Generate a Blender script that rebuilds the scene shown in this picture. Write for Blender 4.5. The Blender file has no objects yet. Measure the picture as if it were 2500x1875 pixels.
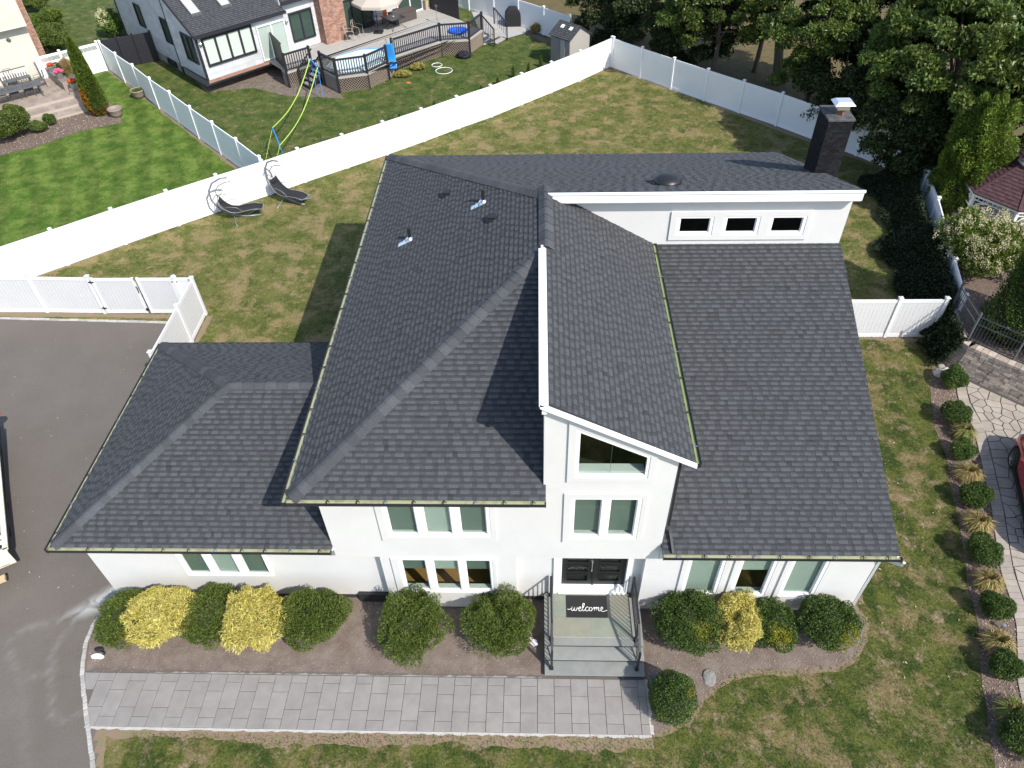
import bpy, math, random
import numpy as np
from mathutils import Vector, Matrix

scene = bpy.context.scene
C = scene.collection
random.seed(7)
RNG = np.random.default_rng(11)

# ------------------------------------------------------------------ camera
CAMH = 19.0
F_PX = 1798.0
def _rot():
    Z = -np.array([61., 1836., F_PX]); Z /= np.linalg.norm(Z)
    b = np.array([61., -1762., F_PX]); b -= Z * (b @ Z); Y = b / np.linalg.norm(b)
    return np.array([np.cross(Y, Z), Y, Z])
R_ = _rot()
cam_d = bpy.data.cameras.new('camera'); cam = bpy.data.objects.new('camera', cam_d); C.objects.link(cam)
cam_d.sensor_width = 36.0; cam_d.lens = F_PX / 2500.0 * 36.0
cam_d.clip_start = 0.5; cam_d.clip_end = 600
M = Matrix.Identity(4)
for j, c in enumerate(([1, 0, 0], [0, -1, 0], [0, 0, -1])):
    w = R_ @ np.array(c, float)
    for i in range(3): M[i][j] = w[i]
M[2][3] = CAMH
cam.matrix_world = M
scene.camera = cam

# ------------------------------------------------------------------ light
SUN_EL, SUN_AZ = 45.0, -46.0        # azimuth from +X, counter-clockwise
world = bpy.data.worlds.new('World'); scene.world = world; world.use_nodes = True
nt = world.node_tree; bg = nt.nodes['Background']
sky = nt.nodes.new('ShaderNodeTexSky'); sky.sky_type = 'NISHITA'; sky.sun_disc = False
sky.sun_elevation = math.radians(SUN_EL); sky.sun_rotation = math.radians(90 - SUN_AZ)
sky.air_density = 1.0; sky.dust_density = 1.0
nt.links.new(sky.outputs[0], bg.inputs[0]); bg.inputs[1].default_value = 0.15
sd = bpy.data.lights.new('sun', 'SUN'); sd.energy = 3.6; sd.angle = math.radians(0.53); sd.color = (1.0, 0.955, 0.89)
sun = bpy.data.objects.new('sun', sd); C.objects.link(sun)
ce = math.cos(math.radians(SUN_EL))
SDIR = Vector((ce * math.cos(math.radians(SUN_AZ)), ce * math.sin(math.radians(SUN_AZ)), math.sin(math.radians(SUN_EL))))
sun.rotation_euler = SDIR.to_track_quat('Z', 'Y').to_euler(); sun.location = (20, -20, 40)
scene.view_settings.view_transform = 'Standard'; scene.view_settings.look = 'None'
scene.view_settings.gamma = 1.0; scene.view_settings.use_curve_mapping = False
scene.view_settings.exposure = 0.66

# survey helper: where a ray with the given bearing meets the level plane z
def at(px, py, z=0.0):
    d = R_ @ np.array([px - 1250.0, py - 937.5, F_PX]); t = (z - CAMH) / d[2]
    return Vector((d[0] * t, d[1] * t, z))
def onpl(px, py, p0, n):
    d = Vector(R_ @ np.array([px - 1250.0, py - 937.5, F_PX])); c = Vector((0, 0, CAMH))
    n = Vector(n); t = (Vector(p0) - c).dot(n) / d.dot(n); return c + d * t
def onY(px, py, Y): return onpl(px, py, (0, Y, 0), (0, 1, 0))
_CW = M.inverted()
def px_area(pts):
    q = []
    for p in pts:
        c = _CW @ Vector(p)
        if c.z > -0.1: return 0
        q.append((c.x / -c.z * F_PX, c.y / -c.z * F_PX))
    if abs(q[0][0]) > 1300 or abs(q[0][1]) > 990: return 0
    return abs(sum(q[i][0] * q[(i + 1) % len(q)][1] - q[(i + 1) % len(q)][0] * q[i][1] for i in range(len(q)))) / 2

# ------------------------------------------------------------------ materials
def nd(t, ty, **k):
    n = t.nodes.new(ty)
    for a, b in k.items(): setattr(n, a, b)
    return n
def mat(name, col, rough=0.7, col2=None, scale=6.0, bump=0.0, bscale=60.0, metal=0.0, tint=False, detail=6, spec=0.5, stretch=None, trans=0.0, contrast=(0.35, 0.65), coat=0.0):
    m = bpy.data.materials.new(name); m.use_nodes = True; t = m.node_tree; b = t.nodes['Principled BSDF']
    b.inputs['Roughness'].default_value = rough; b.inputs['Metallic'].default_value = metal
    b.inputs['Specular IOR Level'].default_value = spec
    if coat: b.inputs['Coat Weight'].default_value = coat; b.inputs['Coat Roughness'].default_value = 0.04
    b.inputs['Base Color'].default_value = (*col, 1)
    last = None
    geo = nd(t, 'ShaderNodeNewGeometry')
    src = geo.outputs['Position']
    if stretch:
        mp = nd(t, 'ShaderNodeMapping'); mp.inputs['Scale'].default_value = stretch[:3]
        if len(stretch) > 3: mp.inputs['Rotation'].default_value = (0, 0, stretch[3])
        t.links.new(src, mp.inputs[0]); src = mp.outputs[0]
    if col2:
        n = nd(t, 'ShaderNodeTexNoise'); n.inputs['Scale'].default_value = scale; n.inputs['Detail'].default_value = detail; n.inputs['Roughness'].default_value = 0.65
        t.links.new(src, n.inputs['Vector'])
        r = nd(t, 'ShaderNodeValToRGB'); r.color_ramp.elements[0].position = contrast[0]; r.color_ramp.elements[1].position = contrast[1]
        r.color_ramp.elements[0].color = (*col, 1); r.color_ramp.elements[1].color = (*col2, 1)
        t.links.new(n.outputs[0], r.inputs[0]); last = r.outputs[0]
    if tint:
        a = nd(t, 'ShaderNodeAttribute'); a.attribute_name = 'tint'
        x = nd(t, 'ShaderNodeMix'); x.data_type = 'RGBA'; x.blend_type = 'MULTIPLY'; x.inputs[0].default_value = 1
        if last: t.links.new(last, x.inputs[6])
        else: x.inputs[6].default_value = (*col, 1)
        t.links.new(a.outputs['Color'], x.inputs[7]); last = x.outputs[2]
    if last: t.links.new(last, b.inputs['Base Color'])
    if bump:
        n = nd(t, 'ShaderNodeTexNoise'); n.inputs['Scale'].default_value = bscale; n.inputs['Detail'].default_value = 4
        t.links.new(geo.outputs['Position'], n.inputs['Vector'])
        bp = nd(t, 'ShaderNodeBump'); bp.inputs['Strength'].default_value = bump; bp.inputs['Distance'].default_value = 0.02
        t.links.new(n.outputs[0], bp.inputs['Height']); t.links.new(bp.outputs[0], b.inputs['Normal'])
    if trans:
        tr = nd(t, 'ShaderNodeBsdfTranslucent'); mx = nd(t, 'ShaderNodeMixShader'); mx.inputs[0].default_value = trans
        if last: t.links.new(last, tr.inputs[0])
        else: tr.inputs[0].default_value = (*col, 1)
        t.links.new(b.outputs[0], mx.inputs[1]); t.links.new(tr.outputs[0], mx.inputs[2]); t.links.new(mx.outputs[0], t.nodes['Material Output'].inputs[0])
    return m

def lawn_mat(name, green, green2, dry, dirt, dryness, bare, stripes=None):
    m = bpy.data.materials.new(name); m.use_nodes = True; t = m.node_tree; b = t.nodes['Principled BSDF']
    b.inputs['Roughness'].default_value = 0.9; b.inputs['Specular IOR Level'].default_value = 0.15
    geo = nd(t, 'ShaderNodeNewGeometry')
    mp = nd(t, 'ShaderNodeMapping'); mp.inputs['Scale'].default_value = (1, 1, 0.02); t.links.new(geo.outputs['Position'], mp.inputs[0])
    def noise(s, d=5, r=0.6, w=0.0):
        n = nd(t, 'ShaderNodeTexNoise'); n.inputs['Scale'].default_value = s; n.inputs['Detail'].default_value = d
        n.inputs['Roughness'].default_value = r; n.inputs['Distortion'].default_value = w
        t.links.new(mp.outputs[0], n.inputs['Vector']); return n.outputs[0]
    def ramp(src, p0, p1, c0=(0, 0, 0), c1=(1, 1, 1)):
        r = nd(t, 'ShaderNodeValToRGB'); e = r.color_ramp.elements
        e[0].position = p0; e[1].position = p1; e[0].color = (*c0, 1); e[1].color = (*c1, 1)
        t.links.new(src, r.inputs[0]); return r.outputs[0]
    def mix(f, a, bb, mode='MIX'):
        x = nd(t, 'ShaderNodeMix'); x.data_type = 'RGBA'; x.blend_type = mode
        for s, i in ((f, 0), (a, 6), (bb, 7)):
            if isinstance(s, (tuple, float)): x.inputs[i].default_value = (*s, 1) if isinstance(s, tuple) else s
            else: t.links.new(s, x.inputs[i])
        return x.outputs[2]
    g = mix(ramp(noise(1.1, 8, 0.72), 0.42, 0.58), green, green2)
    if stripes:
        mp2 = nd(t, 'ShaderNodeMapping'); mp2.inputs['Rotation'].default_value = (0, 0, stripes[0]); t.links.new(geo.outputs['Position'], mp2.inputs[0])
        wv = nd(t, 'ShaderNodeTexWave'); wv.inputs['Scale'].default_value = stripes[1]; wv.inputs['Distortion'].default_value = 4.0; wv.inputs['Detail'].default_value = 2; wv.inputs['Detail Scale'].default_value = 0.8
        t.links.new(mp2.outputs[0], wv.inputs['Vector'])
        g = mix(0.8, g, ramp(wv.outputs[1], 0.3, 0.7, (0.85, 0.86, 0.82), (1.15, 1.16, 1.1)), 'MULTIPLY')
    d = mix(ramp(noise(0.8, 9, 0.72, 0.25), 0.60 - dryness, 0.70 - dryness), g, dry)
    d = mix(ramp(noise(1.7, 9, 0.75, 0.2), 0.64 - bare, 0.78 - bare), d, dirt)
    d = mix(ramp(noise(3.8, 9, 0.78, 0.15), 0.62 - dryness * .8, 0.74 - dryness * .8), d, dry)
    fine = ramp(noise(16, 8, 0.8), 0.30, 0.70, (0.38, 0.41, 0.36), (1.55, 1.55, 1.5))
    d = mix(0.9, d, fine, 'MULTIPLY')
    t.links.new(d, b.inputs['Base Color'])
    bp = nd(t, 'ShaderNodeBump'); bp.inputs['Strength'].default_value = 0.8; bp.inputs['Distance'].default_value = 0.05
    t.links.new(noise(22, 6, 0.8), bp.inputs['Height']); t.links.new(bp.outputs[0], b.inputs['Normal'])
    return m

def glass_mat(name, tint, refl=0.10):
    m = bpy.data.materials.new(name); m.use_nodes = True; t = m.node_tree
    t.nodes.remove(t.nodes['Principled BSDF'])
    tr = nd(t, 'ShaderNodeBsdfTransparent'); tr.inputs[0].default_value = (*tint, 1)
    gl = nd(t, 'ShaderNodeBsdfGlossy'); gl.inputs['Roughness'].default_value = 0.02
    ge = nd(t, 'ShaderNodeNewGeometry'); dt = nd(t, 'ShaderNodeVectorMath', operation='DOT_PRODUCT')
    t.links.new(ge.outputs['Incoming'], dt.inputs[0]); t.links.new(ge.outputs['Normal'], dt.inputs[1])
    ab = nd(t, 'ShaderNodeMath', operation='ABSOLUTE'); t.links.new(dt.outputs['Value'], ab.inputs[0])
    om = nd(t, 'ShaderNodeMath', operation='SUBTRACT'); om.inputs[0].default_value = 1.0; t.links.new(ab.outputs[0], om.inputs[1])
    pw_ = nd(t, 'ShaderNodeMath', operation='POWER'); pw_.inputs[1].default_value = 5.0; t.links.new(om.outputs[0], pw_.inputs[0])
    ad = nd(t, 'ShaderNodeMath', operation='MULTIPLY_ADD'); ad.inputs[1].default_value = 0.9; ad.inputs[2].default_value = refl
    mx = nd(t, 'ShaderNodeMixShader')
    t.links.new(pw_.outputs[0], ad.inputs[0]); t.links.new(ad.outputs[0], mx.inputs[0])
    t.links.new(tr.outputs[0], mx.inputs[1]); t.links.new(gl.outputs[0], mx.inputs[2])
    t.links.new(mx.outputs[0], t.nodes['Material Output'].inputs[0])
    return m

def siding_mat(name, col, col2, pitch, nscale=3):
    m = mat(name, col, 0.6, col2, nscale, 0.05)
    return m

def asphalt_mat():
    m = mat('asphalt', (0.122, 0.105, 0.090), 0.9, (0.144, 0.126, 0.110), 0.6, 0.5, 90, contrast=(0.3, 0.7))
    t = m.node_tree; b = t.nodes['Principled BSDF']
    old = b.inputs['Base Color'].links[0].from_socket
    geo = nd(t, 'ShaderNodeNewGeometry')
    n = nd(t, 'ShaderNodeTexNoise'); n.inputs['Scale'].default_value = 70; n.inputs['Detail'].default_value = 3; t.links.new(geo.outputs['Position'], n.inputs['Vector'])
    r = nd(t, 'ShaderNodeValToRGB'); r.color_ramp.elements[0].position = .3; r.color_ramp.elements[1].position = .75
    r.color_ramp.elements[0].color = (.66, .66, .66, 1); r.color_ramp.elements[1].color = (1.42, 1.40, 1.36, 1); t.links.new(n.outputs[0], r.inputs[0])
    x = nd(t, 'ShaderNodeMix'); x.data_type = 'RGBA'; x.blend_type = 'MULTIPLY'; x.inputs[0].default_value = 1
    t.links.new(old, x.inputs[6]); t.links.new(r.outputs[0], x.inputs[7]); t.links.new(x.outputs[2], b.inputs['Base Color'])
    # chalky wash-off stains, carried by a painted attribute
    a = nd(t, 'ShaderNodeAttribute'); a.attribute_name = 'stain'
    n2 = nd(t, 'ShaderNodeTexNoise'); n2.inputs['Scale'].default_value = 2.2; n2.inputs['Detail'].default_value = 5; n2.inputs['Distortion'].default_value = 1.5; t.links.new(geo.outputs['Position'], n2.inputs['Vector'])
    mu = nd(t, 'ShaderNodeMath', operation='MULTIPLY'); t.links.new(a.outputs['Fac'], mu.inputs[0])
    r2 = nd(t, 'ShaderNodeValToRGB'); r2.color_ramp.elements[0].position = .3; r2.color_ramp.elements[1].position = .6; t.links.new(n2.outputs[0], r2.inputs[0]); t.links.new(r2.outputs[0], mu.inputs[1])
    x2 = nd(t, 'ShaderNodeMix'); x2.data_type = 'RGBA'; t.links.new(mu.outputs[0], x2.inputs[0]); t.links.new(x.outputs[2], x2.inputs[6]); x2.inputs[7].default_value = (.40, .41, .39, 1)
    t.links.new(x2.outputs[2], b.inputs['Base Color'])
    return m

MT = {}
MT['stucco'] = mat('stucco', (.585, .58, .565), .9, (.625, .62, .60), .8, .15, 120)
def splash(m):
    t = m.node_tree; b = t.nodes['Principled BSDF']; old = b.inputs['Base Color'].links[0].from_socket
    geo = nd(t, 'ShaderNodeNewGeometry'); sp = nd(t, 'ShaderNodeSeparateXYZ'); t.links.new(geo.outputs['Position'], sp.inputs[0])
    n = nd(t, 'ShaderNodeTexNoise'); n.inputs['Scale'].default_value = 3.0; n.inputs['Detail'].default_value = 9; n.inputs['Roughness'].default_value = .75; t.links.new(geo.outputs['Position'], n.inputs['Vector'])
    a = nd(t, 'ShaderNodeMath', operation='MULTIPLY_ADD'); a.inputs[1].default_value = 1.3; a.inputs[2].default_value = -.15; t.links.new(n.outputs[0], a.inputs[0])
    c = nd(t, 'ShaderNodeMath', operation='SUBTRACT'); t.links.new(a.outputs[0], c.inputs[0]); t.links.new(sp.outputs['Z'], c.inputs[1])
    d = nd(t, 'ShaderNodeMath', operation='MULTIPLY', use_clamp=True); d.inputs[1].default_value = 1.1; t.links.new(c.outputs[0], d.inputs[0])
    x = nd(t, 'ShaderNodeMix'); x.data_type = 'RGBA'; t.links.new(d.outputs[0], x.inputs[0]); t.links.new(old, x.inputs[6]); x.inputs[7].default_value = (.40, .36, .31, 1)
    t.links.new(x.outputs[2], b.inputs['Base Color'])
splash(MT['stucco'])
MT['white_trim'] = mat('white_trim', (.82, .82, .81), .45, (.78, .78, .77), 3)
MT['frame_white'] = mat('window_frame_white', (.84, .84, .84), .35)
MT['foundation'] = mat('black_foundation', (.025, .024, .028), .8, (.045, .043, .047), 5, .2)
MT['shingle'] = mat('charcoal_shingle', (.0575, .0600, .0625), .93, (.079, .0815, .084), 26, .45, 160, tint=True, spec=.25)
MT['underlay'] = mat('roof_underlay', (.03, .03, .033), .9)
MT['gutter'] = mat('gutter_interior', (0.3400, 0.3570, 0.2295), .6, (0.2295, 0.1955, 0.1275), 3.5, contrast=(.5, .7))
MT['gutter_dark'] = mat('gutter_black', (.02, .02, .022), .4)
MT['gutter_clean'] = mat('gutter_green_film', (.20, .25, .09), .6, (.26, .29, .14), 5)
MT['metal'] = mat('galvanized', (.72, .74, .78), .25, metal=.9)
MT['black_metal'] = mat('black_metal', (.018, .018, .02), .38)
MT['black_door'] = mat('black_door_paint', (.008, .008, .009), .45)
MT['asphalt'] = asphalt_mat()
MT['paver'] = mat('grey_paver', (.222, .205, .188), .85, (.262, .244, .226), 2.5, .25, 80, tint=True)
MT['bluestone'] = mat('bluestone', (.205, .215, .200), .7, (.25, .255, .235), 3, .1, 60, tint=True)
MT['grout'] = mat('white_grout', (.42, .41, .38), .9, (.34, .33, .30), 9, .3)
MT['granite'] = mat('granite_block', (0.3450, 0.3300, 0.3075), .9, (0.4500, 0.4350, 0.4050), 9, .5, 50, tint=True)
MT['soil'] = mat('mulch_soil', (.135, .100, .080), .95, (.205, .165, .138), 2.2, .9, 30, detail=9)
MT['mulch'] = mat('bark_mulch', (0.0910, 0.0595, 0.0455), .95, (0.1890, 0.1400, 0.1120), 12, .9, 40, detail=9)
MT['dirt'] = mat('forest_floor', (.15, .085, .04), .95, (.075, .085, .022), 2.4, .9, 12, detail=12, contrast=(.44, .56))
MT['chip'] = mat('wood_chip', (0.3750, 0.3150, 0.2475), .9, tint=True)
MT['vinyl'] = mat('white_vinyl', (.84, .84, .84), .5, spec=.3)
MT['vinyl_bright'] = mat('white_vinyl_panel', (.82, .82, .81), .5, (.79, .79, .78), 1.0, spec=.3)
MT['vinyl_soft'] = mat('white_vinyl_boards', (.60, .60, .60), .5, (.57, .57, .57), 1.0, spec=.3)
MT['vinyl_rail'] = mat('white_vinyl_rails', (.70, .70, .70), .5, spec=.3)
MT['cream_vinyl'] = mat('cream_vinyl', (.70, .66, .52), .5)
MT['brick_red'] = mat('red_brick', (0.2805, 0.1445, 0.1020), .85, (0.3570, 0.2125, 0.1530), 5, .2, tint=True)
MT['brick_black'] = mat('black_painted_brick', (.010, .010, .012), .85, (.018, .018, .021), 6, .3, 60, tint=True, spec=.15)
MT['mortar'] = mat('mortar', (.40, .34, .29), .95)
MT['mortar_black'] = mat('black_painted_mortar', (.075, .075, .08), .95, spec=.1)
MT['siding_grey'] = mat('pale_siding', (0.4760, 0.4845, 0.4930), .7, (0.5610, 0.5610, 0.5610), 1.2, .1, tint=True)
MT['siding_cream'] = mat('cream_siding', (.52, .49, .41), .6, (.56, .53, .45), 2, tint=True)
MT['black_trim'] = mat('black_trim', (.02, .02, .025), .5)
MT['pad'] = mat('concrete', (.36, .345, .32), .9, (.42, .40, .37), 2, .2)
MT['deck'] = mat('grey_decking', (0.3450, 0.3225, 0.2888), .8, (0.3900, 0.3675, 0.3300), 3, .1, tint=True)
MT['lattice'] = mat('wood_lattice', (.42, .34, .27), .85)
MT['fabric_beige'] = mat('beige_canvas', (0.5270, 0.4675, 0.3910), .9, trans=.15)
MT['black_fabric'] = mat('black_fabric', (.015, .015, .017), .9)
MT['charcoal_mesh'] = mat('charcoal_mesh', (.028, .028, .03), .85, spec=.2)
MT['grey_tube'] = mat('grey_steel_tube', (.22, .235, .24), .4, metal=.3)
MT['blue_plastic'] = mat('blue_plastic', (.03, .27, .75), .35)
MT['blue_tarp'] = mat('blue_pool_plastic', (.01, .11, .62), .4)
MT['pool_cover'] = mat('white_pool_liner', (.62, .74, .72), .4)
MT['lime_strap'] = mat('lime_strap', (.42, .60, .10), .7)
MT['shed_wall'] = mat('shed_wall', (0.2250, 0.2100, 0.1875), .7)
MT['shed_side'] = mat('shed_side', (0.3640, 0.3430, 0.3080), .7)
MT['bark'] = mat('bark', (.10, .075, .055), .95, (.19, .15, .115), 9, .9, 20, stretch=(1, 1, .2))
MT['twig'] = mat('dark_twigs', (.022, .032, .009), .95)
MT['red_paint'] = mat('red_car_paint', (.30, .010, .014), .25, coat=1.0)
MT['tyre'] = mat('tyre_rubber', (.018, .018, .018), .85)
MT['rim'] = mat('alloy_rim', (.35, .35, .36), .3, metal=.9)
MT['headlight'] = mat('headlight_lens', (.6, .62, .65), .1)
MT['flag'] = mat('flagstone', (.30, .258, .212), .85, (.37, .322, .272), 3, .3, 50, tint=True)
MT['joint'] = mat('sandy_joint', (.12, .105, .09), .95)
MT['stone'] = mat('wall_stone', (.30, .245, .20), .9, (.46, .39, .32), 5, .7, 40, tint=True)
MT['terracotta'] = mat('burgundy_tile', (.055, .024, .026), .85, (.09, .040, .043), 6, .4, tint=True)
MT['gazebo_white'] = mat('gazebo_white', (.78, .76, .70), .6)
MT['pot_white'] = mat('white_pot', (.66, .66, .70), .5)
MT['pot_grey'] = mat('weathered_pot', (.20, .16, .13), .8, (.30, .25, .21), 12)
MT['pot_soil'] = mat('potting_soil', (.05, .04, .03), .95)
MT['patio'] = mat('patio_paver', (.27, .215, .175), .85, (.33, .275, .23), 2, .2, tint=True)
MT['cast_iron'] = mat('cast_metal_grey', (.085, .09, .095), .6)
MT['shade_cloth'] = mat('roller_shade', (.70, .74, .70), .9, trans=.2)
MT['shade_grey'] = mat('insect_screen', (.20, .245, .22), .9)
MT['room'] = mat('room_wall', (.30, .30, .29), .9)
MT['wood_floor'] = mat('wood_floor', (.42, .20, .06), .5, (.50, .26, .09), 8, stretch=(1, 8, 1))
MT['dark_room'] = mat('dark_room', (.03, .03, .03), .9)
MT['mat_black'] = mat('coir_mat', (.012, .012, .012), .95, (.025, .025, .025), 40, .5, 120)
MT['letter'] = mat('letter_white', (.80, .79, .76), .8)
MT['rust'] = mat('rusty_red', (.35, .09, .05), .8)
MT['lumber'] = mat('raw_lumber', (.50, .36, .22), .8)
MT['orange'] = mat('orange_cushion', (.62, .16, .03), .8)
MT['wicker'] = mat('brown_wicker', (.075, .06, .05), .8)
MT['skylight'] = mat('skylight_blind', (.50, .50, .47), .25, (.40, .40, .38), 3)
MT['glass'] = glass_mat('window_glass', (.815, .862, .832), .045)
MT['glass_dark'] = glass_mat('dark_window_glass', (.45, .52, .49), .02)
MT['lawn'] = lawn_mat('dry_lawn', (.078, .100, .022), (.150, .152, .046), (.255, .198, .098), (.34, .245, .16), .11, .08)
MT['lawn_front'] = lawn_mat('front_lawn', (.042, .066, .014), (.112, .126, .030), (.215, .168, .080), (.34, .245, .17), .095, .10)
MT['lawn_vivid'] = lawn_mat('mown_lawn', (.060, .115, .016), (.135, .185, .040), (.155, .165, .055), (.25, .19, .10), .02, -.02, (-0.46, .22))
MT['lawn_mid'] = lawn_mat('neighbour_lawn', (.045, .078, .016), (.100, .120, .032), (.175, .145, .066), (.30, .22, .15), .05, .08)
def leafm(name, c, c2, rough=.55, trans=.25, scale=3): return mat(name, c, rough, c2, scale, tint=True, trans=trans, spec=.35)
MT['yew'] = leafm('yew_foliage', (.085, .125, .022), (.13, .17, .034))
MT['gold'] = leafm('gold_cypress', (.56, .48, .105), (.66, .60, .19), .7)
MT['box'] = leafm('boxwood_foliage', (.055, .10, .018), (.09, .14, .028))
MT['tree'] = leafm('broadleaf_foliage', (.055, .092, .016), (.105, .145, .032), .42, .25, .6)
MT['willow'] = leafm('drooping_foliage', (0.0600, 0.0880, 0.0200), (0.1120, 0.1360, 0.0360), .55, .3, .6)
MT['arbor'] = leafm('arborvitae_foliage', (0.0765, 0.1275, 0.0127), (0.1275, 0.1785, 0.0213), .6)
MT['darkleaf'] = leafm('dark_foliage', (.022, .036, .009), (.038, .056, .016), .6, .18)
MT['ivyleaf'] = leafm('ivy_leaf', (.010, .020, .005), (.018, .030, .009), .7, .1)
MT['hydra'] = leafm('hydrangea_leaf', (.10, .15, .022), (.16, .20, .036), .5)
MT['cream'] = leafm('cream_flower', (.56, .54, .30), (.54, .46, .27), .8, .1)
MT['strawgrass'] = leafm('ornamental_grass', (.40, .28, .12), (.33, .27, .10), .8, .2, 2)
MT['flower_red'] = leafm('orange_flower', (.75, .17, .03), (.75, .10, .04), .7, .1)
MT['flower_pink'] = leafm('pink_flower', (.75, .10, .28), (.8, .25, .35), .7, .1)

# ------------------------------------------------------------------ object helpers
def tag(o, label=None, cat=None, group=None, kind=None):
    if label: o['label'] = label
    if cat: o['category'] = cat
    if group: o['group'] = group
    if kind: o['kind'] = kind
    return o
def thing(name, label, cat, loc=(0, 0, 0), rz=0.0, group=None):
    o = bpy.data.objects.new(name, None); C.objects.link(o); o.location = loc; o.rotation_euler = (0, 0, rz)
    o.empty_display_size = .2
    return tag(o, label, cat, group)
def wloc(o):
    p = Matrix.Identity(4)
    ch = []
    while o: ch.append(o); o = o.parent
    for q in reversed(ch): p = p @ Matrix.Translation(q.location) @ q.rotation_euler.to_matrix().to_4x4()
    return p
def link(name, me, m, parent=None, world=True, kind=None, label=None):
    """world=True: the vertices are world coordinates, moved into the parent's frame."""
    o = bpy.data.objects.new(name, me); C.objects.link(o)
    if m is not None and not me.materials: me.materials.append(m)
    if parent is not None:
        o.parent = parent
        if world:
            me.transform(wloc(parent).inverted())
    if kind: o['kind'] = kind
    if label: o['label'] = label
    return o

class MB:
    def __init__(s): s.v = []; s.f = []; s.t = []
    def add(s, vs, fs, tint=1.0):
        b = len(s.v); s.v += [tuple(v) for v in vs]
        for f in fs: s.f.append([i + b for i in f]); s.t.append(tint)
        return s
    def box(s, x0, x1, y0, y1, z0, z1, tint=1.0):
        v = [(x, y, z) for z in (z0, z1) for y in (y0, y1) for x in (x0, x1)]
        return s.add(v, [(0, 2, 3, 1), (4, 5, 7, 6), (0, 1, 5, 4), (2, 6, 7, 3), (0, 4, 6, 2), (1, 3, 7, 5)], tint)
    def obox(s, c, ax, ay, az, tint=1.0):
        c = Vector(c); ax, ay, az = Vector(ax) * .5, Vector(ay) * .5, Vector(az) * .5
        v = [c + ax * i + ay * j + az * k for k in (-1, 1) for j in (-1, 1) for i in (-1, 1)]
        return s.add(v, [(0, 2, 3, 1), (4, 5, 7, 6), (0, 1, 5, 4), (2, 6, 7, 3), (0, 4, 6, 2), (1, 3, 7, 5)], tint)
    def bar(s, a, b, w, h, up=(0, 0, 1), tint=1.0):
        a, b = Vector(a), Vector(b); d = (b - a); L = d.length; d.normalize(); up = Vector(up)
        x = d.cross(up)
        if x.length < 1e-3: x = d.cross(Vector((0, 1, 0)))
        x.normalize(); u = x.cross(d)
        return s.obox((a + b) / 2, x * w, d * L, u * h, tint)
    def prism(s, poly, z0, z1, tint=1.0):
        n = len(poly); v = [(p[0], p[1], z0) for p in poly] + [(p[0], p[1], z1) for p in poly]
        return s.add(v, [tuple(reversed(range(n))), tuple(range(n, 2 * n))] + [(i, (i + 1) % n, n + (i + 1) % n, n + i) for i in range(n)], tint)
    def poly(s, pts, tint=1.0): return s.add(pts, [tuple(range(len(pts)))], tint)
    def slab(s, pts, d, tint=1.0):
        """polygon pts extruded by vector d"""
        n = len(pts); d = Vector(d); v = [Vector(p) for p in pts] + [Vector(p) + d for p in pts]
        return s.add(v, [tuple(reversed(range(n))), tuple(range(n, 2 * n))] + [(i, (i + 1) % n, n + (i + 1) % n, n + i) for i in range(n)], tint)
    def tube(s, pts, r, n=6, cap=True, tint=1.0):
        pts = [Vector(p) for p in pts]; rs = r if isinstance(r, (list, tuple)) else [r] * len(pts); rings = []
        up = Vector((0, 0, 1)); prev = None
        for i, p in enumerate(pts):
            d = (pts[min(i + 1, len(pts) - 1)] - pts[max(i - 1, 0)]).normalized()
            x = d.cross(up) if prev is None else (prev - d * prev.dot(d))
            if x.length < 1e-3: x = d.cross(Vector((0, 1, 0)))
            x.normalize(); prev = x; y = d.cross(x)
            rings.append([p + (x * math.cos(2 * math.pi * k / n) + y * math.sin(2 * math.pi * k / n)) * rs[i] for k in range(n)])
        v = [q for rg in rings for q in rg]
        f = [(i * n + k, i * n + (k + 1) % n, (i + 1) * n + (k + 1) % n, (i + 1) * n + k) for i in range(len(pts) - 1) for k in range(n)]
        if cap: f += [tuple(reversed(range(n))), tuple(range((len(pts) - 1) * n, len(pts) * n))]
        return s.add(v, f, tint)
    def lathe(s, c, prof, n=16, tint=1.0, sq=1.0):
        c = Vector(c); v = []; 
        for r, z in prof:
            for k in range(n):
                a = 2 * math.pi * k / n; v.append(c + Vector((r * math.cos(a), r * math.sin(a) * sq, z)))
        m = len(prof)
        f = [(i * n + k, i * n + (k + 1) % n, (i + 1) * n + (k + 1) % n, (i + 1) * n + k) for i in range(m - 1) for k in range(n)]
        f += [tuple(reversed(range(n))), tuple(range((m - 1) * n, m * n))]
        return s.add(v, f, tint)
    def ellip(s, c, r, n=14, m=8, tint=1.0, jit=0.0):
        c = Vector(c); v = [c + Vector((0, 0, -r[2]))]
        for i in range(1, m):
            th = math.pi * i / m
            for k in range(n):
                a = 2 * math.pi * k / n; q = 1 + random.uniform(-jit, jit)
                v.append(c + Vector((r[0] * math.sin(th) * math.cos(a) * q, r[1] * math.sin(th) * math.sin(a) * q, -r[2] * math.cos(th) * q)))
        v.append(c + Vector((0, 0, r[2]))); f = []
        for k in range(n): f.append((0, 1 + (k + 1) % n, 1 + k))
        for i in range(m - 2):
            for k in range(n): f.append((1 + i * n + k, 1 + i * n + (k + 1) % n, 1 + (i + 1) * n + (k + 1) % n, 1 + (i + 1) * n + k))
        for k in range(n): f.append((len(v) - 1, 1 + (m - 2) * n + k, 1 + (m - 2) * n + (k + 1) % n))
        return s.add(v, f, tint)
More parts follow.
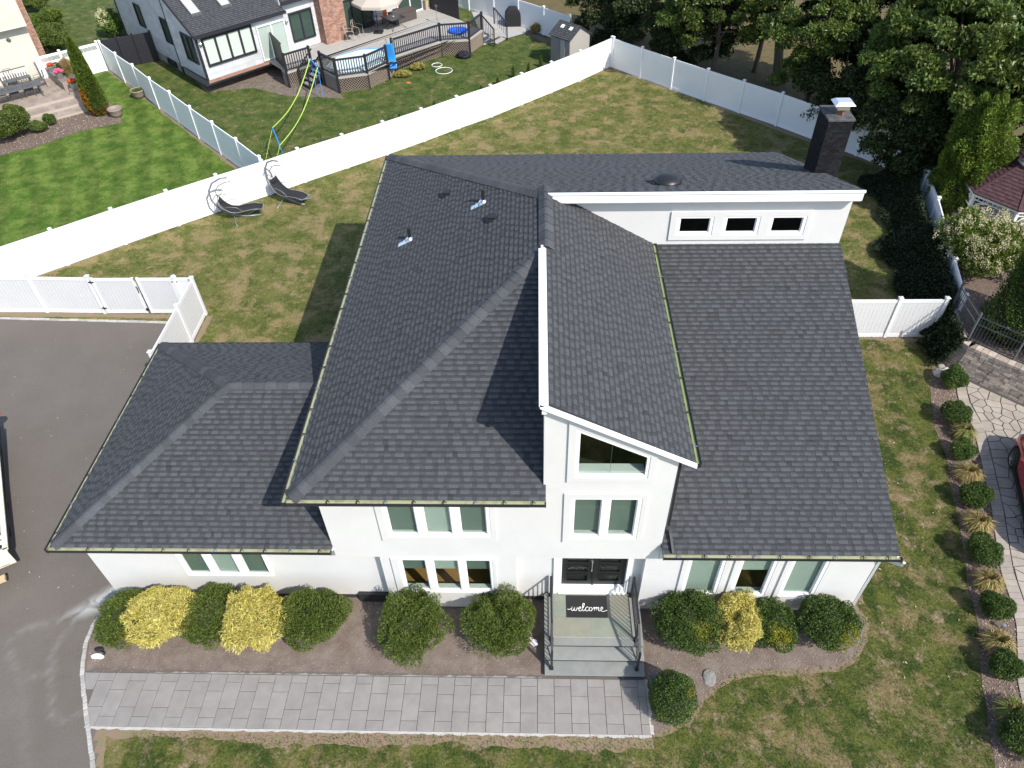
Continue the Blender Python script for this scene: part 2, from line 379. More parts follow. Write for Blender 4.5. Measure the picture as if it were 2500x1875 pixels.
    def mesh(s, name, m, tint=False, smooth=False):
        me = bpy.data.meshes.new(name); me.from_pydata(s.v, [], s.f)
        if m is not None: me.materials.append(m)
        if tint:
            ca = me.color_attributes.new('tint', 'FLOAT_COLOR', 'CORNER'); arr = []
            for p, t in zip(me.polygons, s.t):
                c = (t, t, t, 1) if isinstance(t, (int, float)) else (*t, 1)
                for _ in range(p.loop_total): arr += c
            ca.data.foreach_set('color', arr)
        if smooth: me.polygons.foreach_set('use_smooth', [True] * len(me.polygons))
        return me
    def build(s, name, m, parent=None, tint=False, smooth=False, kind=None, world=True, label=None, bevel=0.0):
        o = link(name, s.mesh(name, m, tint, smooth), m, parent, world, kind, label)
        if bevel:
            b = o.modifiers.new('bevel', 'BEVEL'); b.width = bevel; b.segments = 2; b.limit_method = 'ANGLE'
        return o

def quads_np(name, V, m, parent=None, tint=None, kind=None, nper=4):
    """V (N,nper,3) numpy"""
    N = len(V); me = bpy.data.meshes.new(name); me.vertices.add(N * nper); me.loops.add(N * nper); me.polygons.add(N)
    me.vertices.foreach_set('co', V.reshape(-1).astype(np.float32))
    me.loops.foreach_set('vertex_index', np.arange(N * nper, dtype=np.int32))
    me.polygons.foreach_set('loop_start', np.arange(0, N * nper, nper, dtype=np.int32))
    me.update(calc_edges=True)
    if tint is not None:
        ca = me.color_attributes.new('tint', 'FLOAT_COLOR', 'POINT')
        t4 = np.ones((N, 4), np.float32); t4[:, :3] = tint
        ca.data.foreach_set('color', np.repeat(t4, nper, axis=0).reshape(-1))
    me.materials.append(m)
    return link(name, me, m, parent, True, kind)

def copy_tree(o, parent=None):
    c = o.copy(); C.objects.link(c)
    if parent is not None: c.parent = parent
    for ch in list(o.children): copy_tree(ch, c)
    return c

def structure(o): o['kind'] = 'structure'; return o
def sheet(name, pts, z, m):
    me = bpy.data.meshes.new(name); me.from_pydata([(p[0], p[1], z) for p in pts], [], [tuple(range(len(pts)))])
    o = link(name, me, m); o['kind'] = 'structure'; return o

# ================================================================== GROUND
sheet('ground', [(-250, -250), (250, -250), (250, 300), (-250, 300)], 0.0, MT['dirt'])
def px(*ps): return [tuple(at(*p)[:2]) for p in ps]
FA = Vector((4.78, 49.0)); FAd = Vector((-.7705, -.6375)).normalized()
KERB = px((298, 1456), (281, 1470), (262, 1486), (243, 1506), (225, 1534), (211, 1570), (204, 1612), (202, 1650), (207, 1700), (212, 1750), (220, 1804), (229, 1875)) + [(-9.6, 4.5), (-9.4, 1.5), (-9.3, -3)]
sheet('lawn', [(-60, -20), (60, -20), (60, 34), (19, 34), (4.8, 49.2), (-13.6, 33.9), (-60, -5)], .004, MT['lawn'])
sheet('front_lawn', [(-11.9, 11), (-11.9, -20), (14.6, -20), (14.6, 21.95), (8.4, 21.95), (8.4, 11)], .008, MT['lawn_front'])
sheet('neighbour_lawn', [(-13.5, 33.8), (4.78, 49.1), (2.6, 53.2), (-3.5, 59), (-12, 66), (-30, 66), (-28.83, 49.68)], .008, MT['lawn_mid'])
sheet('mown_lawn', [(-13.5, 33.75), (-28.83, 49.68), (-31.5, 47.4), (-33, 47), (-75, 12), (-75, -8), (-24.4, 24.6)], .008, MT['lawn_vivid'])
sheet('far_lawn', [(-28.8, 49.8), (-29, 66), (-29, 95), (-75, 95), (-75, 46), (-33, 47.3), (-31.5, 47.6)], .008, MT['lawn_mid'])
# asphalt driveway, gridded so that the chalk stain can be painted where it washed off
def stained_driveway():
    xs = np.arange(-45, -8.9, .15); ys = np.arange(-4, 23.55, .15)
    kx = np.array([k[0] for k in KERB][::-1]); ky = np.array([k[1] for k in KERB][::-1])
    def edge(y):
        if y > 18.3: return -13.75
        if y > 10.75: return -11.9
        return float(np.interp(y, ky, kx)) + .05
    V = []; F = []; W = []
    path1 = [at(*p) for p in ((300, 1440), (255, 1465), (215, 1485), (180, 1500), (150, 1515), (105, 1525), (60, 1535), (30, 1560), (25, 1600), (40, 1640), (60, 1660), (130, 1640))]
    path2 = [at(*p) for p in ((190, 1500), (160, 1545), (130, 1595), (122, 1640), (127, 1700), (123, 1750), (160, 1760), (195, 1740))]
    path3 = [at(*p) for p in ((60, 1655), (50, 1700), (55, 1740), (60, 1800), (70, 1870))]
    def dseg(p, path, ws):
        best = 0
        for i in range(len(path) - 1):
            a, b = path[i], path[i + 1]; ab = (b - a).to_2d(); t = max(0, min(1, (p - a.to_2d()).dot(ab) / max(ab.length_squared, 1e-6)))
            d = (p - (a.to_2d() + ab * t)).length; w = ws(i + t); v = max(0, 1 - d / w[0]) * w[1]
            best = max(best, v)
        return best
    idx = {}
    def vid(x, y):
        k = (round(x, 3), round(y, 3))
        if k not in idx:
            idx[k] = len(V); V.append((x, y, .012)); w = 0
            if x > -16 and y < 12:
                p = Vector((x, y))
                w = dseg(p, path1, lambda i: (.48 - .06 * min(i, 4), 1.7 - .34 * min(i, 4)) if i < 4 else (.18, .17))
                w = max(w, dseg(p, path2, lambda i: (.12, .22)), dseg(p, path3, lambda i: (.3, .07)))
            W.append(min(1, w))
        return idx[k]
    for j in range(len(ys) - 1):
        y0, y1 = ys[j], ys[j + 1]
        for i in range(len(xs) - 1):
            x0, x1 = xs[i], xs[i + 1]
            e = edge((y0 + y1) / 2)
            if x0 > e: continue
            if (y0 + y1) / 2 > 23.36 - (x0 + 24) * .043: continue
            F.append((vid(x0, y0), vid(x1, y0), vid(x1, y1), vid(x0, y1)))
    me = bpy.data.meshes.new('driveway'); me.from_pydata(V, [], F)
    a = me.attributes.new('stain', 'FLOAT', 'POINT'); a.data.foreach_set('value', W)
    structure(link('driveway', me, MT['asphalt']))
stained_driveway()
# planting beds
BEDL = [(k[0] + .1, k[1]) for k in KERB[:8]] + px((215, 1645), (1330, 1652)) + [(.25, 8.4), (.25, 10.7), (-12, 10.7)]
sheet('planting_bed', BEDL, .016, MT['soil'])
BEDR = [(2.8, 10.4), (2.8, 8.4)] + px((1585, 1660), (1590, 1790), (1604, 1790), (1649, 1770), (1695, 1734), (1719, 1704), (1746, 1674), (1791, 1646), (1851, 1637), (1942, 1634), (2047, 1625), (2089, 1598), (2107, 1565), (2110, 1517), (2080, 1480)) + [(8.6, 10.45)]
sheet('planting_bed', BEDR, .016, MT['soil'])
SL = px((2275, 893), (2270, 949), (2282, 1046), (2310, 1115), (2322, 1198), (2335, 1248), (2348, 1321), (2358, 1390), (2361, 1429), (2376, 1480), (2388, 1530), (2391, 1604), (2397, 1670), (2409, 1737), (2412, 1776), (2427, 1857), (2440, 1950))
SR = px((2327, 905), (2335, 963), (2341, 986), (2375, 1046), (2398, 1148), (2418, 1241), (2428, 1314), (2441, 1397), (2467, 1474), (2479, 1532), (2482, 1616), (2482, 1667), (2494, 1725), (2505, 1830), (2515, 1950))
sheet('planting_bed', SL + SR[::-1], .016, MT['mulch'])
sheet('planting_bed', px((-60, 395), (0, 380), (85, 360), (198, 320), (300, 300), (290, 270), (265, 245), (240, 230), (210, 250), (0, 300), (-60, 330)), .014, MT['mulch'])
# bare soil by the neighbour's wall and deck
sheet('bare_soil', px((470, 190), (505, 225), (620, 215), (700, 235), (840, 240), (800, 200), (700, 180), (640, 150)), .012, MT['soil'])
sheet('bare_soil', px((1180, 75), (1285, 84), (1385, 130), (1340, 100), (1290, 70)), .012, MT['mulch'])

def ragged(pts, w, z, m, side=1, step=.22, both=False):
    step = step * .6
    V = []; Fc = []; rd_ = random.Random(len(pts) * 13 + int(abs(pts[0][0]) * 10))
    for a, b in zip(pts[:-1], pts[1:]):
        a, b = Vector(a[:2]), Vector(b[:2]); d = b - a; n = max(1, int(d.length / step)); d.normalize(); nn = Vector((-d.y, d.x)) * side
        ph = 0.0
        for i in range(n + 1):
            p = a.lerp(b, i / n); ph = .86 * ph + rd_.gauss(0, .17) if i else rd_.gauss(0, .4); ww = w * (.62 + .45 * ph + rd_.uniform(-.05, .08)); q = p + nn * max(.04, ww)
            p0 = p - nn * (.12 if not both else max(.04, ww * .7)); k = len(V); V += [(p0.x, p0.y, z), (q.x, q.y, z)]
            if i: Fc.append((k - 2, k, k + 1, k - 1) if side > 0 else (k - 1, k + 1, k, k - 2))
    me = bpy.data.meshes.new('bare_soil'); me.from_pydata(V, [], Fc); structure(link('bare_soil', me, m))
MT['tan_soil'] = mat('tan_soil', (.225, .155, .11), .95, (.19, .16, .085), 3.0, .6, 25, detail=10, contrast=(.42, .60))
ragged([(4.78, 49.0), (-24.7, 24.4)], .40, .0075, MT['tan_soil'], 1)
ragged([(4.87, 48.9), (18.2, 34.9)], .30, .0075, MT['tan_soil'], -1)
ragged([(-28.8, 49.68), (-13.75, 33.55)], .32, .012, MT['tan_soil'], -1)
ragged([(2.86, 6.97), (-11.5, 6.97)], .42, .011, MT['tan_soil'], 1)
ragged([(-11.35, 6.9), (-10.8, 5.9), (-10.25, 4.9), (-9.85, 3.8)], .4, .0115, MT['tan_soil'], 1)
ragged([(-24, 23.62), (-13.9, 23.3)], .28, .0128, MT['tan_soil'], 1, both=True)
ragged([(-13.5, 23.4), (-13.5, 18.4)], .3, .0125, MT['tan_soil'], 1)
ragged([(8.9, 10.6), (9.0, 21.8)], .35, .011, MT['tan_soil'], -1)
ragged([(8.9, 21.9), (15.1, 21.9)], .3, .0118, MT['tan_soil'], -1)
ragged(px((1588, 1794), (1649, 1772), (1695, 1736), (1719, 1706), (1746, 1676), (1791, 1648), (1851, 1639), (1942, 1636), (2047, 1627), (2089, 1600), (2108, 1567), (2111, 1517), (2080, 1475)), .16, .0122, MT['tan_soil'], -1, step=.12)

# grass blades: one stuff object per lawn, coloured by the same material as the turf below it
def inside(P, poly):
    x, y = P[:, 0], P[:, 1]; r = np.zeros(len(P), bool); n = len(poly); j = n - 1
    for i in range(n):
        xi, yi = poly[i]; xj, yj = poly[j]
        with np.errstate(divide='ignore', invalid='ignore'):
            c = ((yi > y) != (yj > y)) & (x < (xj - xi) * (y - yi) / (yj - yi) + xi)
        r ^= c; j = i
    return r
def grass(name, poly, excl, n, L, W, m, label):
    xs = [p[0] for p in poly]; ys = [p[1] for p in poly]
    P = np.stack([RNG.uniform(min(xs), max(xs), n), RNG.uniform(min(ys), max(ys), n)], 1)
    k = inside(P, poly)
    for e in excl: k &= ~inside(P, e)
    P = P[k]; n = len(P); h = L * RNG.uniform(.5, 1.3, n); a = RNG.uniform(0, 2 * np.pi, n); ln = h * RNG.uniform(.3, 1.3, n)
    V = np.zeros((n, 3, 3)); wx, wy = np.cos(a) * W, np.sin(a) * W; b = a + RNG.uniform(1.1, 2.0, n)
    V[:, 0, 0] = P[:, 0] - wx; V[:, 0, 1] = P[:, 1] - wy; V[:, 1, 0] = P[:, 0] + wx; V[:, 1, 1] = P[:, 1] + wy
    V[:, 2, 0] = P[:, 0] + np.cos(b) * ln; V[:, 2, 1] = P[:, 1] + np.sin(b) * ln; V[:, 2, 2] = h; V[:, :2, 2] = .005
    o = quads_np(name, V, m, nper=3, kind='stuff'); tag(o, label, 'grass')
PAVE = px((215, 1645), (1573, 1655), (1590, 1800), (225, 1790))
grass('grass', [(-9.5, 3.5), (15.4, 3.5), (15.4, 22), (8.9, 22), (8.9, 10.4), (-11, 10.4)],
      [BEDL, BEDR, SL + [(40, 0), (40, 25)], PAVE, [(-5, 10), (8.7, 10), (8.7, 18), (-5, 18)]], 300000, .055, .009, MT['lawn_front'], 'short green and tan grass of the front and side lawn')
grass('grass', [(-24, 24.2), (-13.5, 23.7), (-13.2, 18.5), (9, 18.5), (9, 22.1), (18, 22.1), (18.3, 34), (4.8, 48.6), (-24, 24.6)], [[(-5.2, 10), (9, 10), (9, 26), (-5.2, 26)]],
      190000, .06, .014, MT['lawn'], 'dry patchy grass of the fenced back yard')
grass('grass', [(-13.6, 34.2), (4.5, 49.3), (1, 54), (-16, 48), (-21, 47), (-28.5, 49.4)], [], 70000, .06, .018, MT['lawn_mid'], 'short grass of the yard with the black railed deck')
grass('grass', [(-14, 33.7), (-28.6, 49.2), (-26, 43), (-24.4, 41.4), (-31, 37), (-40, 30), (-24.6, 24.7)], [], 90000, .05, .016, MT['lawn_vivid'], 'bright green mown grass left of the white fence')
# pebbles and chips scattered on the beds
def chips(poly, excl, n, label, s=.03, m='chip'):
    xs = [p[0] for p in poly]; ys = [p[1] for p in poly]
    P = np.stack([RNG.uniform(min(xs), max(xs), n), RNG.uniform(min(ys), max(ys), n)], 1); k = inside(P, poly)
    for e in excl: k &= ~inside(P, e)
    P = P[k]; n = len(P); a = RNG.uniform(0, 6.28, n); l = s * RNG.uniform(.4, 1.4, n); w = s * RNG.uniform(.2, .6, n)
    dx = np.stack([np.cos(a) * l, np.sin(a) * l, RNG.uniform(-.4, .4, n) * l], 1); dy = np.stack([-np.sin(a) * w, np.cos(a) * w, RNG.uniform(-.3, .3, n) * w], 1)
    c = np.concatenate([P, np.full((n, 1), .034)], 1); V = np.stack([c - dx, c - dy, c + dx, c + dy], 1)
    t = RNG.uniform(.35, 1.5, (n, 1)) * np.array([[1, .93, .86]])
    o = quads_np('wood_chips', V, MT[m], tint=t, kind='stuff'); tag(o, label, 'wood chips')
chips(BEDL, [], 6000, 'pale wood chips strewn over the bed left of the steps', .014)
chips(BEDR, [], 5000, 'pale wood chips strewn over the bed right of the steps', .015)
chips(SL + SR[::-1], [], 14000, 'brown bark chips under the round shrubs by the stone driveway', .028)
chips(px((0, 380), (85, 360), (198, 320), (300, 300), (265, 245), (210, 250), (0, 300)), [], 8000, 'bark chips in the bed below the left patio', .04)

chips([(-22, 10), (-12.5, 10), (-12.5, 22), (-22, 22)], [], 160, 'small dry leaves and grit lying on the asphalt driveway', .03)
chips([(9, 4), (13, 4), (13, 21), (9, 21)], [], 260, 'dry leaves lying on the side lawn', .035)
# ================================================================== KERBS, WALK
def kerb(pts, label, w=.11, L=.24, h=.05, tints=None):
    t = thing('granite_kerb', label, 'kerb', (*pts[0], 0))
    k = 0
    for a, b in zip(pts[:-1], pts[1:]):
        a, b = Vector(a), Vector(b); d = b - a; n = max(1, round(d.length / L)); d.normalize(); nn = Vector((-d.y, d.x))
        for i in range(n):
            s0, s1 = i / n, (i + 1) / n; p, q = a.lerp(b, s0), a.lerp(b, s1); g = d * .006; j = random.uniform(-.008, .008); ww = w * random.uniform(.9, 1.1)
            mb = MB(); r = .012
            P = [p + g + nn * (ww / 2 + j), p + g - nn * (ww / 2 - j), q - g - nn * (ww / 2 - j), q - g + nn * (ww / 2 + j)]
            cc = sum(P, Vector((0, 0))) / 4; hh = h + random.uniform(-.006, .006)
            V = [(x.x, x.y, .005) for x in P] + [(x.x, x.y, hh - .01) for x in P] + [(*(x.lerp(cc, .12)), hh) for x in P]
            mb.add(V, [(3, 2, 1, 0)] + [(i, (i + 1) % 4, 4 + (i + 1) % 4, 4 + i) for i in range(4)] + [(4 + i, 4 + (i + 1) % 4, 8 + (i + 1) % 4, 8 + i) for i in range(4)] + [(8, 9, 10, 11)], random.uniform(.78, 1.1))
            mb.build('granite_block', MT['granite'], t, tint=True); k += 1
    return t
kerb(KERB[:13], 'curved row of pale granite blocks between asphalt driveway and front walk', .11, .20)
kerb([(-24, 23.36), (-16, 23.02), (-13.78, 22.92)], 'straight row of flush pale granite blocks along the foot of the driveway gate', .13, .42, .03)

def paver_walk():
    t = thing('paver_walkway', 'long grey rectangular-paver walk leading from the driveway to the front steps', 'walkway', (-4, 7.7, 0))
    x0 = -12.06; wcol = .431; ytop, ybot = 8.37, 6.99
    bed = MB().prism([(float(np.interp(yy, np.array([k[1] for k in KERB][::-1]), np.array([k[0] for k in KERB][::-1]))) + .05, yy) for yy in (8.37, 8.0, 7.6, 7.2, 6.96)] + [(2.86, 6.96), (2.86, 8.46), (-11.9, 8.46)], .006, .022); bed.build('joint_bed', MT['joint'], t)
    ker = list(zip(*[(k[0], k[1]) for k in KERB]))
    ncol = 35; pat = [[.50, .46, .42], [.22, .68, .48], [.45, .68, .25], [.22, .68, .48]]
    for c in range(ncol):
        xa = x0 + c * wcol; xb = xa + wcol
        y = ytop; seq = [[.45, .68, .25], [.21, .68, .49]][c % 2]
        for L in seq:
            y1 = max(ybot, y - L)
            yc = (y + y1) / 2; kx = float(np.interp(yc, np.array([k[1] for k in KERB][::-1]), np.array([k[0] for k in KERB][::-1]))) + .07
            a = max(xa, kx); b = min(xb, 2.8)
            if b - a > .05:
                g = .005; z = .045 + random.uniform(-.002, .002); mb = MB()
                kk = lambda v_: float(np.interp(v_, np.array([k[1] for k in KERB][::-1]), np.array([k[0] for k in KERB][::-1]))) + .06
                V = [(min(b - .03, max(xa + g, kk(y1))), y1 + g), (b - g, y1 + g), (b - g, y - g), (min(b - .03, max(xa + g, kk(y))), y - g)]; q = .008
                top = [(V[0][0] + q, V[0][1] + q), (V[1][0] - q, V[1][1] + q), (V[2][0] - q, V[2][1] - q), (V[3][0] + q, V[3][1] - q)]
                mb.add([(*p, .02) for p in V] + [(*p, z - .006) for p in V] + [(*p, z) for p in top],
                       [(i, (i + 1) % 4, 4 + (i + 1) % 4, 4 + i) for i in range(4)] + [(4 + i, 4 + (i + 1) % 4, 8 + (i + 1) % 4, 8 + i) for i in range(4)] + [(8, 9, 10, 11)], random.uniform(.95, 1.05))
                mb.build('paver', MT['paver'], t, tint=True)
            y = y1
    # ragged cement haunch along both edges
    mb = MB()
    for (xa, xb, y, s, z) in ((-11.45, 2.86, 6.985, -1, .03), (-10.2, .2, 8.375, 1, .04)):
        n = int((xb - xa) / .12); pr = .03
        for i in range(n):
            w = random.uniform(.035, .085) if s < 0 else random.uniform(.025, .07)
            a = xa + i * .12; V = [(a, y, z), (a + .12, y, z), (a + .12, y + s * w, .018), (a, y + s * pr, .018)]
            mb.poly(V if s > 0 else V[::-1]); pr = w
    for i in range(12):
        a = 7.0 + i * .115; w = random.uniform(.05, .1)
        mb.poly([(2.80, a, .04), (2.80 + w, a, .018), (2.80 + random.uniform(.05, .1), a + .115, .018), (2.80, a + .115, .04)])
    mb.build('cement_edge', MT['grout'], t)
paver_walk()

# ================================================================== SHINGLED ROOFS
INDIV = []      # candidates to become separate shingles: (area, verts, faces, tint, roof)
def clip(poly, a, b, c):
    """keep a*x+b*y+c>=0"""
    out = []
    for i in range(len(poly)):
        p, q = poly[i], poly[(i + 1) % len(poly)]; dp = a * p[0] + b * p[1] + c; dq = a * q[0] + b * q[1] + c
        if dp >= 0: out.append(p)
        if (dp >= 0) != (dq >= 0): t = dp / (dp - dq); out.append((p[0] + (q[0] - p[0]) * t, p[1] + (q[1] - p[1]) * t))
    return out
def clip_convex(poly, conv):
    n = len(conv); ar = sum(conv[i][0] * conv[(i + 1) % n][1] - conv[(i + 1) % n][0] * conv[i][1] for i in range(n)); sg = 1 if ar > 0 else -1
    for i in range(n):
        (x0, y0), (x1, y1) = conv[i], conv[(i + 1) % n]; a, b = -(y1 - y0) * sg, (x1 - x0) * sg
        poly = clip(poly, a, b, -(a * x0 + b * y0))
        if len(poly) < 3: return []
    return poly
def shingles(corners, eave0, eave1, parent, expo=.143, mode=1, seed=0, indiv=True, mt='shingle', wscale=1.0, k=1.0, rise=1.0):
    """corners: 3-D polygon of the roof plane; eave0->eave1 the eave direction. Returns the joined remainder."""
    rd = random.Random(seed); O = Vector(eave0); u = (Vector(eave1) - O).normalized()
    nrm = (Vector(corners[1]) - Vector(corners[0])).cross(Vector(corners[2]) - Vector(corners[0])).normalized()
    if nrm.z < 0: nrm = -nrm
    s = nrm.cross(u).normalized()
    if s.z < 0: s = -s
    P2 = [((Vector(c) - O).dot(u), (Vector(c) - O).dot(s)) for c in corners]
    umin, umax = min(p[0] for p in P2), max(p[0] for p in P2); smax = max(p[1] for p in P2); smin = min(p[1] for p in P2)
    base = MB().slab([Vector(c) + nrm * .002 for c in corners], -nrm * .04); base.build('roof_deck', MT['underlay'], parent)
    mb = MB(); row = 0; sv = smin
    while sv < smax:
        x = umin - rd.uniform(0, .4); last = None
        while x < umax:
            tooth = not last if last is not None else rd.random() < .5
            w = (rd.uniform(.13, .24) if tooth else rd.uniform(.08, .16)) * wscale
            last = tooth; x1 = x + w
            if tooth: tint = rd.uniform(1.06, 1.24); h = .015 * rise
            else: tint = rd.uniform(.76, .94); h = .004 * rise
            if rd.random() < .04: tint *= .8
            tint = 1 + (tint * k - 1)
            dd = rd.uniform(-.006, .004) if tooth else rd.uniform(.004, .012)
            q = clip_convex([(x, sv + dd), (x1, sv + dd), (x1, sv + expo + .012), (x, sv + expo + .012)], P2)
            if len(q) >= 3:
                n = len(q); tt = (tint * .985, tint * .99, tint * 1.02)
                def lay(qq, tcol):
                    top = []
                    for (a, b) in qq:
                        f = 1 - (b - sv) / (expo + .012); top.append(O + u * a + s * b + nrm * (.006 + (h + .004) * max(0, min(1.05, f))))
                    return top
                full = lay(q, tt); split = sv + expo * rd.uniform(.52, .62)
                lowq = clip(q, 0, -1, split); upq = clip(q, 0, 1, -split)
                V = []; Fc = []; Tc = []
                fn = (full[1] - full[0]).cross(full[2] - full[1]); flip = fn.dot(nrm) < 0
                for qq, k_ in ((lowq, 1.0), (upq, .60 if tooth else .72)):  # upper band darkened: printed band, also the butt's shadow put into the colour
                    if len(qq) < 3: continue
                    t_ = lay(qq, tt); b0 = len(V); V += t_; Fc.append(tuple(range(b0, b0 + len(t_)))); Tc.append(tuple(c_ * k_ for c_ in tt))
                b0 = len(V); bot = [O + u * a + s * b + nrm * .001 for (a, b) in q]; V += full + bot
                for i in range(n):
                    j = (i + 1) % n
                    if q[i][1] > sv + expo and q[j][1] > sv + expo: continue
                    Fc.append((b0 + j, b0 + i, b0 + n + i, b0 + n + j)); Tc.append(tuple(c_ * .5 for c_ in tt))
                if flip: Fc = [tuple(reversed(f)) for f in Fc]
                ar = px_area(full) if (indiv and n == 4) else 0
                if ar > 0: INDIV.append((ar, V, Fc, Tc, parent, mb, mt))
                else:
                    for f_, c_ in zip(Fc, Tc): mb.f.append([i + len(mb.v) for i in f_]); mb.t.append(c_)
                    mb.v += [tuple(v) for v in V]
            x = x1
        sv += expo; row += 1
    return mb
PENDING = []
def roof_plane(*a, **k):
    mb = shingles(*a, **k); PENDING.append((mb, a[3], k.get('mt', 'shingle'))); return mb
def finish_shingles(limit=300):
    INDIV.sort(key=lambda r: -r[0])
    for i, (ar, V, Fc, tt, par, mb, mt) in enumerate(INDIV):
        q_ = MB() if i < limit else mb
        for f_, c_ in zip(Fc, tt): q_.f.append([k_ + len(q_.v) for k_ in f_]); q_.t.append(c_)
        q_.v += [tuple(v) for v in V]
        if i < limit: q_.build('shingle', MT[mt], par, tint=True)
    INDIV.clear()
    for mb, par, mt in PENDING:
        if mb.f: mb.build('shingle_courses', MT[mt], par, tint=True, kind='stuff')
    PENDING.clear()
def ridge_caps(a, b, n1, n2, parent, expo=.17, w=.155, seed=1, lift=.02, single=True):
    """caps laid from a (low end) to b; n1,n2 outward in-plane side directions (point down each side)"""
    rd = random.Random(seed); a, b = Vector(a), Vector(b); d = (b - a); L = d.length; d.normalize()
    s1 = Vector(n1); s1 = (s1 - d * s1.dot(d)).normalized(); s2 = Vector(n2); s2 = (s2 - d * s2.dot(d)).normalized()
    up = -(s1 + s2).normalized()
    if up.z < 0: up = -up
    n = int(L / expo); ex = L / n
    for i in range(n):
        p = a + d * (i * ex); q = p + d * (ex + .05); h0 = lift + .016; h1 = lift
        t = rd.choice([rd.uniform(.85, 1.0), rd.uniform(1.0, 1.32)])
        ww = w
        A = [p + s1 * ww + up * h0 * .6, p + s1 * ww * .18 + up * (h0 + .012), p + s2 * ww * .18 + up * (h0 + .012), p + s2 * ww + up * h0 * .6]
        B = [q + s1 * ww + up * h1 * .6, q + s1 * ww * .18 + up * (h1 + .010), q + s2 * ww * .18 + up * (h1 + .010), q + s2 * ww + up * h1 * .6]
        D = [x - up * .022 for x in A]
        V = A + B + D
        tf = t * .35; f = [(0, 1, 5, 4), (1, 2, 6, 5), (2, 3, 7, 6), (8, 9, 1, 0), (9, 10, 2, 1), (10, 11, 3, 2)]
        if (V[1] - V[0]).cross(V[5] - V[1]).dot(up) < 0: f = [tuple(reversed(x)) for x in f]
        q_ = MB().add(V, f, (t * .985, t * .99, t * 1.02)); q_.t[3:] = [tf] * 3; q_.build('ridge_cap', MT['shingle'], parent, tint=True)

# ================================================================== MAIN HOUSE
house = thing('white_stucco_house', 'white stucco house with steep charcoal shingle roofs and a tall slant-topped entry tower', 'house', (0, 12, 0))
F, G = 10.38, 10.62
def part(name): 
    o = bpy.data.objects.new(name, None); C.objects.link(o); o.parent = house; return o
def wall_face(xs0, xs1, z0, z1, Y, holes, depth=.14, mb=None, back=True):
    """facade sheet facing -Y, with rectangular holes (x0,x1,z0,z1) and reveals"""
    mb = mb or MB()
    X = sorted({xs0, xs1} | {h[0] for h in holes} | {h[1] for h in holes}); Z = sorted({z0, z1} | {h[2] for h in holes} | {h[3] for h in holes})
    X = [x for x in X if xs0 <= x <= xs1]; Z = [z for z in Z if z0 <= z <= z1]
    for i in range(len(X) - 1):
        for j in range(len(Z) - 1):
            cx, cz = (X[i] + X[i + 1]) / 2, (Z[j] + Z[j + 1]) / 2
            if any(h[0] < cx < h[1] and h[2] < cz < h[3] for h in holes): continue
            mb.poly([(X[i], Y, Z[j]), (X[i + 1], Y, Z[j]), (X[i + 1], Y, Z[j + 1]), (X[i], Y, Z[j + 1])])
    for (a, b, c, d) in holes:
        y2 = Y + depth
        mb.poly([(a, Y, c), (a, y2, c), (b, y2, c), (b, Y, c)]); mb.poly([(a, Y, d), (b, Y, d), (b, y2, d), (a, y2, d)])
        mb.poly([(a, Y, c), (a, Y, d), (a, y2, d), (a, y2, c)]); mb.poly([(b, Y, c), (b, y2, c), (b, y2, d), (b, Y, d)])
    return mb

WINDOW_JOBS = []
def window_unit(x0, x1, z0, z1, Y, panes, trim=None, shade=None, screen=(), sill=True, glass='glass', tw=.13, room=None):
    """white frame with panes [(xa,xb)], flat stucco trim round it proud of the wall"""
    fr = MB(); fy0, fy1 = Y - .035, Y + .09; fw = .06
    # outer frame
    fr.box(x0, x1, fy0, fy1, z0, z0 + fw + .02); fr.box(x0, x1, fy0, fy1, z1 - fw, z1)
    xs = [x0] + [q for p in panes for q in p] + [x1]
    for i in range(0, len(xs), 2): fr.box(xs[i], xs[i + 1], fy0, fy1, z0 + fw + .02, z1 - fw)
    f = fr.build('window', MT['frame_white'], house, bevel=.008)
    for i, (a, b) in enumerate(panes):
        sash = MB(); e = .022
        for bx in ((a, b, z0 + fw + .02, z0 + fw + .02 + e), (a, b, z1 - fw - e, z1 - fw), (a, a + e, z0 + fw + .02 + e, z1 - fw - e), (b - e, b, z0 + fw + .02 + e, z1 - fw - e)):
            sash.box(bx[0], bx[1], Y + .0, Y + .05, bx[2], bx[3])
        sash.build('sash', MT['frame_white'], f)
        g = MB(); g.box(a + e, b - e, Y + .028, Y + .034, z0 + fw + .02 + e, z1 - fw - e); g.build('pane', MT[glass], f)
        if shade is not None:
            sb = shade[i] if isinstance(shade, (list, tuple)) else shade
            if sb is not None:
                s = MB(); s.box(a - .01, b + .01, Y + .10, Y + .105, sb, z1 - .03)
                s.build('roller_shade', MT['shade_grey' if i in screen else 'shade_cloth'], f)
        WINDOW_JOBS.append(0)
    if sill:
        MB().box(x0 + .02, x1 - .02, Y + .09, Y + .2, z0 + .0, z0 + fw).build('window_sill', MT['frame_white'], f)
    if trim:
        tx0, tx1, tz0, tz1 = trim; m = MB(); d = .045
        m.box(tx0, tx1, Y - d, Y + .0, tz0, z0 - .001); m.box(tx0, tx1, Y - d, Y + .0, z1 + .001, tz1)
        m.box(tx0, x0 - .001, Y - d, Y + .0, z0 - .001, z1 + .001); m.box(x1 + .001, tx1, Y - d, Y + .0, z0 - .001, z1 + .001)
        m.build('window_trim', MT['stucco'], f)
    return (x0 + .01, x1 - .01, z0 + .01, z1 - .01)

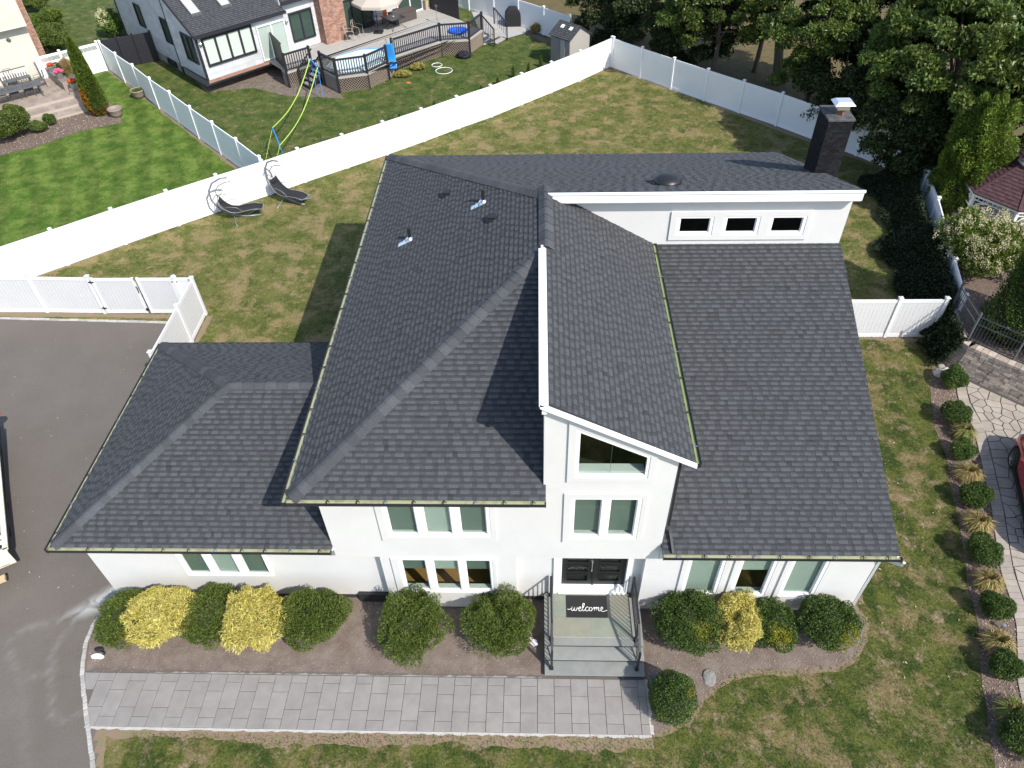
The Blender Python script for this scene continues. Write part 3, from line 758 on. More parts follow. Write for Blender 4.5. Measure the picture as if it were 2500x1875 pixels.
# windows first (returns their wall openings)
h_up = window_unit(-3.70, -1.13, 3.55, 5.05, F, [(-3.60, -2.93), (-2.72, -2.08), (-1.86, -1.22)], (-3.86, -1.0, 3.37, 5.2), [3.66, 3.66, 3.66], (0, 2))
h_lo = window_unit(-3.62, -1.15, .90, 2.54, F, [(-3.53, -2.90), (-2.70, -2.05), (-1.86, -1.22)], (-3.79, -1.06, .75, 2.548), [1.88, 1.88, 1.88], (0, 2))
h_t2 = window_unit(.78, 2.44, 3.53, 5.17, F, [(.87, 1.51), (1.71, 2.34)], (.63, 2.56, 3.37, 5.32), [3.7, 3.7], (0, 1))
h_w = []
for a, b, sh in ((3.86, 4.81, .88), (5.17, 6.11, 1.95), (6.47, 7.41, .88)):
    h_w.append(window_unit(a, b, .86, 2.95, F, [(a + .09, b - .09)], (a - .12, b + .12, .72, 3.04), [sh]))
h_g = window_unit(-9.62, -7.22, 1.22, 2.62, G, [(-9.52, -8.92), (-8.72, -8.11), (-7.90, -7.30)], None, [1.3, 1.3, 1.3], (0, 2))
CY = 18.7
cw = []
for a, b in (((1652, 527), (1736, 571)), ((1766, 527), (1847, 572)), ((1879, 526), (1958, 573))):
    p = onY(a[0], a[1], CY); q = onY(b[0], b[1], CY); cw.append((p.x + .02, q.x, q.z, p.z))
zA = sum(c[2] for c in cw) / 3; zB = sum(c[3] for c in cw) / 3
h_c = []
for i, c in enumerate(cw):
    tr = None
    h_c.append(window_unit(c[0], c[1], zA, zB, CY, [(c[0] + .10, c[1] - .10)], None, None, glass='glass_dark', sill=False))
tl = onY(1640, 516, CY); tr_ = onY(1964, 582, CY)
m = MB(); d = .05; TX0, TX1, TZ0, TZ1 = tl.x, tr_.x + .02, tr_.z, tl.z
m.box(TX0, TX1, CY - d, CY, TZ0, zA - .001); m.box(TX0, TX1, CY - d, CY, zB + .001, TZ1)
xs = [TX0] + [q for c in cw for q in (c[0], c[1])] + [TX1]
for i in range(0, 8, 2): m.box(xs[i], xs[i + 1], CY - d, CY, zA - .001, zB + .001)
m.build('window_trim', MT['stucco'], house)

# walls -------------------------------------------------------------
w = MB()
wall_face(-4.07, -.55, .06, 2.58, F, [h_lo], mb=w)                          # projecting ground-floor bay
w.poly([(-4.07, F, .06), (-4.07, F, 2.58), (-4.07, G, 2.58), (-4.07, G, .06)]); w.poly([(-.55, F, .06), (-.55, G, .06), (-.55, G, 2.58), (-.55, F, 2.58)])
w.poly([(-4.07, F, .06), (-4.07, G, .06), (-.55, G, .06), (-.55, F, .06)])
wall_face(-5.2, .15, 2.58, 5.36, F, [h_up], mb=w)                           # upper floor
w.poly([(-5.2, F, 2.58), (-5.2, F, 5.36), (-5.2, 26, 5.36), (-5.2, 26, 2.58)])
wall_face(.15, 3.10, 2.58, 5.6, F, [h_t2], mb=w)                            # tower, up to the slanted light
T = [(.15, F, 5.6), (3.10, F, 5.6), (3.10, F, 6.68), (.15, F, 8.33)]
K = [(.83, F, 5.91), (2.47, F, 5.91), (2.47, F, 6.67), (.83, F, 7.56)]
for i in range(4): w.poly([T[i], T[(i + 1) % 4], K[(i + 1) % 4], K[i]])
for i in range(4):
    a, b = K[i], K[(i + 1) % 4]; w.poly([b, a, (a[0], F + .14, a[2]), (b[0], F + .14, b[2])])
w.poly([(.15, F, 5.36), (.15, F, 8.33), (.15, 16.2, 8.33), (.15, 16.2, 5.36)])      # tower side facing the hip roof
w.poly([(3.10, F, 2.58), (3.10, CY, 2.58), (3.10, CY, 6.68), (3.10, F, 6.68)])
w.poly([(-5.2, F, 2.58), (-5.2, G, 2.58), (2.78, G, 2.58), (2.78, F, 2.58)])    # soffit
wall_face(3.11, 8.60, .06, 3.12, F, h_w, mb=w); wall_face(2.78, 3.11, .06, 2.58, F, [], mb=w)                              # right wing
w.poly([(8.60, F, .06), (8.60, 26.2, .06), (8.60, 26.2, 3.12), (8.60, F, 3.12)])
w.poly([(2.78, F, .06), (2.78, F, 2.58), (2.78, G, 2.58), (2.78, G, .06)])
wall_face(-12.03, -4.07, .26, 3.0, G, [h_g], mb=w)                          # garage and recessed wall
w.poly([(-12.03, G, .26), (-12.03, G, 3.0), (-12.03, 18, 3.0), (-12.03, 18, .26)])
w.poly([(-12.03, 18, .26), (-12.03, 18, 3.0), (-5.2, 18, 3.0), (-5.2, 18, .26)])
wall_face(-.55, 2.78, .26, 2.58, G, [(.64, 2.40, .5, 2.57)], mb=w)
wall_face(.4, 8.92, 6.0, 8.24, CY, h_c, mb=w)                             # clerestory
w.poly([(8.92, CY, 3.0), (8.92, 26.2, 3.0), (8.92, 26.2, 5.4), (8.92, CY, 8.18)])
w.poly([(-5.2, 26.2, .0), (8.6, 26.2, .0), (8.6, 26.2, 5.4), (-5.2, 26.2, 5.4)]); w.poly([(-5.2, 18, .0), (-5.2, 18, 5.36), (-5.2, 26.2, 5.36), (-5.2, 26.2, .0)])
w.build('wall', MT['stucco'], house)
fd = MB(); fd.box(-11.98, -4.12, G + .03, G + .3, 0, .262); fd.box(-.55, .2, G + .03, G + .3, 0, .262); fd.box(-4.0, -.6, F + .03, G + .1, 0, .07); fd.box(2.8, 8.55, F + .03, F + .3, 0, .07)
fd.box(-11.98, -11.8, G + .3, 17.9, 0, .262)
fd.build('foundation', MT['foundation'], house)
MB().box(-5.02, -4.14, G - .10, G + .02, .02, .42).build('basement_vent', MT['black_metal'], house, bevel=.01)
# interiors seen through the glass
r = MB()
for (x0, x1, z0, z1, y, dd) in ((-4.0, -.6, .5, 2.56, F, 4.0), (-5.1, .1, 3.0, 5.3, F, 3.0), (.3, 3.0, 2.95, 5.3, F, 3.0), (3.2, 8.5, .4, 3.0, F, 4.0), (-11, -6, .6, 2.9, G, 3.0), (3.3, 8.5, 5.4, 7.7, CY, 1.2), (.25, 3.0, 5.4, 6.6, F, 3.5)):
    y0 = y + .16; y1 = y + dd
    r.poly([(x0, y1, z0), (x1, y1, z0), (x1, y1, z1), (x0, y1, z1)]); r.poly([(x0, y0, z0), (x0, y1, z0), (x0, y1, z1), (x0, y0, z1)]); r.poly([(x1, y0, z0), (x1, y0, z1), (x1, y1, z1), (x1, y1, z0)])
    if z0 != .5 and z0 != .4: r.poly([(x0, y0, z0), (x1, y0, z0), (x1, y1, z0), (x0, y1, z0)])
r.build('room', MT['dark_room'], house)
fl = MB(); fl.box(-4.0, -.6, F + .16, F + 4, .45, .5); fl.box(3.2, 8.5, F + .16, F + 4, .35, .4); fl.build('room_floor', MT['wood_floor'], house)
# slanted tower light
fr = MB()
Ki = [(.92, 0, 6.01), (2.40, 0, 6.01), (2.40, 0, 6.62), (.92, 0, 7.42)]
for i in range(4):
    a, b = K[i], K[(i + 1) % 4]; c, d = Ki[(i + 1) % 4], Ki[i]
    fr.slab([(a[0], F - .03, a[2]), (b[0], F - .03, b[2]), (c[0], F - .03, c[2]), (d[0], F - .03, d[2])], (0, .11, 0))
tw = fr.build('slanted_window', MT['frame_white'], house)
MB().slab([(p[0], F + .03, p[2]) for p in Ki], (0, .006, 0)).build('pane', MT['glass'], tw)
mo = .5
Ko = [(.67, 0, 5.76), (2.62, 0, 5.76), (2.62, 0, 6.78), (.67, 0, 7.86)]
tm = MB()
for i in range(4):
    a, b = Ko[i], Ko[(i + 1) % 4]; c, d = K[(i + 1) % 4], K[i]
    tm.slab([(a[0], F - .045, a[2]), (b[0], F - .045, b[2]), (c[0], F - .045, c[2]), (d[0], F - .045, d[2])], (0, .044, 0))
tm.build('window_trim', MT['stucco'], tw)
MB().box(.92, 2.40, F + .085, F + .30, 5.96, 6.02).build('window_sill', MT['frame_white'], tw)
MB().box(1.62, 1.627, F + .036, F + .04, 6.02, 7.02).build('glazing_bar', MT['grey_tube'], tw)

# front door ---------------------------------------------------------
dz0, dz1, dy = .80, 2.56, G + .07
cas = MB(); cas.box(.44, .66, G - .06, G + .10, .5, 2.575); cas.box(2.38, 2.47, G - .06, G + .10, .5, 2.575); cas.box(.66, 2.38, G - .04, G + .16, .53, .80); cas.box(.58, 2.44, G - .09, G + .10, .52, .60)
cas.build('door_frame', MT['white_trim'], house, bevel=.01)
for i, (a, b) in enumerate(((.665, 1.515), (1.53, 2.375))):
    dl = MB(); rows = [(.98, 1.32), (1.44, 1.78), (1.90, 2.24), (2.34, 2.5)]; st = .13
    dl.box(a, a + st, dy, dy + .05, dz0, dz1); dl.box(b - st, b, dy, dy + .05, dz0, dz1)
    zz = [dz0] + [q for r_ in rows for q in r_] + [dz1]
    for k in range(0, len(zz), 2): dl.box(a + st, b - st, dy, dy + .05, zz[k], zz[k + 1])
    for (p, q) in rows:
        for bx in ((a + st, b - st, p, p + .025), (a + st, b - st, q - .025, q), (a + st, a + st + .025, p + .025, q - .025), (b - st - .025, b - st, p + .025, q - .025)):
            dl.box(bx[0], bx[1], dy - .02, dy + .001, bx[2], bx[3])
    dr = dl.build('door', MT['black_door'], house)
    for (p, q) in rows: MB().box(a + st + .02, b - st - .02, dy + .015, dy + .022, p + .02, q - .02).build('pane', MT['glass'], dr)
    if i == 0:
        MB().tube([(b - .05, dy - .05, 1.55), (b - .05, dy - .07, 1.65), (b - .05, dy - .07, 1.95), (b - .05, dy - .03, 2.02)], .014, 8).lathe((b - .05, dy - .03, 2.0), [(.03, -.02), (.035, 0), (.03, .03)], 10).build('handle', MT['metal'], dr)
MB().box(1.495, 1.545, dy - .025, dy + .0, dz0, dz1).build('astragal', MT['black_door'], house)
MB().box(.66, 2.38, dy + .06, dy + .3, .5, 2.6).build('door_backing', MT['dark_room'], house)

# roofs ---------------------------------------------------------------
EZ = 5.45
r_main = part('main_roof'); r_gar = part('garage_roof'); r_wing = part('wing_roof'); r_rear = part('rear_roof'); r_tow = part('tower_roof')
E0 = Vector((-5.72, 10.05, EZ)); E1 = Vector((.15, 10.05, EZ)); HP = Vector((.2, 15.85, 8.36)); RB = Vector((.2, 18.45, 8.36)); EB = Vector((-5.72, 26.45, EZ))
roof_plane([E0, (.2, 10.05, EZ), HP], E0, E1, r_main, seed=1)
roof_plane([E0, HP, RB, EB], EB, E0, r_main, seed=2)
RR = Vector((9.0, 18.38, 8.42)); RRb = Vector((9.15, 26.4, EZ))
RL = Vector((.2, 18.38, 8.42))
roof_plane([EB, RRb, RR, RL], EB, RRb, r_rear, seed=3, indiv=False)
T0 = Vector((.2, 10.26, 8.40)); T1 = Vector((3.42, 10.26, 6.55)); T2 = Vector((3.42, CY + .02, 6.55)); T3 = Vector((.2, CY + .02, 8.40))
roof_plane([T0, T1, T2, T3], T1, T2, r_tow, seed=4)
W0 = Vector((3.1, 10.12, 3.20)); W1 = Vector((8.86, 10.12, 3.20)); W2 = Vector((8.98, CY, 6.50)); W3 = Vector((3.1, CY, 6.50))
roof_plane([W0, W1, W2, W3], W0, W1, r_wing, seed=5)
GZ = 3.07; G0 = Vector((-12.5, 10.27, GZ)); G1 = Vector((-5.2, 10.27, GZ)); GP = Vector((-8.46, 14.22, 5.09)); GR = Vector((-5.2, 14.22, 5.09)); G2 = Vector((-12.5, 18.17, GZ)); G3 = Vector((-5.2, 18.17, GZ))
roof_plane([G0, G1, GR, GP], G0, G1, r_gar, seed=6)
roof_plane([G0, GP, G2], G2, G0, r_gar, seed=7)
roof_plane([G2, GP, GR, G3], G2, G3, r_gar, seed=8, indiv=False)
finish_shingles(300)
sx, sy = (E1 - E0).normalized(), Vector((0, 1, 0))
def down(n): return Vector(n)
nf = Vector((0, -.5, 1)).normalized(); nl = Vector((-.49, 0, 1)).normalized()
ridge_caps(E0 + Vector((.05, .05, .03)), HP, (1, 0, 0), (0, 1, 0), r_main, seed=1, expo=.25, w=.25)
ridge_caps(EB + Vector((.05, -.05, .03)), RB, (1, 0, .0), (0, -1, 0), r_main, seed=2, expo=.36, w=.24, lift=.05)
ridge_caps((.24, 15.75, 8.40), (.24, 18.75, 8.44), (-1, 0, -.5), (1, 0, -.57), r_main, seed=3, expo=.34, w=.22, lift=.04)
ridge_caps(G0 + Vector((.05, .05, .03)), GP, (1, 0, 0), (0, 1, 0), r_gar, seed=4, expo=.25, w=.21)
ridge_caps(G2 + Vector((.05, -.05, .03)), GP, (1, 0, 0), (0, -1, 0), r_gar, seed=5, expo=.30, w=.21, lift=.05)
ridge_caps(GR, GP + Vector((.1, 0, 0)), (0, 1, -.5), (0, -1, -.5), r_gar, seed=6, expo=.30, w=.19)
# fascias
fa = MB()
fa.box(.2, 9.02, 18.325, 18.375, 8.375, 8.445); fa.box(.35, 9.0, 18.35, 18.40, 8.12, 8.372); fa.box(.35, 8.98, 18.42, CY, 8.06, 8.10)
fa.slab([(8.94, 18.36, 8.12), (8.94, 18.36, 8.34), (9.09, 26.4, 5.36), (9.09, 26.4, 5.2)], (.03, 0, 0))
fa.build('clerestory_fascia', MT['white_trim'], house, bevel=.006)
fa = MB()
fa.slab([(.10, 10.24, 8.10), (.10, 10.24, 8.415), (.10, 15.85, 8.415), (.10, 15.85, 8.10)], (.10, 0, 0))
fa.slab([(.04, 10.20, 8.36), (.04, 10.20, 8.42), (.04, 15.70, 8.42), (.04, 15.70, 8.36)], (.19, 0, 0))
fa.slab([(.06, 10.20, 8.30), (.06, 10.20, 8.42), (3.46, 10.20, 6.54), (3.46, 10.20, 6.43)], (0, .06, 0))
fa.slab([(.12, 10.262, 8.18), (.12, 10.262, 8.33), (3.3, 10.262, 6.58), (3.3, 10.262, 6.45)], (0, .11, 0))
fa.build('tower_fascia', MT['white_trim'], house)
bf = MB()
bf.slab([(8.80, 10.12, 2.98), (8.80, 10.12, 3.19), (8.93, CY, 6.49), (8.93, CY, 6.28)], (.04, 0, 0))
bf.box(3.1, 8.8, 10.16, F, 3.02, 3.06); bf.box(-5.66, .14, 10.10, F, 5.30, 5.34); bf.box(-5.66, -5.2, 10.10, 26.4, 5.30, 5.34); bf.box(-12.45, -5.2, 10.32, G, 2.92, 2.96); bf.box(-12.45, -12.03, 10.32, 18.1, 2.92, 2.96)
bf.build('soffit', MT['white_trim'], house)

def gutter(a, b, out, parent=house, inner='gutter', step=.62, seed=0, hang=True, w=.11):
    """K-style trough from a to b, out = horizontal outward unit vector"""
    rd = random.Random(seed); a, b, o = Vector(a), Vector(b), Vector(out); d = (b - a).normalized(); z = Vector((0, 0, 1))
    gm = MB()
    gm.slab([a + z * 0, a - z * .12, b - z * .12, b], o * .006)                       # back
    gm.slab([a - z * .12, a - z * .12 + o * (w - .03), b - z * .12 + o * (w - .03), b - z * .12], z * .006)
    g = gm.build('gutter', MT[inner], parent)
    fm = MB(); fm.slab([a - z * .122 + o * (w - .03), a - z * .0 + o * w, b - z * .0 + o * w, b - z * .122 + o * (w - .03)], o * .008)
    fm.bar(a + o * w, b + o * w, .02, .014); fm.slab([a + o * .0, a - z * .12, a - z * .12 + o * w, a + o * w], -d * .006); fm.slab([b, b - z * .12, b - z * .12 + o * w, b + o * w], d * .006)
    fm.build('gutter_front', MT['gutter_dark'], g)
    tr = MB(); tr.slab([a - z * .05 + o * .008, a - z * .05 + o * (w - .012), b - z * .05 + o * (w - .012), b - z * .05 + o * .008], z * .004); tr.build('gutter_debris', MT[inner], g)
    if hang:
        n = int((b - a).length / step); 
        for i in range(n):
            p = a + d * ((i + .5 + rd.uniform(-.08, .08)) * (b - a).length / n)
            MB().bar(p + o * .0 + z * .004, p + o * w + z * .004, .02, .012).bar(p + z * .004, p + o * w * .6 + d * .07 + z * .004, .012, .01).build('hanger', MT['black_metal' if i % 3 else 'metal'], g)
    return g
gutter((-12.55, 10.28, 3.05), (-5.22, 10.28, 3.05), (0, -1, 0), seed=1)
gutter((-12.53, 18.2, 3.05), (-12.53, 10.20, 3.05), (-1, 0, 0), seed=2, step=.9, w=.09)
gutter((-12.5, 18.16, 3.05), (-5.3, 18.16, 3.05), (0, 1, 0), seed=3, hang=False, w=.08)
gutter((-5.74, 10.06, 5.43), (.20, 10.06, 5.43), (0, -1, 0), seed=4)
gutter((-5.75, 26.5, 5.43), (-5.75, 9.98, 5.43), (-1, 0, 0), seed=5, step=.8)
gutter((3.12, 10.13, 3.18), (8.90, 10.13, 3.18), (0, -1, 0), seed=6)
gutter((3.45, 10.25, 6.54), (3.45, CY, 6.54), (1, 0, 0), inner='gutter_clean', seed=7, step=1.0, w=.105)
MB().tube([(3.2, 10.60, 6.4), (3.22, 10.62, 5.0), (3.26, 10.68, 3.65), (3.3, 10.55, 3.48), (3.34, 10.1, 3.28)], .045, 4).build('downspout', MT['gutter_dark'], house)
MB().tube([(-12.35, 16.5, 2.95), (-12.45, 16.5, 2.6), (-12.12, 16.5, 2.3), (-12.12, 16.5, .1)], .04, 4).build('downspout', MT['gutter_dark'], house)
MB().tube([(8.95, 10.0, 3.1), (8.95, 10.02, 2.95), (8.70, 10.42, 2.6), (8.70, 10.44, .1)], .04, 4).build('downspout', MT['white_trim'], house)

# roof fittings
pl0 = (-5.72, 10.05, EZ); nlft = (-.4915, 0, 1)
for (x, y) in ((1090, 476), (1201, 536)):
    p = onpl(x, y, pl0, nlft); th = MB()
    th.box(p.x - .16, p.x + .16, p.y - .14, p.y + .14, p.z - .05, p.z + .05).box(p.x - .12, p.x + .12, p.y - .12, p.y + .12, p.z + .05, p.z + .15)
    th.build('box_vent', MT['black_metal'], house, bevel=.015)
for (x, y) in ((1180, 494), (1001, 585)):
    p = onpl(x, y, pl0, nlft); e = Vector((1, 0, .4915)).normalized()
    v = MB().tube([p - Vector((0, 0, .1)), p + Vector((0, 0, .42))], .055, 12).build('vent_pipe', MT['black_metal'], house)
    MB().slab([p - e * .42 + Vector((0, -.16, .015)), p - e * .42 + Vector((0, .02, .015)), p + e * .02 + Vector((0, .16, .015)), p + e * .10 + Vector((0, -.16, .015))], (0, 0, .01)).lathe(p + Vector((0, 0, -.02)), [(.16, 0), (.14, .05), (.065, .12)], 14).build('flashing', MT['metal'], v)
p = onpl(1628, 450, (0, 18.38, 8.42), (0, .3703, 1))
MB().lathe(p, [(.36, -.15), (.36, .02), (.40, .03), (.38, .06)], 24).build('fan_base', MT['gutter_dark'], house)
MB().lathe(p, [(.41, .12), (.42, .15), (.36, .23), (.22, .29), (.04, .31)], 24).build('fan_dome', MT['black_metal'], house, smooth=True)

# chimney ---------------------------------------------------------------
def bricks(parent, x0, x1, y0, y1, z0, z1, faces, mt, mort, bl=.215, bh=.075, name='brick', limit=300, ang=0.0, org=(0, 0), prio='top'):
    """core block plus separate bricks on the faces 'f' (-Y), 'l' (-X), 'b','r'; rotated by ang about org"""
    ca, sa = math.cos(ang), math.sin(ang)
    def tr(p): x, y = p[0], p[1]; return (org[0] + x * ca - y * sa, org[1] + x * sa + y * ca, p[2])
    core = MB(); e = .008; core.box(x0 + e, x1 - e, y0 + e, y1 - e, z0, z1 - .004); core.v = [tr(v) for v in core.v]; core.build(name + '_core', MT[mort], parent)
    rest = MB(); cnt = 0; rows = int((z1 - z0) / bh); rd = random.Random(3); jobs = []
    for j in range(rows):
        z = z1 - (j + 1) * bh
        for fc in faces:
            L = (x1 - x0) if fc in 'fb' else (y1 - y0); off = -(bl / 2) * (j % 2); s = off
            while s < L - .01:
                a, b = max(0, s), min(L, s + bl); s += bl
                if b - a < .04: continue
                a += .005; b -= .005; zz0, zz1 = z + .005, z + bh - .005; pr = rd.uniform(0, .004); q = MB(); t = rd.uniform(.7, 1.3)
                if fc == 'f': q.box(x0 + a, x0 + b, y0 - pr - .004, y0 + .03, zz0, zz1, t)
                elif fc == 'l': q.box(x0 - pr, x0 + .03, y0 + a, y0 + b, zz0, zz1, t)
                elif fc == 'r': q.box(x1 - .03, x1 + pr, y0 + a, y0 + b, zz0, zz1, t)
                else: q.box(x0 + a, x0 + b, y1 - .03, y1 + pr, zz0, zz1, t)
                q.v = [tr(v) for v in q.v]; jobs.append(q)
    for q in jobs:
        if cnt < limit: q.build(name, MT[mt], parent, tint=True); cnt += 1
        else: rest.add(q.v, q.f, q.t[0])
    if rest.f: rest.build(name + '_courses', MT[mt], parent, tint=True, kind='stuff')
ch = part('chimney'); ch.name = 'chimney'
CX0, CX1, CYa, CYb, CZ = 8.70, 9.44, 21.38, 22.35, 9.0
bricks(ch, CX0, CX1, CYa, CYb, 0, CZ, 'fl', 'brick_black', 'mortar_black', .215, .082, limit=300)
MB().slab([(CX0 - .03, CYa - .03, CZ), (CX1 + .03, CYa - .03, CZ), (CX1 + .03, CYb + .03, CZ), (CX0 - .03, CYb + .03, CZ)], (0, 0, .07)).build('chimney_crown', mat('crown_cement', (.03, .03, .033), .9, (.10, .10, .10), 4, .4), ch, bevel=.01)
cm = Vector((9.12, 21.75, CZ + .07))
MB().lathe(cm, [(.15, 0), (.15, .26)], 4).build('flue_tile', mat('flue_clay', (.17, .085, .06), .9), ch)
MB().box(cm.x - .18, cm.x + .18, cm.y - .16, cm.y + .16, cm.z + .18, cm.z + .34).build('flue_screen', MT['metal'], ch)
MB().add([(cm.x - .30, cm.y - .26, cm.z + .34), (cm.x + .30, cm.y - .26, cm.z + .34), (cm.x + .30, cm.y + .26, cm.z + .34), (cm.x - .30, cm.y + .26, cm.z + .34), (cm.x - .2, cm.y - .17, cm.z + .42), (cm.x + .2, cm.y - .17, cm.z + .42), (cm.x + .2, cm.y + .17, cm.z + .42), (cm.x - .2, cm.y + .17, cm.z + .42)],
         [(3, 2, 1, 0), (4, 5, 6, 7), (0, 1, 5, 4), (1, 2, 6, 5), (2, 3, 7, 6), (3, 0, 4, 7)]).build('chimney_cap', mat('galvanized_cap', (.62, .66, .72), .35, metal=.5), ch)

# steps, landing, railings, mat ----------------------------------------
stp = thing('front_steps', 'bluestone landing with three black-risered steps below the black double door', 'steps', (1.5, 9.2, 0))
sx0, sx1 = .20, 2.80
rz = MB(); rz.box(sx0 + .03, sx1 - .03, 8.44, 8.78, 0, .13); rz.box(sx0 + .03, sx1 - .03, 8.78, 9.10, 0, .30); rz.box(sx0 + .03, sx1 - .03, 9.10, 10.56, 0, .47)
rz.build('riser', MT['foundation'], stp)
MB().box(sx0, sx1, 8.40, 8.80, .13, .17, .95).build('tread', MT['bluestone'], stp, tint=True, bevel=.006)
MB().box(sx0, sx1, 8.74, 9.12, .30, .34, 1.0).build('tread', MT['bluestone'], stp, tint=True, bevel=.006)
MB().box(sx0 + .24, sx1 - .24, 9.06, 9.27, .47, .51, .95).build('landing_border', MT['bluestone'], stp, tint=True)
MB().box(sx0, sx0 + .235, 9.06, 10.56, .47, .51, .9).build('landing_border', MT['bluestone'], stp, tint=True)
MB().box(sx1 - .235, sx1, 9.06, 10.56, .47, .51, .9).build('landing_border', MT['bluestone'], stp, tint=True)
MB().box(sx0 + .235, sx1 - .235, 9.26, 10.56, .47, .502).build('grout_bed', MT['grout'], stp)
ts = [(.45, .85, 9.86, 10.56, (.86, .93, .80)), (.45, 1.42, 9.29, 9.85, (1.0, .96, .80)), (1.435, 2.54, 9.29, 9.85, (.92, .98, .83)), (.865, 1.9, 9.865, 10.56, (1, 1, .9)), (1.915, 2.54, 9.865, 10.56, (1.08, 1.0, .82))]
for a, b, c, d, t_ in ts: MB().box(a, b, c, d, .48, .512, t_).build('landing_tile', MT['bluestone'], stp, tint=True)

def railing(x, label):
    t = thing('step_railing', label, 'railing', (x, 9.3, 0), group='black railings of the front steps')
    top = [(x, 10.52, 1.44), (x, 9.22, 1.44), (x, 8.56, 1.04)]; bot = [(x, 10.52, .62), (x, 9.22, .62), (x, 8.60, .27)]
    MB().bar(top[0], top[1], .055, .045).build('top_rail', MT['black_metal'], t); MB().bar(top[1], top[2], .055, .045).build('top_rail', MT['black_metal'], t)
    MB().bar(bot[0], bot[1], .03, .03).build('bottom_rail', MT['black_metal'], t); MB().bar(bot[1], bot[2], .03, .03).build('bottom_rail', MT['black_metal'], t)
    for (y, z0, z1) in ((10.50, .51, 1.47), (9.22, .51, 1.47), (8.58, .17, 1.10)):
        p = MB().box(x - .03, x + .03, y - .03, y + .03, z0, z1).build('post', MT['black_metal'], t)
        MB().box(x - .05, x + .05, y - .05, y + .05, z0, z0 + .03).build('base_plate', MT['black_metal'], p)
    n = 10
    for i in range(1, n): y = 10.5 - i * 1.28 / n; MB().box(x - .011, x + .011, y - .011, y + .011, .62, 1.43).build('baluster', MT['black_metal'], t)
    for i in range(1, 6):
        f_ = i / 6; y = 9.22 - f_ * .64; MB().box(x - .008, x + .008, y - .008, y + .008, .62 - f_ * .35, 1.43 - f_ * .4).build('baluster', MT['black_metal'], t)
railing(.38, 'black metal railing on the left side of the front steps')
railing(2.60, 'black metal railing on the right side of the front steps')

def doormat():
    t = thing('welcome_mat', 'black doormat with white cursive welcome lying before the double door', 'doormat', (1.35, 10.2, .512))
    MB().box(.80, 1.91, 9.84, 10.50, .513, .527).build('mat_base', MT['mat_black'], t)
    # cursive strokes in a 100 x 30 box
    S = [[(-3, 12), (2, 10), (7, 12), (12, 17), (13, 20), (11, 16), (11, 9), (13, 6), (16, 7), (19, 13), (21, 19), (20, 11), (21, 7), (24, 6), (27, 9), (29, 15), (29, 19), (30, 16), (33, 14)],
         [(33, 12), (38, 13), (41, 17), (39, 20), (36, 18), (34, 12), (35, 7), (39, 5), (44, 9), (50, 20), (53, 29), (52, 33), (49, 31), (47, 22), (46, 12), (48, 6), (51, 6), (55, 10)],
         [(66, 17), (63, 20), (59, 18), (56, 12), (58, 6), (63, 6), (67, 9)],
         [(74, 19), (70, 17), (68, 11), (71, 6), (76, 7), (78, 13), (76, 18), (73, 19), (76, 16), (81, 15), (84, 18)],
         [(84, 18), (86, 19), (85, 12), (84, 6), (87, 14), (91, 19), (93, 18), (92, 11), (91, 6), (94, 14), (98, 19), (100, 17), (99, 9), (101, 6), (105, 8)],
         [(105, 10), (110, 12), (113, 16), (111, 20), (108, 18), (106, 11), (108, 6), (113, 4), (120, 6), (127, 9)]]
    ox, oy, k = .855, 9.985, .0083
    for st in S:
        P = [Vector((ox + a * k, oy + b * k, .530)) for a, b in st]; Q = []
        for i in range(len(P) - 1):
            p0, p1, p2, p3 = P[max(i - 1, 0)], P[i], P[i + 1], P[min(i + 2, len(P) - 1)]
            for j in range(4):
                u = j / 4; Q.append(.5 * ((2 * p1) + (-p0 + p2) * u + (2 * p0 - 5 * p1 + 4 * p2 - p3) * u * u + (-p0 + 3 * p1 - 3 * p2 + p3) * u ** 3))
        Q.append(P[-1]); mb = MB(); L = []; Rr = []
        for i, q in enumerate(Q):
            d = (Q[min(i + 1, len(Q) - 1)] - Q[max(i - 1, 0)]).normalized(); n = Vector((-d.y, d.x, 0)); wd = .0062 + .003 * abs(d.y)
            L.append(q + n * wd); Rr.append(q - n * wd)
        V = L + Rr; N = len(Q); fs = [(N + i, N + i + 1, i + 1, i) for i in range(N - 1)]
        mb.add(V, fs).build('lettering', MT['letter'], t)
doormat()

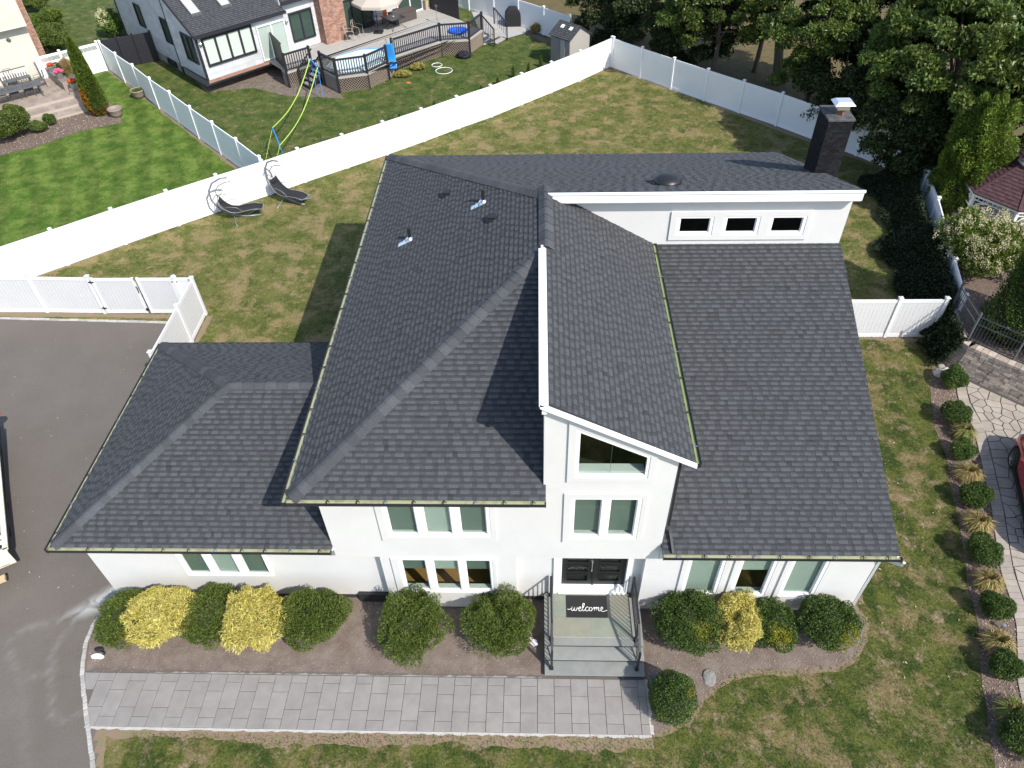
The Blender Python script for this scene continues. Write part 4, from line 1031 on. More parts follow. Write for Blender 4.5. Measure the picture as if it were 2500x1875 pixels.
# ================================================================== FENCES
def fence_run(name_label, pts, H=1.83, boards=False, mt='vinyl', grp=None, caps=True, name='vinyl_fence', side=1, latt=False, skip_last=False, gate=None, pw=.127):
    """pts: post positions (x,y). Panels between successive posts."""
    t = thing(name, name_label, 'fence', (*pts[0], 0), group=grp)
    if boards and mt == 'vinyl': mt = 'vinyl_rail'
    n = len(pts)
    for i, p in enumerate(pts):
        if skip_last and i == n - 1: break
        q = Vector(p); d = (Vector(pts[min(i + 1, n - 1)]) - Vector(pts[max(i - 1, 0)])).normalized(); nn = Vector((-d.y, d.x))
        po = MB().obox((q.x, q.y, H / 2 + .03), (d.x * pw, d.y * pw, 0), (nn.x * pw, nn.y * pw, 0), (0, 0, H + .06)).build('post', MT[mt], t)
        if caps:
            c = MB(); e = pw / 2 + .02; z = H + .06
            A = [(q.x + d.x * a * e + nn.x * b * e, q.y + d.y * a * e + nn.y * b * e, z) for a, b in ((-1, -1), (1, -1), (1, 1), (-1, 1))]
            c.add(A + [(a[0], a[1], z + .025) for a in A] + [(q.x, q.y, z + .075)], [(3, 2, 1, 0), (0, 1, 5, 4), (1, 2, 6, 5), (2, 3, 7, 6), (3, 0, 4, 7), (4, 5, 8), (5, 6, 8), (6, 7, 8), (7, 4, 8)]).build('post_cap', MT[mt], po)
    for i in range(n - 1):
        a, b = Vector(pts[i]), Vector(pts[i + 1]); d = (b - a); L = d.length; d.normalize(); nn = Vector((-d.y, d.x)); a = a + d * pw / 2; b = b - d * pw / 2; L = (b - a).length
        z1 = H - .02; ztop = z1 - .14
        if latt: ztop = z1 - .42
        mb = MB(); mb.bar((a.x, a.y, z1 - .07), (b.x, b.y, z1 - .07), .05, .14); mb.build('rail', MT[mt], t)
        MB().bar((a.x, a.y, .10), (b.x, b.y, .10), .05, .16).build('rail', MT[mt], t)
        if latt:
            MB().bar((a.x, a.y, ztop - .03), (b.x, b.y, ztop - .03), .05, .09).build('rail', MT[mt], t)
            lm = MB(); s = 0; hh = z1 - .14 - ztop - .01
            while s < L + hh:
                for sg in (1, -1):
                    x0, x1 = s, s - hh
                    if sg < 0: x0, x1 = s - hh, s
                    c0, c1 = max(0, min(L, x0)), max(0, min(L, x1))
                    if abs(x1 - x0) > 0 and abs(c1 - c0) > .02:
                        f0, f1 = (c0 - x0) / (x1 - x0), (c1 - x0) / (x1 - x0)
                        P = a + d * c0 + nn * .006 * sg; Q = a + d * c1 + nn * .006 * sg
                        lm.bar((P.x, P.y, ztop + .015 + hh * f0), (Q.x, Q.y, ztop + .015 + hh * f1), .008, .03, up=(nn.x, nn.y, 0))
                s += .1
            lm.build('lattice', MT[mt], t); ztop -= .075
        if boards:
            k = max(1, round(L / .152)); w = L / k
            for j in range(k):
                p = a + d * (w * (j + .5))
                MB().obox((p.x, p.y, (ztop + .18) / 2), (d.x * (w - .012), d.y * (w - .012), 0), (nn.x * .022, nn.y * .022, 0), (0, 0, ztop - .18)).build('board', MT['vinyl_soft'], t)
            MB().bar((a.x, a.y, (ztop + .18) / 2), (b.x, b.y, (ztop + .18) / 2), .01, ztop - .18).build('panel_web', MT['vinyl'], t)
        else:
            k = max(1, round(L / .152)); w = L / k; pm = MB()
            for j in range(k):
                p = a + d * (w * (j + .5))
                pm.obox((p.x, p.y, (ztop + .18) / 2), (d.x * (w - .008), d.y * (w - .008), 0), (nn.x * .022, nn.y * .022, 0), (0, 0, ztop - .18))
            pm.bar((a.x, a.y, (ztop + .18) / 2), (b.x, b.y, (ztop + .18) / 2), .012, ztop - .18)
            pm.build('panel', MT['vinyl_bright' if mt == 'vinyl' else mt], t)
    return t
A_posts = [(4.78, 49.0), (2.655, 46.75), (.86, 45.02), (-.905, 43.38), (-2.66, 41.75), (-4.48, 40.3), (-6.28, 38.76), (-8.16, 37.25), (-10.05, 35.8), (-12.02, 34.33), (-13.51, 33.1), (-15.35, 31.75), (-17.24, 30.3), (-19.2, 28.75), (-21.2, 27.1), (-22.9, 25.75), (-24.7, 24.4), (-26.5, 23.0)]
fence_run('very long white vinyl privacy fence running diagonally behind the two hanging loungers', A_posts)
F_posts = [(6.52, 47.15), (8.22, 45.35), (9.96, 43.62), (11.70, 41.92), (13.45, 40.2), (15.1, 38.4), (16.8, 36.6), (18.2, 34.9)]
t_ = fence_run('white vinyl privacy fence along the back yard edge under the dark trees', [(4.87, 48.9)] + F_posts)
D_posts = [(-28.80, 49.68), (-26.85, 47.55), (-24.95, 45.6), (-23.08, 43.5), (-21.15, 41.5), (-19.26, 39.45), (-17.38, 37.48), (-15.5, 35.5), (-13.75, 33.55)]
fence_run('white vinyl privacy fence dividing the bright mown lawn from the deck yard', D_posts)
fence_run('short white fence with a lattice top beside the tall slim arborvitae', [(-31.9, 47.15), (-30.75, 48.1), (-28.98, 49.6)], latt=True)
fence_run('white vinyl fence behind the covered grill', [(-7.2, 62.2), (-5.2, 60.4), (-3.2, 58.6), (-1.35, 56.75), (.47, 54.95), (2.25, 53.15)])
fence_run('short white fence between the right wing and the ivy bank', [(8.9, 22.0), (11.2, 22.0), (13.45, 22.0), (15.15, 22.0)], boards=True)
fence_run('ivy-covered white fence along the right side yard', [(15.9, 22.2), (16.45, 24.5), (17.0, 26.8), (17.55, 29.1), (17.95, 31.4), (18.2, 34.0)])
fence_run('white vinyl fence turning the driveway corner behind the garage roof', [(-13.72, 23.5), (-13.70, 21.75), (-13.70, 19.1)], boards=True)
fence_run('white vinyl fence beside the double gate at the top of the driveway', [(-25.4, 23.72), (-23.0, 23.72), (-20.50, 23.70), (-18.0, 23.62)], boards=True)
# double gate
gt = thing('double_gate', 'white vinyl double gate with black hinges at the top of the driveway', 'gate', (-16, 23.6, 0))
for (a, b, hx) in ((-17.88, -16.12, -17.9), (-16.02, -14.55, -14.5)):
    lf = MB(); y = 23.58; H = 1.81
    lf.box(a, b, y - .025, y + .025, .05, .2); lf.box(a, b, y - .025, y + .025, H - .14, H); lf.box(a, a + .1, y - .035, y + .035, .05, H + .02); lf.box(b - .1, b, y - .035, y + .035, .05, H + .02)
    leaf = lf.build('gate_leaf', MT['vinyl_rail'], gt)
    k = 11
    for j in range(k):
        w = (b - a - .2) / k; xx = a + .1 + w * j
        MB().box(xx + .005, xx + w - .005, y - .011, y + .011, .2, H - .14).build('board', MT['vinyl_soft'], leaf)
    for z in (.3, 1.62): MB().box(hx - .1, hx + .12, y - .05, y - .036, z, z + .05).box(hx - .02, hx + .02, y - .055, y - .036, z - .04, z + .09).build('hinge', MT['black_metal'], leaf)
MB().tube([(-16.13, 23.52, 1.45), (-16.08, 23.49, 1.35), (-16.10, 23.50, 1.15)], .02, 6).box(-16.14, -16.06, 23.50, 23.54, .22, .32).build('latch', MT['black_metal'], gt)
for x in (-14.47,): 
    po = MB().box(x - .065, x + .065, 23.52, 23.65, 0, 1.88).build('post', MT['vinyl_rail'], gt); MB().lathe((x, 23.585, 1.88), [(.12, 0), (.12, .03), (.01, .07)], 4).build('post_cap', MT['vinyl_rail'], po)
MB().bar((-14.4, 23.585, 1.74), (-13.78, 23.585, 1.74), .05, .14).bar((-14.4, 23.585, .12), (-13.78, 23.585, .12), .05, .14).bar((-14.4, 23.585, .93), (-13.78, 23.585, .93), .02, 1.5).build('side_panel', MT['vinyl_rail'], gt)

# ================================================================== FOLIAGE HELPERS
def unit(a): return a / np.maximum(np.linalg.norm(a, axis=1, keepdims=True), 1e-9)
def leafmesh(Cn, D, L, W, rng=RNG):
    n = len(Cn); U = unit(np.cross(D, unit(rng.normal(size=(n, 3))))); L = np.asarray(L).reshape(-1, 1) / 2; W = np.asarray(W).reshape(-1, 1) / 2
    return np.stack([Cn - D * L, Cn + U * W - D * L * .1, Cn + D * L, Cn - U * W - D * L * .1], 1)
def blob(n, c, r, lumps=14, amp=.28, shell=.35, zmin=-1.0, rng=RNG, power=14):
    d = unit(rng.normal(size=(n, 3))); d[:, 2] = np.where(d[:, 2] < zmin, -d[:, 2], d[:, 2])
    Lk = unit(rng.normal(size=(lumps, 3))); dots = d @ Lk.T
    s = 1 - amp + amp * np.exp(power * (dots.max(1) - 1))
    rad = s * (1 - shell * rng.random(n) ** 1.6)
    nrm = unit(d / np.array(r))
    return np.array(c) + d * np.array(r) * rad[:, None], nrm, rad / s
def multiblob(n, c, r, subs, lumps, amp, shell, zmin, rng, power):
    Ps, Ns, Qs = [], [], []
    cc = [(np.array([0, 0, 0.]), .80)]
    for i in range(subs):
        a = 2 * np.pi * (i + rng.uniform(-.3, .3)) / subs; e = rng.uniform(-.15, .75)
        cc.append((np.array([np.cos(a) * np.cos(e) * .52, np.sin(a) * np.cos(e) * .52, np.sin(e) * .55]), rng.uniform(.40, .56)))
    for o, k in cc:
        w = k * k; m = int(n * w / sum(q[1] ** 2 for q in cc))
        P, N, q = blob(m, np.array(c) + o * np.array(r), np.array(r) * k, max(6, lumps // 2), amp, shell, zmin, rng, power)
        Ps.append(P); Ns.append(N); Qs.append(q)
    return np.concatenate(Ps), np.concatenate(Ns), np.concatenate(Qs)
def shrub(name, label, cat, c, r, n, L, W, m, spread=.6, up=.3, amp=.25, group=None, tint=(.65, 1.35), core=.72, patches=None, shell=.3, lumps=14, part_name='foliage', seed=None, droop=0.0, zmin=-.75, power=14, subs=0):
    rng = np.random.default_rng(seed if seed is not None else int(abs(c[0] * 97 + c[1] * 31)) + 1)
    t = thing(name, label, cat, (c[0], c[1], 0), group=group)
    cz = c[2] if len(c) > 2 else r[2] * .8
    if subs: P, N, q = multiblob(n, (c[0], c[1], cz), [x * 1.06 for x in r], subs, lumps, amp, shell, zmin, rng, power)
    else: P, N, q = blob(n, (c[0], c[1], cz), r, lumps, amp, shell, zmin, rng, power)
    k = P[:, 2] > .03; P, N, q = P[k], N[k], q[k]; n = len(P)
    D = unit(N + rng.normal(size=(n, 3)) * spread + np.array([0, 0, up - droop]))
    Lr = L * rng.uniform(.6, 1.3, n); Wr = W * rng.uniform(.7, 1.3, n)
    T = rng.uniform(tint[0], tint[1], (n, 1)) * np.ones((1, 3))
    if patches:
        for (dx, dy, dz, rad, col) in patches:
            e = np.linalg.norm((P - np.array([c[0], c[1], cz])) / np.array(r) - np.array([dx, dy, dz]), axis=1) + rng.normal(size=n) * .08
            T[e < rad] *= np.array(col)
    quads_np(part_name, leafmesh(P, D, Lr, Wr, rng), m, t, T)
    if core: MB().ellip((c[0], c[1], cz), [x * core * (1 - amp * .9) for x in r], 12, 7, jit=.06).build('branches', MT['twig'], t)
    return t

def tree(name, label, base, H, crown, n, L, W, m, trunk_r=.2, cat='tree', tint=(.6, 1.4), clump=1.1, nclump=40, droop=0, seed=1, flat=.75, limbs=8, top=None, inner=.25):
    """crown: (cx,cy,cz,rx,ry,rz). Leaves sit on clumps spread through the crown."""
    rng = np.random.default_rng(seed); t = thing(name, label, cat, (base[0], base[1], 0))
    cx, cy, cz, rx, ry, rz = crown
    d = unit(rng.normal(size=(nclump, 3))); d[:, 2] = np.abs(d[:, 2]) * 1.0 * np.where(rng.random(nclump) < .28, -1, 1)
    rad = rng.uniform(.55, 1.0, nclump) ** .6; CC = np.array([cx, cy, cz]) + d * rad[:, None] * np.array([rx, ry, rz])
    cs = clump * rng.uniform(.65, 1.3, nclump)
    tr = MB(); Bv = Vector((base[0], base[1], 0)); Tp = Vector((cx, cy, cz + rz * .3))
    tr.tube([Bv - Vector((0, 0, .2)), Bv.lerp(Tp, .08) * 1.0, Bv.lerp(Tp, .4) + Vector((.15, .1, 0)), Bv.lerp(Tp, .75), Tp], [trunk_r * 1.35, trunk_r, trunk_r * .8, trunk_r * .55, trunk_r * .2], 10)
    tr.build('trunk', MT['bark'], t, smooth=True)
    for i in range(min(limbs, nclump)):
        q = Vector(CC[i * (nclump // limbs)]); s = Bv.lerp(Tp, .35 + .4 * (i / limbs))
        MB().tube([s, s.lerp(q, .5) + Vector((0, 0, .25)), q], [trunk_r * .35, trunk_r * .22, trunk_r * .06], 6).build('limb', MT['bark'], t, smooth=True)
    per = n // nclump; Ps, Ns, Ts = [], [], []
    for i in range(nclump):
        P, N, q = blob(per, CC[i], (cs[i], cs[i], cs[i] * flat), 8, .35, .55, -.5, rng)
        Ps.append(P); Ns.append(N); Ts.append(np.full((per, 1), rng.uniform(.85, 1.18)))
    P, N, T = np.concatenate(Ps), np.concatenate(Ns), np.concatenate(Ts); k = P[:, 2] > .15; P, N, T = P[k], N[k], T[k]; nn = len(P)
    D = unit(N * .8 + rng.normal(size=(nn, 3)) * .8 + np.array([0, 0, .1 - droop]))
    T = T * rng.uniform(tint[0], tint[1], (nn, 1)) * np.ones((1, 3)) * np.array([1, 1, 1])
    T[:, 0] *= rng.uniform(.85, 1.25, nn)
    quads_np('crown', leafmesh(P, D, L * rng.uniform(.6, 1.3, nn), W * rng.uniform(.7, 1.3, nn), rng), m, t, T)
    return t
def cone_tree(name, label, c, H, R, n, L, W, m, cat='tree', lean=(0, 0), tint=(.6, 1.4), patches=None, seed=1, amp=.22, z0=.1, power=.75, group=None):
    rng = np.random.default_rng(seed); t = thing(name, label, cat, (c[0], c[1], 0), group=group)
    h = rng.random(n) ** .85; a = rng.uniform(0, 2 * np.pi, n)
    lum = .5 + .5 * np.sin(a * 5 + h * 14 + rng.uniform(0, 6)) * np.sin(h * 23 + a * 3)
    r = R * np.minimum(1, (1 - h) ** power * 1.08 + .03) * np.minimum(1, .7 + h * 3) * (1 - amp + amp * lum) * (1 - .3 * rng.random(n) ** 1.5)
    P = np.stack([c[0] + lean[0] * h + r * np.cos(a), c[1] + lean[1] * h + r * np.sin(a), z0 + h * (H - z0)], 1)
    N = np.stack([np.cos(a), np.sin(a), np.full(n, .5)], 1)
    D = unit(N + rng.normal(size=(n, 3)) * .5 + np.array([0, 0, .4])); T = rng.uniform(tint[0], tint[1], (n, 1)) * np.ones((1, 3)) * (.75 + .4 * lum[:, None])
    if patches:
        for (h0, h1, a0, a1, col) in patches:
            k = (h > h0) & (h < h1) & (np.cos(a - a0) > math.cos(a1)) & (rng.random(n) < .75); T[k] *= np.array(col)
    quads_np('foliage', leafmesh(P, D, L * rng.uniform(.6, 1.3, n), W * rng.uniform(.7, 1.3, n), rng), m, t, T)
    MB().tube([(c[0], c[1], -.05), (c[0] + lean[0] * .5, c[1] + lean[1] * .5, H * .5), (c[0] + lean[0] * .95, c[1] + lean[1] * .95, H * .92)], [R * .55, R * .42, .02], 8).build('trunk', MT['twig'], t)
    return t
def tuft(name, label, c, R, H, n, m, tint=(.6, 1.3), seed=0, group=None, greens=.3, W=.018):
    rng = np.random.default_rng(seed + 50); t = thing(name, label, 'ornamental grass', (c[0], c[1], 0), group=group)
    a = rng.uniform(0, 2 * np.pi, n); l = rng.uniform(.45, 1.05, n); b = a + rng.normal(size=n) * .35
    base = np.stack([c[0] + .12 * R * np.cos(a), c[1] + .12 * R * np.sin(a), np.full(n, .03)], 1); hh = H * rng.uniform(.5, 1.1, n)
    rr = R * l * rng.uniform(.3, 1, n)
    mid = base + np.stack([np.cos(b) * rr * .55, np.sin(b) * rr * .55, hh], 1); tip = base + np.stack([np.cos(b) * rr * 1.15, np.sin(b) * rr * 1.15, hh * rng.uniform(.25, .95, n)], 1)
    side = np.stack([-np.sin(b), np.cos(b), rng.uniform(-.5, .5, n)], 1) * W
    V = np.concatenate([np.stack([base - side, base + side, mid + side * .8, mid - side * .8], 1), np.stack([mid - side * .8, mid + side * .8, tip + side * .1, tip - side * .1], 1)], 0)
    T = rng.uniform(tint[0], tint[1], (n, 1)) * np.ones((1, 3)); g = rng.random(n) < greens; T[g] *= np.array([.42, .75, .4]); T = np.concatenate([T, T], 0)
    quads_np('blades', V, m, t, T); return t

# ---- shrubs along the facade (measured centres)
YL = ((1.9, 1.15, .5))
shrub('yew_shrub', 'dark green yew at the far left, half behind the larger golden shrub', 'shrub', (-11.15, 9.60, .62), (.92, .90, .74), 18700, 0.078, 0.023, MT['yew'], patches=[(.5, -.6, .3, .35, (2.2, 1.4, .8))], subs=9, seed=1)
shrub('golden_cypress', 'wide golden thread cypress, leftmost of the golden shrubs', 'shrub', (-10.12, 9.62, .78), (1.02, 1.02, .92), 30000, 0.126, 0.022, MT['gold'], spread=.75, up=-.15, amp=.32, lumps=22, tint=(.55, 1.2), core=.7, subs=9, seed=2)
shrub('yew_shrub', 'dark green yew squeezed between the two left golden shrubs', 'shrub', (-8.80, 9.64, .70), (.92, .98, .86), 22100, 0.078, 0.022, MT['yew'], up=.45, subs=9, seed=3)
shrub('golden_cypress', 'taller golden thread cypress below the right end of the garage window', 'shrub', (-7.50, 9.48, .78), (.95, 1.02, .94), 28500, 0.126, 0.022, MT['gold'], spread=.75, up=-.15, amp=.32, lumps=22, tint=(.55, 1.2), core=.7, subs=9, seed=4)
shrub('yew_shrub', 'big round green yew right of the second golden shrub', 'shrub', (-5.93, 9.60, .78), (1.02, .98, .86), 25500, 0.086, 0.022, MT['yew'], up=.4, subs=9, seed=5, amp=.2)
shrub('yew_shrub', 'ragged green yew under the ground-floor triple window', 'shrub', (-3.30, 9.38, .80), (1.16, 1.12, .98), 28900, 0.078, 0.020, MT['yew'], up=.5, subs=9, seed=6, amp=.38, lumps=20, patches=[(.15, -.3, .8, .22, (1.9, 1.2, .8))], tint=(.6, 1.5))
shrub('yew_shrub', 'spreading green yew just left of the front steps', 'shrub', (-.98, 9.40, .80), (1.18, 1.14, 1.0), 28900, 0.078, 0.020, MT['yew'], up=.5, subs=9, seed=7, amp=.38, lumps=20, tint=(.6, 1.5))
shrub('holly_shrub', 'dark glossy shrub right of the steps under the first tall window', 'shrub', (4.03, 9.62, .76), (1.04, 1.04, .92), 25500, 0.055, 0.027, MT['box'], spread=1.0, subs=9, seed=8, amp=.3, patches=[(.2, -.4, .4, .25, (2.6, 1.7, 1))])
shrub('golden_cypress', 'narrow golden thread cypress in the right front bed', 'shrub', (5.28, 9.60, .72), (.68, .94, .84), 22500, 0.117, 0.022, MT['gold'], spread=.75, up=-.15, amp=.32, lumps=22, tint=(.55, 1.2), core=.7, subs=9, seed=9)
shrub('holly_shrub', 'small green and bronze shrub tucked right of the narrow golden one', 'shrub', (6.22, 9.62, .62), (.78, .84, .72), 17000, 0.058, 0.025, MT['box'], spread=.9, subs=9, seed=10, amp=.32, patches=[(.1, -.6, .5, .4, (3.2, 2.0, 1)), (-.1, .2, .9, .2, (2.0, 1.4, 1))])
shrub('holly_shrub', 'dark green shrub near the house corner at the right end of the bed', 'shrub', (7.66, 9.66, .68), (.94, .90, .86), 22100, 0.058, 0.027, MT['box'], spread=1.0, subs=9, seed=11, amp=.32, patches=[(.5, -.7, .2, .45, (2.8, 1.8, 1))])
shrub('boxwood', 'egg-shaped clipped boxwood beside the end of the paver walk', 'shrub', (3.36, 7.66, .66), (.62, .66, .78), 10000, .045, .028, MT['box'], spread=1.0, amp=.12, seed=12, lumps=40, core=.8, patches=[(.55, -.1, .6, .14, (4, 1.6, 1))])
# ---- row beside the stone driveway
row = [((2330, 925), .50, .95, 'bright green ball shrub at the top of the driveway row beside the boulders'), ((2336, 1012), .56, 1.0, 'second clipped ball shrub of the driveway row, very round and dark'),
       ((2350, 1102), .46, .75, 'small green shrub between two tufts of grass beside the car shadow'), ((2378, 1212), .54, .95, 'clipped ball shrub level with the red car door'),
       ((2398, 1345), .58, 1.0, 'large clipped ball shrub level with the eave corner of the right wing'), ((2430, 1482), .50, .9, 'clipped ball shrub below the large one, above the landscape light'),
       ((2453, 1628), .48, .85, 'dark shrub with a pale green lower edge, second from the bottom of the row'), ((2498, 1800), .66, .95, 'broad green shrub in the bottom right corner')]
for i, (p, r, h, lb) in enumerate(row):
    q = at(p[0], p[1], .42 * h)
    shrub('ball_shrub', lb, 'shrub', (q.x, q.y, .45 * h), (r * .93, r * .93, .52 * h), 9000, .05, .03, MT['box'], spread=1.0, amp=.12, seed=30 + i, lumps=30, core=.7, subs=5, group='clipped shrubs in the mulch strip by the stone driveway', tint=(.7, 1.6) if i in (0, 2) else (.6, 1.3))
gr = [((2352, 1062), .48, .45, 'green-gold grass tuft just below the second ball shrub', .55), ((2362, 1160), .55, .4, 'straw-coloured grass tuft at the front wheel of the red car', .15),
      ((2385, 1282), .55, .42, 'straw and green grass tuft, third from the top of the row', .25), ((2410, 1424), .5, .45, 'orange-straw grass tuft level with the house corner', .12),
      ((2431, 1575), .52, .45, 'straw grass tuft just below the small landscape light', .15), ((2470, 1745), .55, .42, 'mostly green grass tuft, lowest of the row', .6)]
for i, (p, r, h, lb, g) in enumerate(gr):
    q = at(p[0], p[1], .15); tuft('ornamental_grass', lb, (q.x, q.y), r * .85, h, 1500, MT['strawgrass'], seed=i, greens=g, W=.011, tint=(.5, 1.4), group='ornamental grass tufts between the ball shrubs')

# ---- small things in the front beds
q = at(1732, 1655); rk = thing('flat_rock', 'flat pale rock half buried in the right front bed', 'rock', (q.x, q.y, 0)); MB().ellip((q.x, q.y, .03), (.17, .24, .05), 10, 6, jit=.15, tint=.55).build('stone', MT['granite'], rk, tint=True)
q = at(244, 1598); 
sw = thing('yard_ornament', 'fallen black and white swan-shaped yard ornament in the left corner of the bed', 'ornament', (q.x, q.y, 0))
MB().ellip((q.x - .03, q.y - .07, .07), (.16, .09, .05), 12, 7, jit=.08).ellip((q.x + .1, q.y - .1, .08), (.1, .07, .04), 10, 6, jit=.1).build('white_body', MT['letter'], sw, smooth=True)
MB().ellip((q.x - .02, q.y + .1, .09), (.14, .07, .05), 12, 7, jit=.1).tube([(q.x + .05, q.y + .06, .08), (q.x + .16, q.y + .0, .14), (q.x + .2, q.y - .03, .12), (q.x + .17, q.y - .06, .1)], .022, 6).build('black_body', MT['black_fabric'], sw, smooth=True)
q = at(1298, 1566, .1)
pb = thing('paper_scrap', 'crumpled pink and white paper lying between the left yew and the steps', 'paper', (q.x, q.y, 0))
MB().add([(q.x - .14, q.y + .14, .14), (q.x + .02, q.y + .06, .20), (q.x + .17, q.y - .10, .12), (q.x + .06, q.y - .12, .05), (q.x - .1, q.y + .02, .07), (q.x + .14, q.y - .02, .2)], [(0, 1, 4), (1, 5, 3, 4), (5, 2, 3)]).build('sheet', mat('pink_paper', (.78, .68, .72), .6), pb)
q = at(1596, 1657)
MBx = thing('solar_light', 'tiny blue-black solar light in the soil beside the clipped boxwood', 'garden light', (q.x, q.y, 0))
MB().box(q.x - .05, q.x + .05, q.y - .03, q.y + .03, .12, .15).build('panel', mat('solar_blue', (.05, .13, .25), .2), MBx); MB().tube([(q.x, q.y, 0), (q.x, q.y, .12)], .01, 6).build('stake', MT['black_metal'], MBx)
q = at(2442, 1535); lg = thing('landscape_light', 'small round white landscape light between ball shrub and grass tuft', 'garden light', (q.x, q.y, 0))
MB().lathe((q.x, q.y, .1), [(.02, 0), (.02, .12), (.055, .12), (.06, .14), (.02, .15)], 16).build('lamp_head', MT['grey_tube'], lg); MB().tube([(q.x, q.y, 0), (q.x, q.y, .12)], .012, 6).build('stake', MT['black_metal'], lg)
for i, (p, s, lb) in enumerate((((2293, 914), .24, 'big pale boulder at the top of the driveway shrub row'), ((2309, 902), .11, 'white stone touching the retaining wall foot'), ((2296, 896), .14, 'tan flat stone behind the big pale boulder'))):
    q = at(*p); b_ = thing('boulder', lb, 'rock', (q.x, q.y, 0)); MB().ellip((q.x, q.y, s * .3), (s, s * .8, s * .55), 12, 8, jit=.14, tint=1.3 if i != 2 else .8).build('stone', MT['granite'], b_, tint=True)

# ================================================================== STONE DRIVEWAY, RETAINING WALL
def voronoi(poly, seeds):
    cells = []
    for i, s in enumerate(seeds):
        c = list(poly)
        near = sorted(range(len(seeds)), key=lambda j: (seeds[j][0] - s[0]) ** 2 + (seeds[j][1] - s[1]) ** 2)[1:16]
        for j in near:
            q = seeds[j]; mx, my = (s[0] + q[0]) / 2, (s[1] + q[1]) / 2; a, b = s[0] - q[0], s[1] - q[1]
            c = clip(c, a, b, -(a * mx + b * my))
            if len(c) < 3: break
        cells.append(c)
    return cells
def inset(poly, d):
    n = len(poly); ar = sum(poly[i][0] * poly[(i + 1) % n][1] - poly[(i + 1) % n][0] * poly[i][1] for i in range(n)); sg = 1 if ar > 0 else -1
    out = list(poly)
    for i in range(n):
        (x0, y0), (x1, y1) = poly[i], poly[(i + 1) % n]; a, b = -(y1 - y0) * sg, (x1 - x0) * sg; l = math.hypot(a, b)
        if l < 1e-6: continue
        a /= l; b /= l; out = clip(out, a, b, -(a * x0 + b * y0) - d)
        if len(out) < 3: return []
    return out
MT['dark_joint'] = mat('flag_joint', (.07, .058, .048), .95)
fdv = thing('flagstone_driveway', 'irregular flagstone driveway under the red car', 'driveway', (17, 12, 0))
WD = (Vector((17.05, 18.33)) - Vector((15.27, 19.98))).normalized()
WB0 = Vector((15.27, 19.98)); WB1 = WB0 + WD * 12
base = [(p[0] + .0, p[1]) for p in SR] + [(30, 3), (30, 8), (WB1.x, WB1.y)]
MB().prism(base[::-1], .006, .024).build('joint_bed', MT['dark_joint'], fdv)
edge_y = np.array([p[1] for p in SR][::-1]); edge_x = np.array([p[0] for p in SR][::-1])
def lx(y): return float(np.interp(y, edge_y, edge_x))
# belgian edge + border pavers following the left side
yv = 4.2; 
while yv < 19.2:
    a0, a1 = lx(yv), lx(yv + .2); q = MB(); g = .006
    q.prism([(a0 + .02, yv + g), (a0 + .36, yv + g), (a1 + .36, yv + .2 - g), (a1 + .02, yv + .2 - g)], .02, .045, random.uniform(.85, 1.1)); q.build('border_paver', MT['flag'], fdv, tint=True); yv += .2
rd = random.Random(4); seeds = []; 
region = [(lx(y) + .37, y) for y in np.arange(4.2, 19.3, 1.0)]
hull = [(12.9, 4.0), (22, 4.0), (22, 13.6), (15.2, 19.75), (14.6, 19.4), (13.6, 16)]
tries = 0
while len(seeds) < 620 and tries < 30000:
    tries += 1; x, y = rd.uniform(12.9, 19.5), rd.uniform(4.0, 19.7)
    if x < lx(y) + .45: continue
    if (Vector((x, y)) - WB0).dot(Vector((WD.y, -WD.x))) < .12 * 0 + .15: continue
    if all((x - s[0]) ** 2 + (y - s[1]) ** 2 > .235 ** 2 for s in seeds): seeds.append((x, y))
big = [(12.0, 3.5), (20, 3.5), (20, 20.5), (12, 20.5)]
cells = voronoi(big, seeds); cells = [c for c in cells if len(c) >= 3]
fin = []
for c in cells:
    cy = sum(p[1] for p in c) / len(c)
    y0, y1 = cy - .4, cy + .4; x0, x1 = lx(y0) + .375, lx(y1) + .375          # clip to the border line
    c = clip(c, (y1 - y0), -(x1 - x0), -((y1 - y0) * x0 - (x1 - x0) * y0))
    if len(c) < 3: continue
    nn_ = Vector((WD.y, -WD.x))
    if nn_.y > 0: nn_ = -nn_
    o_ = WB0 + nn_ * .14; c = clip(c, nn_.x, nn_.y, -(nn_.dot(o_)))
    if len(c) < 3: continue
    c = inset(c, .015)
    if len(c) >= 3: fin.append((px_area([(p[0], p[1], .05) for p in c]), c))
fin.sort(key=lambda r: -r[0]); rest = MB()
for i, (ar, c) in enumerate(fin):
    n_ = len(c); a_ = sum(c[k][0] * c[(k + 1) % n_][1] - c[(k + 1) % n_][0] * c[k][1] for k in range(n_))
    if a_ < 0: c = c[::-1]
    q = MB().prism(c, .02, .046 + rd.uniform(-.003, .003), rd.uniform(.92, 1.08))
    if i < 300 and ar > 0: q.build('flagstone', MT['flag'], fdv, tint=True)
    else: rest.add(q.v, q.f, q.t[0])
if rest.f: rest.build('far_flagstones', MT['flag'], fdv, tint=True, kind='stuff')

